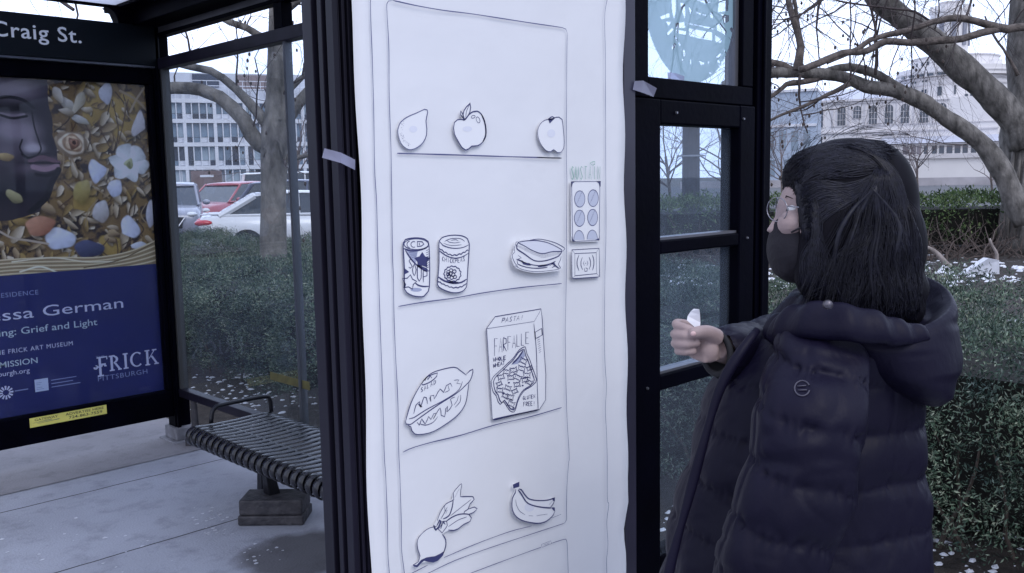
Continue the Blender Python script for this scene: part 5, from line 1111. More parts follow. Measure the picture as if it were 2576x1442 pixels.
# ================================================================== cars
def car_mats(name, col): return mat('car_paint_'+name, col, rough=.28, spec=.6, coat=.6, var=.05, scale=2)
CGL = mat('car_glass', (.035, .045, .06), rough=.08, spec=.9, coat=.4); TYRE = mat('tyre', (.02, .02, .022), rough=.85); RIM = mat('rim', (.4, .4, .42), rough=.3, metal=.8)
LAMP = mat('headlamp', (.7, .72, .75), rough=.15, spec=.8); TAIL = mat('tail_lamp', (.5, .02, .03), rough=.2, spec=.7); GRL = mat('grille', (.012, .012, .015), rough=.4); PLATE = mat('plate', (.6, .6, .65), rough=.5); CHR = mat('chrome', (.7, .7, .72), rough=.12, metal=1)
def car(name, label, paint, pos, yaw, kind='sedan', snow=False, cat='car'):
    """x forward, y left, z up; length about 4.6 m"""
    T = thing(name, label, cat, pos); Mx = Matrix.Translation(Vector(pos)) @ Matrix.Rotation(yaw, 4, 'Z')
    def X(p): return Mx @ Vector(p)
    L, Wd, H, hood, belt = {'sedan': (4.7, .90, 1.43, .92, .95), 'suv': (4.6, .93, 1.68, 1.05, 1.06), 'van': (5.2, 1.0, 2.0, 1.15, 1.15)}[kind]
    h2 = L/2
    # lower body: rings along x
    st = [(-h2, .38, belt-.12, .80), (-h2+.06, .30, belt-.02, .88), (-h2+.5, .24, belt+.02, .97), (-1.2, .22, belt, 1), (0, .22, belt-.02, 1), (1.0, .22, belt-.03, 1), (h2-1.15, .22, hood, .98), (h2-.35, .24, hood-.10, .93), (h2-.06, .30, hood-.22, .82), (h2, .38, hood-.32, .72)]
    rings = []
    for x, z0, z1, k in st:
        w = Wd*k; zm = (z0+z1)/2
        rings.append([X(p) for p in ((x, -w*.86, z0), (x, -w, zm-.08), (x, -w*.985, zm+.12), (x, -w*.92, z1-.04), (x, -w*.8, z1), (x, 0, z1+.03), (x, w*.8, z1), (x, w*.92, z1-.04), (x, w*.985, zm+.12), (x, w, zm-.08), (x, w*.86, z0))])
    b = MB(); b.loft(rings); b.build('body', paint, T, smooth=True)
    # greenhouse
    if kind == 'sedan': cs = [(-h2+.42, belt, .74), (-h2+1.15, H-.06, .66), (-.55, H, .66), (.35, H-.02, .66), (1.28, belt, .78)]
    elif kind == 'suv': cs = [(-h2+.12, belt, .80), (-h2+.55, H-.05, .70), (-.5, H, .70), (.45, H-.04, .70), (1.22, belt, .80)]
    else: cs = [(-h2+.05, belt, .90), (-h2+.2, H-.03, .84), (-.5, H, .84), (1.3, H-.04, .82), (1.95, belt, .88)]
    (xa, za, wa), (xb, zb, wb), (xc, zc_, wc), (xd, zd, wd), (xe, ze, we) = cs
    b = MB(); zl = belt-.02
    low = [X((xa, -wa, zl)), X((xe, -we, zl)), X((xe, we, zl)), X((xa, wa, zl))]; hi = [X((xb, -wb, zb-.015)), X((xd, -wd, zd-.015)), X((xd, wd, zd-.015)), X((xb, wb, zb-.015))]
    b.loft([low, hi]); b.build('windows', CGL, T)
    b = MB(); rr_ = []
    for x, z, w in ((xb-.12, zb-.03, wb-.02), (xb, zb+.0, wb+.015), ((xb+xc)/2, (zb+zc_)/2+.02, wb+.02), (xc, zc_+.01, wc+.02), (xd, zd, wd+.015), (xd+.1, zd-.03, wd-.02)):
        rr_.append([X((x, -w, z-.035)), X((x, -w*.93, z)), X((x, -w*.5, z+.025)), X((x, w*.5, z+.025)), X((x, w*.93, z)), X((x, w, z-.035))])
    b.loft(rr_); b.build('roof', paint, T, smooth=True)
    b = MB()
    for s_ in (-1, 1):
        b.tube([X((xa, s_*(wa+.005), za-.02)), X((xb, s_*(wb+.005), zb-.02))], .055 if kind != 'sedan' else .07, 6); b.tube([X((xe, s_*(we+.005), ze-.02)), X((xd, s_*(wd+.005), zd-.02))], .035, 6)
        xm = -.2; b.tube([X((xm-.1, s_*(.5*(wa+we)+.01), belt-.02)), X((xm-.1, s_*(wc+.01), zc_-.02))], .03, 6)
        b.tube([X((xa, s_*(wa+.03), belt)), X((xe, s_*(we+.03), belt-.01))], .03, 6)
    b.build('pillars', paint, T)
    for sx in (-1, 1):
        for sy in (-1, 1):
            c_ = Vector((sx*1.38-.02, sy*(Wd-.09), .33)); b = MB(); b.tube([X(c_+Vector((0, -.11, 0))), X(c_+Vector((0, .11, 0)))], .33, 20); wo = b.build('wheel', TYRE, T)
            b = MB(); b.tube([X(c_+Vector((0, sy*.08, 0))), X(c_+Vector((0, sy*.118, 0)))], [.22, .20], 14); b.build('rim', RIM, wo)
    for s_ in (-1, 1):
        b = MB(); b.ell(X((h2-.22, s_*Wd*.66, hood-.24)), .26, .16, .08, 12, 8, Matrix.Rotation(yaw, 3, 'Z')); b.build('headlight', LAMP, T, smooth=True)
        b = MB(); b.ell(X((-h2+.14, s_*Wd*.68, belt-.14)), .24, .22, .085, 12, 8, Matrix.Rotation(yaw, 3, 'Z')); b.build('tail_light', TAIL, T, smooth=True)
        b = MB(); b.ell(X((.95, s_*(Wd+.08), belt+.06)), .09, .11, .075, 10, 7, Matrix.Rotation(yaw, 3, 'Z')); b.build('mirror', paint, T, smooth=True)
    b = MB(); q = [X((h2-.01, -.42, hood-.30)), X((h2-.01, .42, hood-.30)), X((h2+.015, .36, .45)), X((h2+.015, -.36, .45))]; b.prism(q, Mx.to_3x3() @ Vector((.03, 0, 0))); b.build('grille', GRL, T)
    b = MB(); b.tube([X((h2+.04, -.44, hood-.32)), X((h2+.05, -.25, .48)), X((h2+.05, .25, .48)), X((h2+.04, .44, hood-.32))], .025, 6); b.ell(X((h2+.05, 0, hood-.42)), .03, .09, .09, 10, 6, Matrix.Rotation(yaw, 3, 'Z')); b.build('trim', CHR, T)
    b = MB(); q = [X((-h2-.012, -.26, .62)), X((-h2-.012, .26, .62)), X((-h2-.012, .26, .74)), X((-h2-.012, -.26, .74))]; b.prism(q, Mx.to_3x3() @ Vector((-.01, 0, 0))); b.build('number_plate', PLATE, T)
    if snow:
        r = random.Random(3); b = MB()
        for i in range(260):
            x = r.uniform(-h2+.05, .2); y = r.uniform(-.7, .7); z = (belt+.035 if x < -h2+.5 else zb+.03 if x > xb else belt+(x-xa)/(xb-xa)*(zb-belt)+.03)
            s_ = r.uniform(.025, .07); b.ell(X((x, y, z)), s_, s_, s_*.35, 7, 5)
        b.build('snow_cover', SNOW, T, smooth=True)
    return T
def heading(deg): return YAW-rad(90)+rad(deg)           # 0 = to the right of the picture, 90 = away from the camera
q = gp(788, 20.6, 0); car('parked_car', 'white sedan dusted with snow, parked just behind the yew hedge and trunk', car_mats('white', (.72, .73, .76)), q, heading(17), 'sedan', True)
q = gp(597, 31, 0); car('parked_car', 'dull red hatchback parked facing us, beyond the white snowy sedan', car_mats('red', (.42, .10, .13)), q, heading(-112), 'suv')
q = gp(440, 27, 0); car('parked_car', 'grey car with a chrome-edged grille at the left edge of the back glass', car_mats('grey', (.30, .31, .38)), q, heading(-72), 'suv')
q = gp(815, 26, 0); car('parked_car', 'dark blue grey car behind the trunk, right of the white snowy sedan', car_mats('slate', (.10, .11, .17)), q, heading(8), 'suv')
q = gp(800, 34, 0); car('parked_van', 'white van with grey windows above the dark car, right of the trunk', car_mats('vanwhite', (.75, .75, .76)), q, heading(12), 'van', cat='van')
t = thing('guard_rail', 'low pale rail with posts between the grey car and the red hatchback', 'rail', gp(540, 36, -.3)); b = MB()
for i in range(6):
    q = gp(500+i*16, 36, -.3); b.box((q.x-.05, q.y-.05, -.3), (q.x+.05, q.y+.05, .5))
a_, c_ = gp(470, 36, .5), gp(640, 36, .5); b.obox((a_+c_)/2, (c_-a_)/2, Vector((.02, .02, 0)), Vector((0, 0, .09))); b.build('rail', mat('rail_white', (.55, .55, .58), rough=.6), t)
t = thing('post', 'dark stout post seen through the bolted window frame beside the paper', 'post', gp(1737, 24, 0)); b = MB(); a_ = gp(1737, 24, -.1); b.tube([a_, a_+Vector((0, 0, 3.35))], [.24, .22], 12); b.build('shaft', mat('pole_wood', (.045, .045, .06), rough=.85, var=.3), t)
b = MB(); b.box((a_.x-.26, a_.y-.26, 2.1), (a_.x+.26, a_.y+.26, 2.14)); b.build('band', RIM, t)
t = thing('blue_fence', 'low blue barrier with white bits beyond the hedges, seen through the bolted window', 'barrier', gp(1760, 27, 0)); b = MB(); a_, c_ = gp(1600, 27, 0), gp(1860, 27, 0); b.obox((a_+c_)/2+Vector((0, 0, .45)), (c_-a_)/2, Vector((.03, .03, 0)), Vector((0, 0, .12))); b.build('panel', mat('barrier_blue', (.05, .09, .3), rough=.6), t)

# ================================================================== far buildings
class Facade:
    """local frame: u to the right along the front, v up, w out towards the viewer"""
    def __init__(s, px, D, turn=0, z0=-.3):
        s.o = gp(px, D, z0); f = Vector((FW.x, FW.y, 0)).normalized(); k = ray(px, 700); k.z = 0; k.normalize()
        a = math.atan2(k.y, k.x)+rad(turn); s.w = Vector((-math.cos(a), -math.sin(a), 0)); s.u = Vector((math.sin(a), -math.cos(a), 0)); s.px = FPX/D
    def p(s, u, v, w=0): return s.o+s.u*u+s.w*w+Vector((0, 0, v))
    def box(s, mb, u0, u1, v0, v1, w0, w1): mb.obox(s.p((u0+u1)/2, (v0+v1)/2, (w0+w1)/2), s.u*abs(u1-u0)/2, s.w*abs(w1-w0)/2, Vector((0, 0, abs(v1-v0)/2)))
PALE = mat('office_panel', (.74, .76, .82), rough=.7, var=.06, scale=.5); BAND = mat('office_band', (.60, .62, .68), rough=.7, var=.05, scale=.4)
def winmat(name, col, rough=.15): return mat(name, col, rough=rough, spec=.8, var=.3, scale=.35)
WG = winmat('office_glass', (.20, .27, .35)); WGD = winmat('office_glass_dark', (.05, .06, .09)); WBL = mat('office_blind', (.38, .46, .53), rough=.5, var=.1, scale=.4)
B = thing('office_building', 'long pale mid-century office block of glass and white bands beyond the car park', 'building', gp(600, 130, -.3)); Fc = Facade(600, 130, 3)
b = MB(); Fc.box(b, -22, 24, 0, 15.2, -16, -.6); b.build('wall', BAND, B)
b = MB()
for v in (4.35, 7.55, 10.75, 13.5): Fc.box(b, -22, 24, v-.32, v+.22, -.6, .12)
b.build('floor_band', PALE, B)
b = MB()
for i in range(0, 47): 
    u = -22+i*1.0
    Fc.box(b, u-.07 if i % 4 else u-.22, u+.07 if i % 4 else u+.22, 0, 15.0, -.6, .03 if i % 4 else .09)
b.build('mullions', PALE, B)
rw = random.Random(77); wins = []
for fl, (v0, v1) in enumerate(((.25, 4.0), (4.6, 7.2), (7.8, 10.4), (11.0, 13.15))):
    for i in range(46):
        u0 = -22+i*1.0
        if not -14 < u0 < 13: continue
        if fl == 0 and u0 < -1.9: continue
        fb = MB(); m_ = rw.choice([WG, WBL, WBL, WG, WGD])
        Fc.box(fb, u0+.09, u0+.91, v0+.75, v1, -.58, -.45)
        if len(wins) < 100:
            o_ = fb.build('window', m_, B); wins.append(o_)
            pb = MB(); Fc.box(pb, u0+.09, u0+.91, v0+.06, v0+.68, -.58, -.5); pb.build('vent_pane', rw.choice([WGD, WG, PALE]), o_)
b = MB(); Fc.box(b, -14, -1.9, .1, 4.0, -.58, -.3); b.build('shopfront', mat('shop_glass', (.42, .50, .58), rough=.3, var=.08, scale=.2), B)
b = MB()
for i in range(6): u = -13.8+i*2.35; Fc.box(b, u-.06, u+.06, .1, 4.0, -.3, -.2)
Fc.box(b, -14, -5.4, 1.95, 2.05, -.3, -.2); b.build('shopfront_frame', PALE, B)
b = MB(); Fc.box(b, -5.6, -1.5, 0, 3.9, -.3, .3); b.build('door', mat('brick_brown', (.20, .15, .15), rough=.8, var=.15, scale=1), B)
b = MB(); Fc.box(b, -4.4, -2.6, 3.0, 3.3, .3, .34); b.build('door_sign', PALE, B)
b = MB()
for v in (15.6, 16.3): Fc.box(b, -22, 24, v-.05, v+.05, -1, -.9)
for i in range(20): Fc.box(b, -22+i*2.4-.04, -22+i*2.4+.04, 15.2, 16.35, -1, -.9)
b.build('roof_rail', PALE, B)
b = MB(); Fc.box(b, -13, 24, 15.2, 17.8, -12, -5); b.build('penthouse', BAND, B)
b = MB(); Fc.box(b, -4.6, -1, 15.8, 17.6, -5, -4.6); b.build('louvre', WGD, B)
b = MB(); Fc.box(b, 1.5, 9, 15.3, 17.5, -4.6, -4.0); b.build('brick_plant_room', mat('plant_brown', (.26, .21, .21), rough=.8), B)

# castle-like building
CS = mat('cream_stone', (.78, .76, .76), rough=.85, var=.05, scale=.25); CS2 = mat('cream_stone_trim', (.66, .64, .65), rough=.85); CWN = winmat('castle_glass', (.065, .085, .115)); SLATE = mat('metal_roof', (.50, .52, .60), rough=.5)
DC = 160.0; PXM = FPX/DC
B = thing('castle_building', 'cream stone hall with arched windows, stepped round drum and crenellated tower on the skyline', 'building', gp(2200, DC, -.3)); Fc = Facade(2200, DC, 0)
def cu(zx): return ((1935.6+zx*.37625)-2200)/PXM
def cv(zy, zx=600): return 1.6+.3+((450-(1935.6+zx*.37625)*.0186+13.5)-zy*.37625)/PXM
def cb(mb, zx0, zx1, zy0, zy1, w0, w1): Fc.box(mb, cu(zx0), cu(zx1), cv(zy1), cv(zy0), w0, w1)
b = MB(); cb(b, 225, 1400, 655, 1330, -14, 0); b.build('wall', CS, B)
b = MB(); cb(b, 205, 880, 642, 655, -14, .5); cb(b, 225, 1400, 852, 862, 0, .25); cb(b, 400, 1400, 812, 818, 0, .15); b.build('cornice', CS2, B)
b = MB(); b.loft([[Fc.p(cu(x), cv(642), w_) for x, w_ in ((205, .5), (880, .5), (880, -14), (205, -14))], [Fc.p(cu(x), cv(y_), w_) for x, y_, w_ in ((300, 560, -6), (880, 540, -6), (880, 540, -8), (300, 560, -8))]]); b.build('roof', SLATE, B)
def arched(zx0, zx1, zy0, zy1, w0=0.0, sill=None):
    u0, u1 = cu(zx0), cu(zx1); v0, v1 = cv(zy1), cv(zy0); r_ = (u1-u0)/2; uc = (u0+u1)/2; vc = v1-r_
    def arch(rr_, lo): return [Fc.p(uc-rr_, lo, w0+.0), Fc.p(uc+rr_, lo, w0)]+[Fc.p(uc+rr_*math.cos(rad(a_)), vc+rr_*math.sin(rad(a_)), w0) for a_ in range(0, 181, 15)]
    f = MB(); f.prism(arch(r_, v0), Fc.w*.06); fo = f.build('window', CWN, B)
    f = MB(); out = arch(r_+.10, v0); inn = arch(r_-.02, v0+.05); n_ = len(out)
    for i in range(n_): k = (i+1) % n_; f.prism([out[i], out[k], inn[k], inn[i]], Fc.w*.18)
    nm = 3 if u1-u0 > 1.2 else 2
    for i in range(1, nm): Fc.box(f, u0+(u1-u0)*i/nm-.03, u0+(u1-u0)*i/nm+.03, v0, v1-.1, w0, w0+.12)
    for k_ in (.3, .62): Fc.box(f, u0, u1, v0+(v1-v0)*k_-.03, v0+(v1-v0)*k_+.03, w0, w0+.11)
    f.build('frame', CS2, fo)
for x0, x1, y0, y1 in ((275, 300, 698, 825), (330, 355, 690, 820), (445, 497, 685, 812), (543, 594, 685, 768), (640, 691, 685, 810), (736, 788, 685, 812), (832, 884, 685, 812), (945, 997, 690, 815), (1050, 1102, 690, 815)): arched(x0, x1, y0, y1)
def rect(zx0, zx1, zy0, zy1, w0=0.0, m=CWN, frame=True):
    f = MB(); cb(f, zx0, zx1, zy0, zy1, w0, w0+.06); fo = f.build('window', m, B)
    if frame:
        f = MB(); e = 3.2; cb(f, zx0-e, zx1+e, zy0-e, zy0, w0, w0+.2); cb(f, zx0-e, zx1+e, zy1, zy1+e, w0, w0+.22); xm = (zx0+zx1)/2; cb(f, xm-1, xm+1, zy0, zy1, w0+.06, w0+.14); f.build('frame', CS2, fo)
for x0, x1, y0, y1 in ((273, 298, 882, 965), (327, 352, 880, 962), (735, 788, 874, 884), (832, 882, 874, 884), (1040, 1062, 1090, 1130), (1095, 1125, 1072, 1132), (1243, 1268, 1072, 1132), (1303, 1328, 1072, 1132), (1362, 1385, 1075, 1132), (1090, 1115, 1205, 1265), (1235, 1260, 1205, 1265), (1295, 1320, 1205, 1265), (1355, 1380, 1205, 1265), (1000, 1022, 1205, 1265), (930, 955, 1090, 1132)): rect(x0, x1, y0, y1)
b = MB()
for x in (418, 520, 617, 714, 810, 914, 1024): cb(b, x-4, x+4, 668, 812, 0, .22)
cb(b, 400, 1120, 664, 670, 0, .3); cb(b, 255, 1400, 1150, 1156, 0, .2); b.build('pilasters', CS2, B)
# lower range with the shed roof and a row of clerestory lights
b = MB(); cb(b, 700, 1420, 962, 1330, 0, 8); b.build('lower_range', CS, B)
b = MB(); b.loft([[Fc.p(cu(x), cv(950), w_) for x, w_ in ((690, 8.6), (1430, 8.6), (1430, 0), (690, 0))], [Fc.p(cu(x), cv(900), w_) for x, w_ in ((730, 1), (1400, 1), (1400, 0), (730, 0))]]); b.build('shed_roof', SLATE, B)
b = MB(); cb(b, 760, 1350, 1020, 1045, 8, 8.4); cb(b, 700, 1420, 952, 962, 8, 8.3); b.build('string_course', CS2, B)
for i, (x0, x1) in enumerate(((1010, 1038), (1050, 1078), (1092, 1124), (1136, 1168), (1180, 1208), (1226, 1254), (1266, 1294), (1308, 1338), (845, 880), (890, 920), (925, 950), (965, 985))): rect(x0, x1, 968, 1016, 8, winmat('castle_glass_dull', (.22, .2, .23)) if x0 < 960 else CWN, False)
b = MB(); cb(b, 585, 670, 918, 975, 0, 5); b.build('chimney_block', mat('brown_block', (.2, .14, .15), rough=.8), B)
# round drum with steps
def drum(name, zx, zr, zy0, zy1, w_, m=CS, n=40, parent=B):
    c_ = Fc.p(cu(zx), 0, w_); r_ = zr*.37625/PXM; b = MB(); b.tube([c_+Vector((0, 0, cv(zy1))), c_+Vector((0, 0, cv(zy0)))], r_, n); return b.build(name, m, parent)
WD = -14
drum('drum', 1190, 345, 445, 1330, WD); drum('drum', 1190, 355, 505, 520, WD, CS2); drum('drum', 1190, 352, 545, 556, WD, CS2); drum('drum', 1190, 382, 440, 500, WD); drum('drum', 1175, 270, 365, 440, WD); drum('drum', 1175, 278, 358, 366, WD, CS2); drum('drum', 1190, 388, 470, 478, WD, CS2)
R_D = 345*.37625/PXM
def drumwin(zx, zy0, zy1, zw, zr=345, zc_=1190):
    r_ = zr*.37625/PXM; du = (zx-zc_)*.37625/PXM
    if abs(du) >= r_*.98: return
    a_ = math.asin(du/r_); c_ = Fc.p(cu(zc_), 0, WD); out = Fc.w*math.cos(a_)+Fc.u*math.sin(a_); tg_ = Fc.u*math.cos(a_)-Fc.w*math.sin(a_)
    v0, v1 = cv(zy1), cv(zy0); f = MB(); f.obox(c_+out*(r_)+Vector((0, 0, (v0+v1)/2)), tg_*zw*.37625/PXM/2, out*.15, Vector((0, 0, (v1-v0)/2))); f.build('window', CWN, B)
for x, y0, y1, w_ in ((848, 518, 542, 9), (866, 518, 542, 9), (910, 510, 535, 9), (926, 510, 535, 9), (970, 500, 530, 9), (988, 500, 530, 9), (910, 585, 605, 9), (928, 585, 605, 9), (970, 580, 605, 9), (988, 580, 605, 9), (1070, 570, 628, 26), (1160, 568, 625, 12), (1160, 675, 755, 10), (1070, 678, 720, 22), (1228, 626, 680, 18), (1260, 626, 680, 18), (1228, 700, 765, 18), (1260, 700, 765, 18), (1380, 600, 640, 12), (1380, 700, 800, 12)): drumwin(x, y0, y1, w_)
for x in (935, 967, 1000): drumwin(x, 392, 415, 14, 270, 1175)
for x in (850, 900, 960, 1010, 1070, 1110): drumwin(x, 482, 496, 40, 382, 1190)
# tower with belvedere and battlements
tw = 1135
drum('tower', tw, 118, 120, 365, WD, CS, 24); drum('tower', tw, 132, 92, 118, WD, CS2, 24); drum('tower', tw, 124, 40, 92, WD, CS, 24); drum('tower', tw, 70, -10, 60, WD, CS, 20); drum('tower', tw, 76, -18, -8, WD, CS2, 20)
c_ = Fc.p(cu(tw), 0, WD); b = MB()
for k in range(16):
    a_ = 2*math.pi*k/16; r_ = 124*.37625/PXM; o_ = Fc.u*math.cos(a_)+Fc.w*math.sin(a_); t_ = Fc.w*math.cos(a_)-Fc.u*math.sin(a_); b.obox(c_+o_*r_+Vector((0, 0, cv(34))), t_*.33, o_*.2, Vector((0, 0, .55)))
b.build('battlements', CS, B)
for k in range(10):
    a_ = 2*math.pi*k/10+.15; r_ = 119*.37625/PXM; o_ = Fc.u*math.cos(a_)+Fc.w*math.sin(a_); t_ = Fc.w*math.cos(a_)-Fc.u*math.sin(a_); f = MB(); f.obox(c_+o_*r_+Vector((0, 0, cv(205))), t_*.36, o_*.25, Vector((0, 0, 2.0))); f.build('window', mat('belfry_shade', (.26, .27, .32), rough=.8), B)
drum('turret', 1400, 50, 400, 520, WD+4, CS, 14)
# bluish office at the left of it
B = thing('glass_office', 'bluish glass office building left of the cream castle building, at the shelter edge', 'building', gp(1960, 145, -.3)); F2 = Facade(1960, 145, -6)
b = MB(); F2.box(b, -9, 5.2, 0, 14.6, -10, 0); b.build('wall', mat('blue_panel', (.42, .50, .62), rough=.5, var=.08, scale=.3), B)
b = MB(); F2.box(b, -9, 5.2, 9.2, 9.6, 0, .2); F2.box(b, -9, 5.3, 14.5, 14.9, -10, .3); b.build('floor_band', PALE, B)
for u, v0, v1 in ((-3.4, 5.6, 8.6), (-1.6, 5.6, 8.6), (.2, 5.6, 8.6), (2.0, 5.6, 8.6), (3.2, 2.2, 4.6), (1.0, 1.6, 4.2), (-1.4, 1.6, 4.2), (3.8, 5.6, 8.6)):
    f = MB(); F2.box(f, u-.5, u+.5, v0, v1, 0, .06); f.build('window', WG, B)
B = thing('stone_wall', 'long low pale stone retaining wall and bank in front of the castle building', 'wall', gp(2300, 110, -.3)); F3 = Facade(2250, 110, 0); b = MB(); F3.box(b, -26, 30, 0, 1.2, -.6, 0); b.build('wall', mat('pale_wall', (.42, .40, .42), rough=.85, var=.2, scale=.5), B)
# ================================================================== the woman with the card
HD = 1.62                                                # distance of her middle
FWH = Vector((FW.x, FW.y, 0)).normalized(); LEFT = -Vector((RT.x, RT.y, 0)).normalized(); ZUP = Vector((0, 0, 1))
def Q(x, y, dz=0.0): return atD(x, y, HD+dz)
px = HD/FPX                                              # metres per reference pixel at her distance
foot = Q(2080, 1000, .06); foot.z = 0
PE = thing('person', 'woman in a long black hooded puffer coat, glasses and dark mask, holding a white slip', 'person', foot)
SKIN = mat('skin', (.36, .27, .26), rough=.55, spec=.4, var=.10, scale=28, bump=.06, bscale=220)
HAIRM = mat('dark_hair', (.005, .0045, .0075), rough=.6, spec=.08, var=.4, scale=60, stretch=(1, 1, .2))
COATM = mat('puffer_nylon', (.0062, .0050, .0165), rough=.5, spec=.15, var=.12, scale=7, bump=.30, bscale=15, stretch=(1, 1, .6))
MASKM = mat('mask_cloth', (.008, .006, .012), rough=.8, bump=.2, bscale=60); DARKM = mat('trousers_cloth', (.012, .012, .016), rough=.8, var=.2); SHOEM = mat('shoe_leather', (.01, .01, .012), rough=.4)

def remesh(mb, name, m, parent, vox, smooth=6, fac=.5):
    me = bpy.data.meshes.new('tmp'); me.from_pydata([tuple(v) for v in mb.v], [], mb.f); o = bpy.data.objects.new('tmp', me); COL.objects.link(o)
    md = o.modifiers.new('r', 'REMESH'); md.mode = 'VOXEL'; md.voxel_size = vox; md.use_smooth_shade = True
    ms = o.modifiers.new('s', 'SMOOTH'); ms.iterations = smooth; ms.factor = fac
    bpy.context.view_layer.update(); new = bpy.data.meshes.new_from_object(o.evaluated_get(bpy.context.evaluated_depsgraph_get())); bpy.data.objects.remove(o)
    new.name = name; new.materials.clear(); new.materials.append(m); new.transform(Matrix.Translation(-org(parent)))
    new.polygons.foreach_set('use_smooth', [True]*len(new.polygons))
    r_ = bpy.data.objects.new(name, new); COL.objects.link(r_); r_.parent = parent; return r_
HR = Matrix((LEFT, FWH, ZUP)).transposed()                # head axes: x = forward (picture left), y = away, z = up
b = MB()
# head: cranium, face, jaw, nose, brow, ears
b.ell(Q(2128, 492), .095, .074, .092, 28, 18, HR); b.ell(Q(2053, 560), .072, .060, .098, 24, 16, HR); b.ell(Q(2015, 630), .056, .049, .052, 20, 14, HR); b.ell(Q(1985, 662), .026, .030, .026, 14, 10, HR)
nose = [Q(1982, 520), Q(1966, 548), Q(1948, 580), Q(1966, 592)]; b.tube(nose, [.008, .011, .014, .009], 10)
b.ell(Q(1990, 498), .016, .043, .012, 14, 8, HR); b.ell(Q(1962, 620), .012, .024, .010, 12, 8, HR); b.ell(Q(1963, 636), .011, .020, .009, 12, 8, HR)
for s_ in (-1, 1):
    b.ell(Q(2034, 578, s_*.064), .015, .008, .029, 14, 10, HR); b.ell(Q(1998, 562, s_*.036), .030, .022, .024, 12, 8, HR)
# neck, torso, legs under the clothes
b.tube([Q(2100, 600), Q(2100, 680), Q(2105, 760)], [.050, .048, .052], 18)
def ringxy(c, a, d, n=24): return [c+LEFT*(a*math.cos(2*math.pi*k/n))+FWH*(d*math.sin(2*math.pi*k/n)) for k in range(n)]
b.loft([ringxy(Q(2100, 760, .06), .045, .06), ringxy(Q(2095, 840, .08), .08, .10), ringxy(Q(2090, 920, .08), .10, .11), ringxy(Q(2085, 1080, .08), .10, .10), ringxy(Q(2085, 1230, .09), .11, .095), ringxy(Q(2085, 1330, .09), .09, .085)])
hipz = Q(2085, 1300).z
for s_ in (-1, 1):
    h0 = foot+FWH*(s_*.085); b.tube([h0+FWH*.03+Vector((0, 0, hipz)), h0+LEFT*.02+Vector((0, 0, .48)), h0+Vector((0, 0, .09))], [.060, .052, .040], 14); b.ell(h0+LEFT*.06+Vector((0, 0, .05)), .11, .04, .035, 14, 8, HR)
# arms: the near one hangs, the far one reaches forward to the paper
nearA = [Q(2085, 900, -.02), Q(2045, 1060, -.11), Q(1985, 1270, -.13), Q(1930, 1480, -.12)]; b.tube(nearA, [.05, .045, .038, .03], 12)
farA = [Q(2080, 880, .18), Q(1965, 905, .20), Q(1870, 890, .10), Q(1802, 872, .02)]; b.tube(farA, [.05, .045, .036, .024], 12)
# right hand (palm side towards us): palm, four curled fingers, thumb across the slip
b.loft([[Q(1806, 838, .018), Q(1812, 905, .018), Q(1806, 908, -.012), Q(1800, 840, -.012)], [Q(1775, 822, .024), Q(1772, 912, .024), Q(1772, 914, -.018), Q(1774, 826, -.016)], [Q(1738, 812, .026), Q(1736, 900, .026), Q(1742, 902, .002), Q(1744, 818, .004)]])
b.ell(Q(1784, 884, -.008), .018, .013, .021, 14, 10, HR)
fingers = [([(1742, 818, .018), (1708, 812, .012), (1701, 817, -.010), (1722, 824, -.026), (1736, 829, -.027)], .0077), ([(1740, 842, .018), (1702, 839, .014), (1699, 842, -.012), (1722, 845, -.030), (1740, 848, -.029)], .0080),
           ([(1740, 866, .018), (1703, 863, .014), (1700, 865, -.012), (1724, 867, -.030), (1752, 863, -.027)], .0077), ([(1742, 888, .018), (1712, 883, .014), (1706, 884, -.010), (1724, 886, -.025), (1744, 884, -.024)], .0068)]
for pts, r_ in fingers: b.tube(smooth_line([Q(*p_) for p_ in pts], .004), r_, 10); b.ell(Q(*pts[-1]), r_, r_, r_, 10, 8, HR)
th = smooth_line([Q(1802, 850, -.004), Q(1782, 838, -.022), Q(1762, 836, -.034), Q(1745, 838, -.040)], .004); b.tube(th, [.0165-.0065*i/len(th) for i in range(len(th))], 12); b.ell(th[-1], .0096, .0096, .0096, 10, 8, HR)
# left hand below the picture edge
lh = nearA[-1]; b.ell(lh+Vector((0, 0, -.05)), .04, .022, .055, 14, 10, HR)
for k in range(4): q = lh+LEFT*(.03-.02*k)+Vector((0, 0, -.09)); b.tube([q, q+Vector((0, 0, -.035))+LEFT*.004, q+Vector((0, 0, -.06))+FWH*.012], [.0085, .008, .007], 8)
q = lh+LEFT*.04+Vector((0, 0, -.04)); b.tube([q, q+LEFT*.018+Vector((0, 0, -.03)), q+LEFT*.018+Vector((0, 0, -.055))], [.012, .010, .008], 8)
remesh(b, 'body', SKIN, PE, .0023, 3)
# nails
NAIL = mat('nail', (.62, .42, .40), rough=.3)
b = MB(); b.ell(th[-1]-FWH*.0075+LEFT*.002, .0055, .003, .0045, 10, 6, HR)
b.build('nail', NAIL, PE, smooth=True)
for s_ in (-1, 1):
    b = MB(); b.ell(Q(1996, 530, s_*.032), .0115, .012, .011, 14, 10, HR); eo = b.build('eye', mat('eye_white', (.7, .7, .7), rough=.2), PE, smooth=True)
    b = MB(); b.ell(Q(1984, 531, s_*.032), .0050, .0062, .0062, 12, 8, HR); b.build('iris', mat('iris_brown', (.03, .018, .012), rough=.15), eo, smooth=True)
    b = MB(); b.tube([Q(1975, 500, s_*.012), Q(1978, 493, s_*.032), Q(1994, 500, s_*.050)], [.0009, .0011, .0005], 6); b.build('eyebrow', HAIRM, PE, smooth=True)
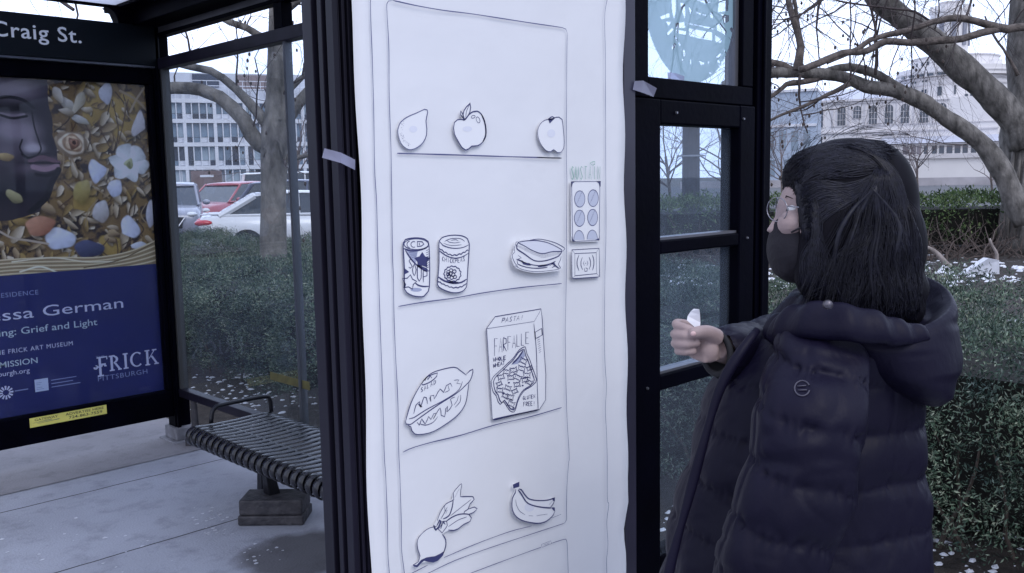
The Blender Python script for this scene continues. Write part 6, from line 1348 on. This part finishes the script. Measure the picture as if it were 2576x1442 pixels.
# mask
b = MB(); b.ell(Q(2003, 626), .051, .060, .062, 26, 18, HR); b.ell(Q(1972, 606), .027, .032, .048, 18, 12, HR); b.ell(Q(1990, 664), .036, .044, .030, 18, 12, HR)
mk = remesh(b, 'face_mask', MASKM, PE, .005, 8)
for s_ in (-1, 1): b = MB(); b.tube(smooth_line([Q(1990, 585, s_*.060), Q(2015, 572, s_*.066), Q(2044, 570, s_*.070), Q(2046, 600, s_*.066), Q(2010, 640, s_*.058)], .01), .0018, 6); b.build('ear_loop', MASKM, mk, smooth=True)
# glasses
WIRE = mat('thin_wire', (.30, .29, .32), rough=.25, metal=.9); LENS = glass('lens', dirt=.02, tint=(.93, .94, .96))
GT = thing('glasses', 'thin wire framed glasses worn by the woman at the shelter', 'glasses', Q(1960, 520))
for s_ in (-1, 1):
    c_ = Q(1955, 527, s_*.034); ax = (FWH*(.92 if s_ < 0 else .98)*s_+LEFT*(-.42 if s_ < 0 else -.2)).normalized()
    ring = [c_+ax*(.026*math.cos(a_))+ZUP*(.021*math.sin(a_)) for a_ in np.linspace(0, 2*math.pi, 28)]
    b = MB(); b.tube(ring, .0010, 6, cap=False); b.build('rim', WIRE, GT, smooth=True); b = MB(); b.quad(*ring[:-1]); b.build('lens', LENS, GT)
    e_ = c_+ax*.026+ZUP*.006; b = MB(); b.tube([e_, Q(2045, 525, s_*.072), Q(2062, 545, s_*.07)], .0012, 6); b.build('temple', WIRE, GT, smooth=True)
b = MB(); b.tube([Q(1951, 522, -.010), Q(1947, 517, 0), Q(1951, 522, .010)], .001, 6); b.build('bridge', WIRE, GT, smooth=True)

# ---- hair: cap, swept strands to a tie, long fall into the hood
b = MB(); b.ell(Q(2132, 478), .104, .083, .090, 30, 20, HR); b.ell(Q(2185, 520), .085, .080, .118, 26, 18, HR); b.ell(Q(2066, 442), .068, .070, .052, 22, 14, HR); b.ell(Q(2030, 462, 0), .036, .064, .034, 18, 12, HR); b.ell(Q(2012, 462, 0), .028, .056, .030, 18, 12, HR); b.ell(Q(2028, 482, -.03), .024, .034, .020, 16, 10, HR); b.ell(Q(2052, 500, -.056), .036, .022, .040, 16, 12, HR); b.ell(Q(2044, 560, -.060), .026, .016, .060, 16, 12, HR); b.ell(Q(2048, 640, -.060), .030, .018, .060, 16, 12, HR)
b.ell(Q(2240, 470), .030, .040, .050, 16, 12, HR); b.ell(Q(2215, 620), .076, .084, .110, 24, 18, HR); b.ell(Q(2150, 655), .080, .080, .085, 22, 16, HR); b.ell(Q(2195, 725), .096, .085, .060, 20, 14, HR); b.ell(Q(2105, 735), .050, .075, .040, 18, 12, HR); b.ell(Q(2195, 775), .090, .078, .055, 18, 12, HR); b.ell(Q(2115, 780), .045, .070, .040, 18, 12, HR)
for s_ in (-1, 1): b.ell(Q(2092, 600, s_*.058), .052, .026, .085, 18, 12, HR); b.ell(Q(2058, 520, s_*.058), .034, .022, .050, 16, 12, HR); b.ell(Q(2060, 590, s_*.064), .032, .016, .060, 16, 12, HR); b.ell(Q(2062, 690, s_*.050), .045, .030, .050, 16, 12, HR); b.ell(Q(2090, 520, s_*.055), .042, .026, .040, 14, 10, HR)
hair = remesh(b, 'hair', HAIRM, PE, .006, 10)
hrn = random.Random(12)
me_h = hair.data
from mathutils.bvhtree import BVHTree
og = org(PE); bv = BVHTree.FromPolygons([v.co+og for v in me_h.vertices], [p_.vertices[:] for p_ in me_h.polygons])
def lock(mb, pts, r_, off=.003, n=4, jit=.006):
    P_ = smooth_line([Q(x+hrn.gauss(0, jit/px*.35), y+hrn.gauss(0, jit/px*.35), d) for x, y, d in pts], .012); out = []
    for i, q in enumerate(P_):
        h_ = bv.find_nearest(q)
        if h_[0] is not None and (q-h_[0]).length < .07: 
            nrm = h_[1]; q = h_[0]+nrm*off
        out.append(q)
    for _ in range(2): out = [out[0]]+[(out[i-1]+out[i]*2+out[i+1])/4 for i in range(1, len(out)-1)]+[out[-1]]
    m_ = len(out); mb.tube(out, [max(.0006, r_*math.sin(math.pi*(.12+.84*i/(m_-1)))**.7) for i in range(m_)], n)
TIE = (2195, 440)
b = MB()
for i in range(760):                                     # crown, combed back from the hairline to the tie
    t_ = hrn.uniform(-1, 1); dz = -.07*math.cos(t_*1.5) if hrn.random() < .7 else .07*math.cos(t_*1.5)
    x0, y0 = 1990+hrn.uniform(0, 40), 430-hrn.uniform(-55, 60); lock(b, [(x0, y0, dz*.8), (2060, y0-38+hrn.uniform(-20, 20), dz), (2130, 400+(y0-430)*.5+hrn.uniform(-25, 25), dz), (TIE[0], TIE[1]+hrn.uniform(-18, 8), dz*.75)], hrn.uniform(.0005, .0012), hrn.uniform(.0003, .0025))
for i in range(520):                                      # temple and ear strands swept up to the tie
    f_ = i/519; x0 = 2012+hrn.uniform(0, 18)+f_*20; y0 = 470+f_*115+hrn.uniform(-8, 8)
    for s_ in (-1,) if hrn.random() < .75 else (1,): lock(b, [(x0, y0, s_*.068), (2070+f_*10, y0-22-f_*22, s_*.08), (2130, 470+f_*48+hrn.uniform(-8, 8), s_*.082), (TIE[0]-8, 448+f_*8, s_*.06)], hrn.uniform(.0005, .0013), hrn.uniform(.0005, .004))
for i in range(900):                                     # long fall from the tie
    f_ = i/899; x1 = 2040+f_*290+hrn.uniform(-14, 14); s_ = -1 if hrn.random() < .75 else 1
    lock(b, [(TIE[0]-10+f_*30, 445, s_*.06), (2150+f_*110, 530+hrn.uniform(-10, 10), s_*.082), (2150+f_*130+16*math.sin(f_*31), 590, s_*.084), (2090+f_*215+20*math.sin(f_*43+1), 655, s_*.085), (2075+f_*240+18*math.sin(f_*37+2), 720, s_*.085), (x1, 800+hrn.uniform(-60, 40), s_*.08)], hrn.uniform(.0005, .0013), hrn.uniform(.0005, .007))
for i in range(560):                                     # back of the head behind the tie
    f_ = i/559; s_ = -1 if hrn.random() < .75 else 1
    lock(b, [(2130+f_*90+hrn.uniform(-10, 10), 372+f_*30, s_*(.05+.02*f_)), (2195+f_*55, 400+f_*55+hrn.uniform(-10, 10), s_*.066), (2235+f_*45, 480+f_*60, s_*.07), (2240+f_*60+hrn.uniform(-12, 12), 600+f_*20, s_*.07), (2245+f_*70+14*math.sin(f_*41), 680, s_*.072), (2215+f_*90+hrn.uniform(-14, 14), 790+hrn.uniform(-60, 20), s_*.07)], hrn.uniform(.0005, .0013), hrn.uniform(.0005, .006))
for i in range(240):                                      # front locks by the cheek
    f_ = i/239; lock(b, [(2048, 500+f_*60, -.072), (2062-f_*18, 580+f_*30, -.074), (2046+hrn.uniform(-30, 30)+12*math.sin(f_*23), 660, -.07), (2000+hrn.uniform(0, 70), 770+hrn.uniform(-60, 25), -.06)], hrn.uniform(.0005, .0012), hrn.uniform(.0005, .004))
for i in range(120):                                     # short hairs along the brow and in front of the ear
    f_ = i/119; lock(b, [(1986+f_*40+hrn.uniform(-6, 6), 455+f_*20, -.045-.02*f_), (1992+f_*42, 485+f_*35, -.058-.008*f_), (2000+f_*36+hrn.uniform(-8, 8), 515+f_*95, -.064-.004*f_)], hrn.uniform(.0006, .0014), .0015)
for x1, y1, xm in ((2150, 735, 2135), (2240, 760, 2200), (2120, 780, 2100), (2205, 790, 2190), (2278, 745, 2250)):
    lock(b, [(2188, 470, -.07), (xm+20, 560, -.086), (xm, 650, -.09), (x1, y1, -.092)], .005, .004, 8)
for i in range(170):                                     # fly-aways and loose ends
    f_ = i/169; s_ = -1 if hrn.random() < .7 else 1; dx, dy = hrn.uniform(-26, 26), hrn.uniform(-22, 22); ln_ = smooth_line([Q(x+dx*k, y+dy*k, d*s_) for (x, y, d), k in zip(((2150+f_*110, 385+f_*110, .06), (2120+f_*180, 540, .085), (2060+f_*255, 660, .09), (2020+f_*320, 765+hrn.uniform(-30, 30), .095)), (.2, .6, 1, 1.5))], .016)
    b.tube(ln_, [max(.0003, .0007*(1-k/len(ln_))) for k in range(len(ln_))], 3, cap=False)
for i in range(60):
    a_ = hrn.uniform(.1, 3.0); c_ = Q(2132, 470); p0 = c_+LEFT*(.10*math.cos(a_))+ZUP*(.092*math.sin(a_))+FWH*hrn.uniform(-.05, .05); o_ = (p0-c_).normalized(); t_ = Vector((0, 0, 0))-LEFT*math.sin(a_)+ZUP*math.cos(a_)*.6
    b.tube(smooth_line([p0, p0+o_*.008+t_*.025, p0+o_*hrn.uniform(.004, .02)+t_*.06], .01), [.0005, .0004, .0003]*20 if False else .0004, 3, cap=False)
b.build('hair_strands', mat('hair_strand', (.0072, .0070, .0145), rough=.42, spec=.30, var=.5, scale=120), hair, smooth=True)
b = MB(); b.ell(Q(2190, 446, -.066), .010, .006, .014, 10, 8, HR); b.build('hair_tie', DARKM, hair, smooth=True)

# ---- coat
def noise3(P_, f, seed=0):
    k = np.random.default_rng(seed).normal(0, 1, (7, 3)); ph = np.random.default_rng(seed+1).uniform(0, 6.28, 7); out = np.zeros(len(P_))
    for i in range(7): out += np.sin(P_ @ (k[i]*f)+ph[i]+1.7*np.sin(P_ @ (k[(i+3) % 7]*f*.6)))
    return out/7
def quilted(name, cen, ra, rb, axA, axB, seam, parent, amp=.012, nseg=84, step=.006, tilt=0.0, seed=1, phase=0.0, closed_top=True, wr=.006, power=2.4, bias=None):
    """puffy tube: centre line cen, half-widths ra (along axA) and rb (along axB), stitched rings every `seam` metres"""
    C_ = [Vector(c) for c in cen]; s_ = [0]
    for i in range(1, len(C_)): s_.append(s_[-1]+(C_[i]-C_[i-1]).length)
    n_ = int(s_[-1]/step)+2; t_ = np.linspace(0, s_[-1], n_)
    def ip(vals):
        P_ = [(a, v, 0) for a, v in zip(s_, vals)]; q_ = smooth_line(P_, step*.5); return np.interp(t_, [p_[0] for p_ in q_], [p_[1] for p_ in q_])
    cx_, cy_, cz_ = (ip([c[k] for c in C_]) for k in range(3)); A_ = ip(ra); B_ = ip(rb)
    th_ = np.linspace(0, 2*np.pi, nseg, endpoint=False); ca, sa = np.cos(th_), np.sin(th_); e_ = 2/power
    sx_ = np.sign(ca)*np.abs(ca)**e_; sy_ = np.sign(sa)*np.abs(sa)**e_
    a_, b_ = np.array(axA), np.array(axB)
    base = np.stack([cx_, cy_, cz_], 1)[:, None, :]+(A_[:, None]*sx_)[..., None]*a_+(B_[:, None]*sy_)[..., None]*b_
    out = (sx_[:, None]*a_/np.maximum(A_.mean(), .01)+sy_[:, None]*b_/np.maximum(B_.mean(), .01)); out /= np.linalg.norm(out, axis=1)[:, None]
    P_ = base.reshape(-1, 3)
    v = (t_[:, None]+tilt*(A_[:, None]*sx_)+.006*np.sin(th_*3+1)+phase)/seam+.06*noise3(P_, 9, seed+9).reshape(n_, nseg)
    f_ = np.abs(np.sin(np.pi*v)); puff = amp*(f_**.36)*(.8+.2*np.sin(np.arange(nseg)*.21)[None])
    sag = amp*.35*np.clip(1-f_*1.6, 0, 1)*0
    near = np.exp(-(f_/.55)**2); w_ = wr*near*noise3(P_*np.array([1, 1, .35]), 46, seed).reshape(n_, nseg)+wr*1.25*noise3(P_*np.array([1, 1, 1.5]), 13, seed+4).reshape(n_, nseg)-wr*1.2*np.clip(noise3(P_*np.array([1, 1, 2.2]), 22, seed+7).reshape(n_, nseg)-.18, 0, 1)
    arc = th_*A_.mean()                                   # gathers along each stitch line, and fine nylon creases
    pk = np.zeros_like(v)
    for kq, (fq, aq) in enumerate(((2*np.pi/.017, 1.0), (2*np.pi/.027, .8), (2*np.pi/.045, .7))): pk += aq*np.sin(arc[None]*fq+5*np.sin(np.floor(v+.5)*1.9+kq)+1.3*np.sin(arc[None]*fq*.23+kq))
    w_ = w_+wr*.20*pk*np.exp(-(f_/.32)**2)-wr*.55*np.clip(np.abs(noise3(P_*np.array([1.3, 1.3, .8]), 30, seed+21).reshape(n_, nseg))*-4+.5, 0, 1)
    V = base+out[None]*(puff+w_)[..., None]
    idx = np.arange(n_*nseg).reshape(n_, nseg); nx = np.roll(idx, -1, 1)
    F = np.stack([idx[:-1], nx[:-1], nx[1:], idx[1:]], -1).reshape(-1, 4)
    return np_mesh(name, V.reshape(-1, 3), F, COATM, parent, smooth=True)
# body of the coat from silhouette rows: y, front x, back x, half depth
rowsT = [(742, 2010, 2190, .075, .03), (775, 1985, 2225, .120, .04), (812, 1955, 2262, .165, .05), (860, 1902, 2278, .175, .06), (930, 1835, 2285, .175, .08), (1000, 1798, 2290, .170, .08), (1100, 1762, 2300, .168, .08), (1200, 1734, 2310, .168, .08), (1300, 1708, 2318, .172, .08), (1442, 1672, 2324, .185, .08), (1600, 1640, 2345, .225, .06), (1800, 1610, 2352, .235, .06), (1950, 1600, 2355, .235, .06)]
rowsT = [(735, 2040, 2150, .045, .03)]+rowsT
cen = [Q((f_+k_)/2, y, d) for y, f_, k_, hd, d in rowsT]
coat = quilted('coat', cen, [(k_-f_)/2*(HD+d)/FPX-.004 for y, f_, k_, hd, d in rowsT], [hd-.01 for y, f_, k_, hd, d in rowsT], LEFT, FWH, .090, PE, amp=.0120, seed=4, phase=.018, tilt=-.04, nseg=260, wr=.008)
# near sleeve
sl = [(802, 2075, 10, -.03), (808, 2072, 40, -.045), (822, 2070, 72, -.06), (850, 2072, 98, -.085), (900, 2066, 110, -.115), (1000, 2046, 116, -.155), (1100, 2030, 117, -.168), (1200, 2012, 118, -.168), (1300, 1984, 116, -.165), (1400, 1952, 114, -.160), (1500, 1920, 110, -.135), (1560, 1902, 92, -.13)]
dn = (Q(1930, 1442)-Q(2060, 880)).normalized(); axA = (LEFT-dn*LEFT.dot(dn)).normalized()
slo = quilted('sleeve', [Q(x, y, d) for y, x, r_, d in sl], [r_*px-.004 for y, x, r_, d in sl], [r_*px*.84 for y, x, r_, d in sl], axA, FWH, .0905, coat, amp=.0125, seed=15, phase=.045, nseg=200, tilt=.06, wr=.009, power=2.2)
# far sleeve reaching to the left
far = [(2095, 850, .20, 82), (2040, 858, .20, 86), (1985, 868, .18, 82), (1930, 878, .14, 76), (1880, 884, .09, 70), (1835, 888, .045, 64), (1808, 890, .025, 58)]
dn = (Q(1808, 890, .02)-Q(2095, 850, .2)).normalized(); axA = (ZUP-dn*ZUP.dot(dn)).normalized(); axB = dn.cross(axA)
quilted('sleeve', [Q(x, y, d) for x, y, d, r_ in far], [r_*px for x, y, d, r_ in far], [r_*px*.9 for x, y, d, r_ in far], axA, axB, .12, coat, amp=.010, seed=25, phase=.03, nseg=84, wr=.006, power=2.1)
# cuff lining (dark mouth of the far sleeve)
b = MB(); c0 = Q(1806, 890, .024); rg0 = [c0+axA*(52*px*math.cos(a_))+axB*(46*px*math.sin(a_)) for a_ in np.linspace(0, 6.2832, 33)[:-1]]; rg1 = [q+(c0-q)*.45+dn*(-.03) for q in rg0]; b.loft([[q+dn*.004 for q in rg0], rg1], cap=False); b.tube([q+dn*.003 for q in rg0]+[rg0[0]+dn*.003], .006, 8, cap=False); b.build('cuff', DARKM, coat, smooth=True)
# near front flap hanging open, edge towards us
fl = smooth_line([Q(1905, 830, -.10), Q(1850, 905, -.12), Q(1808, 985, -.12), Q(1768, 1120, -.12), Q(1722, 1290, -.12), Q(1682, 1442, -.12), Q(1650, 1640, -.11), Q(1622, 1850, -.10)], .02)
b = MB(); b.tube(fl, [.0065+.0025*abs(math.sin(i*.42)) for i in range(len(fl))], 12); b.build('front_edge', COATM, coat, smooth=True)
# hood lying on the back: opening rim, hollow, bag
def hring(c, a, d, lift, n=64, sag=0):
    out = []
    for k in range(n):
        t_ = 2*math.pi*k/n; out.append(c+LEFT*(a*math.cos(t_))+FWH*(d*math.sin(t_))+ZUP*(lift*math.cos(t_)+sag*math.sin(t_)*-1))
    return out
hs = [(2170, 800, .04, 110, .085, .00, 0), (2178, 785, .04, 150, .115, -.016, -.028), (2180, 762, .04, 176, .142, -.022, -.034), (2181, 750, .04, 190, .156, -.022, -.036), (2182, 760, .04, 199, .166, -.020, -.034), (2182, 785, .04, 201, .172, -.014, -.024), (2188, 825, .04, 197, .175, -.004, -.012), (2212, 875, .04, 182, .170, .004, -.004), (2236, 920, .03, 152, .158, .010, 0), (2262, 962, .02, 110, .128, .012, 0), (2288, 995, .01, 56, .080, .008, 0), (2300, 1008, .01, 10, .016, 0, 0)]
rings = []
hsI = [smooth_line([(i_, h_[k], 0) for i_, h_ in enumerate(hs)], .12) for k in range(7)]
for j in range(len(hsI[0])):
    x, y, d, a, dd, l_, sg_ = (hsI[k][min(j, len(hsI[k])-1)].y for k in range(7))
    u_ = hsI[0][j].x if j < len(hsI[0]) else 0; rings.append(hring(Q(x, y, d), a*px, dd, l_, 72, sg_))
tt = np.linspace(0, len(hs)-1, 90); arr = np.array([[np.interp(t_, range(len(hs)), [h_[k] for h_ in hs]) for k in range(7)] for t_ in tt])
for _ in range(3): arr[1:-1] = (arr[:-2]+2*arr[1:-1]+arr[2:])/4
rings = np.array([[tuple(q) for q in hring(Q(r_[0], r_[1], r_[2]), r_[3]*px, r_[4], r_[5], 96, r_[6])] for r_ in arr])
cc = rings.mean(1, keepdims=True); o_ = rings-cc; o_ /= np.linalg.norm(o_, axis=2)[..., None]+1e-9; fl_ = rings.reshape(-1, 3)
dsp = (.008*noise3(fl_, 14, 51)-.012*np.clip(noise3(fl_*np.array([1, 1, 2.5]), 17, 52)-.15, 0, 1)+.003*noise3(fl_, 40, 53)).reshape(rings.shape[:2]); rings = rings+o_*dsp[..., None]
n_, ns = rings.shape[:2]; idx = np.arange(n_*ns).reshape(n_, ns); nx = np.roll(idx, -1, 1); F = np.stack([idx[:-1], nx[:-1], nx[1:], idx[1:]], -1).reshape(-1, 4)
hood = np_mesh('hood', rings.reshape(-1, 3), F, COATM, coat, smooth=True)
# stand-up collar lying open round the front of the neck
cl = smooth_line([Q(2320, 830, -.10), Q(2260, 812, -.128), Q(2215, 800, -.142), Q(2150, 786, -.150), Q(2080, 772, -.140), Q(2015, 782, -.095), Q(1975, 800, -.02), Q(1968, 802, .06), Q(1990, 795, .14)], .006)
rg_ = []
for i, c_ in enumerate(cl):
    t_ = cl[min(i+1, len(cl)-1)]-cl[max(i-1, 0)]; t_.z = 0; t_.normalize(); o_ = Vector((t_.y, -t_.x, 0))
    if (c_-Q(2090, 780, .04)).dot(o_) < 0: o_ = -o_
    e_ = math.sin(math.pi*min(1, max(.06, i/(len(cl)-1)+.03)))**.5; w_ = .004*math.sin(i*.8)+.003*math.sin(i*.33+1)
    rg_.append([c_+o_*(x*e_+w_)+ZUP*(z*e_+w_*.5) for x, z in ((.034, -.048), (.036, -.030), (.027, -.008), (.014, .006), (.003, .012), (-.008, .010), (-.010, .0), (-.004, -.03), (.012, -.055))])
b = MB(); b.loft(rg_); co_ = b.build('collar', COATM, coat, smooth=True); md = co_.modifiers.new('s', 'SUBSURF'); md.levels = md.render_levels = 1
b = MB(); q = Q(2086, 768, -.182); b.tube([q+FWH*.008, q], [.0080, .0065], 14); b.build('snap_button', mat('snap_metal', (.14, .13, .15), rough=.4, metal=.8), coat, smooth=True)
b = MB(); q = Q(1862, 1268, -.145); b.tube([q+FWH*.01, q], [.006, .005], 12); b.build('snap_button', MATS['snap_metal'], coat, smooth=True)
b = MB(); b.loft([ringxy(Q(2110, 800, .04), .090, .135), ringxy(Q(2108, 765, .04), .080, .115), ringxy(Q(2106, 740, .04), .066, .090), ringxy(Q(2106, 738, .04), .050, .060)], cap=False); b.build('collar_lining', DARKM, coat, smooth=True)
# small embossed ring on the upper arm
b = MB(); bvs = BVHTree.FromPolygons([v.co+og for v in slo.data.vertices], [p_.vertices[:] for p_ in slo.data.polygons])
def onsleeve(x, y):
    d_ = ray(x, y).normalized(); h_ = bvs.ray_cast(CAM, d_); return (h_[0]-d_*.0012) if h_[0] is not None else Q(x, y, -.24)
ln = [onsleeve(2018+19*math.cos(a_), 977+19*math.sin(a_)) for a_ in np.linspace(.3, 5.9, 30)]; b.tube(ln, .0013, 6, cap=False); b.tube([onsleeve(2006, 972), onsleeve(2028, 970)], .0012, 6); b.tube([onsleeve(2008, 982), onsleeve(2030, 981)], .0012, 6)
b.build('emblem', mat('emblem_grey', (.06, .055, .08), rough=.5), coat, smooth=True)
# trousers and shoes
for s_ in (-1, 1):
    h0 = foot+FWH*(s_*.085)
    b = MB(); b.tube([h0+FWH*.03+Vector((0, 0, hipz-.06)), h0+LEFT*.015+Vector((0, 0, .46)), h0+Vector((0, 0, .07))], [.070, .066, .058], 16); b.build('trouser_leg', DARKM, PE, smooth=True)
    b = MB(); b.loft([ringxy(h0+LEFT*.055+Vector((0, 0, z)), a_, d_, 20) for z, a_, d_ in ((0, .135, .047), (.02, .14, .05), (.05, .125, .045), (.085, .09, .042), (.11, .05, .04))]); b.build('shoe', SHOEM, PE, smooth=True)
# the white slip in her fingers
c_ = Q(1752, 805, -.022); t = thing('paper_slip', 'small white slip of paper pinched in the woman\'s raised fingers', 'paper slip', c_)
S_ = [[Q(1728, 806, -.020), Q(1760, 834, -.022)], [Q(1730, 795, -.018), Q(1762, 812, -.020)], [Q(1738, 783, -.020), Q(1761, 792, -.024)], [Q(1745, 777, -.022), Q(1759, 778, -.028)]]
b = MB()
for a_, c2 in zip(S_[:-1], S_[1:]): b.quad(a_[0], a_[1], c2[1], c2[0])
o = b.build('slip', mat('slip_paper', (.78, .78, .82), rough=.7), t); md = o.modifiers.new('t', 'SOLIDIFY'); md.thickness = .0005
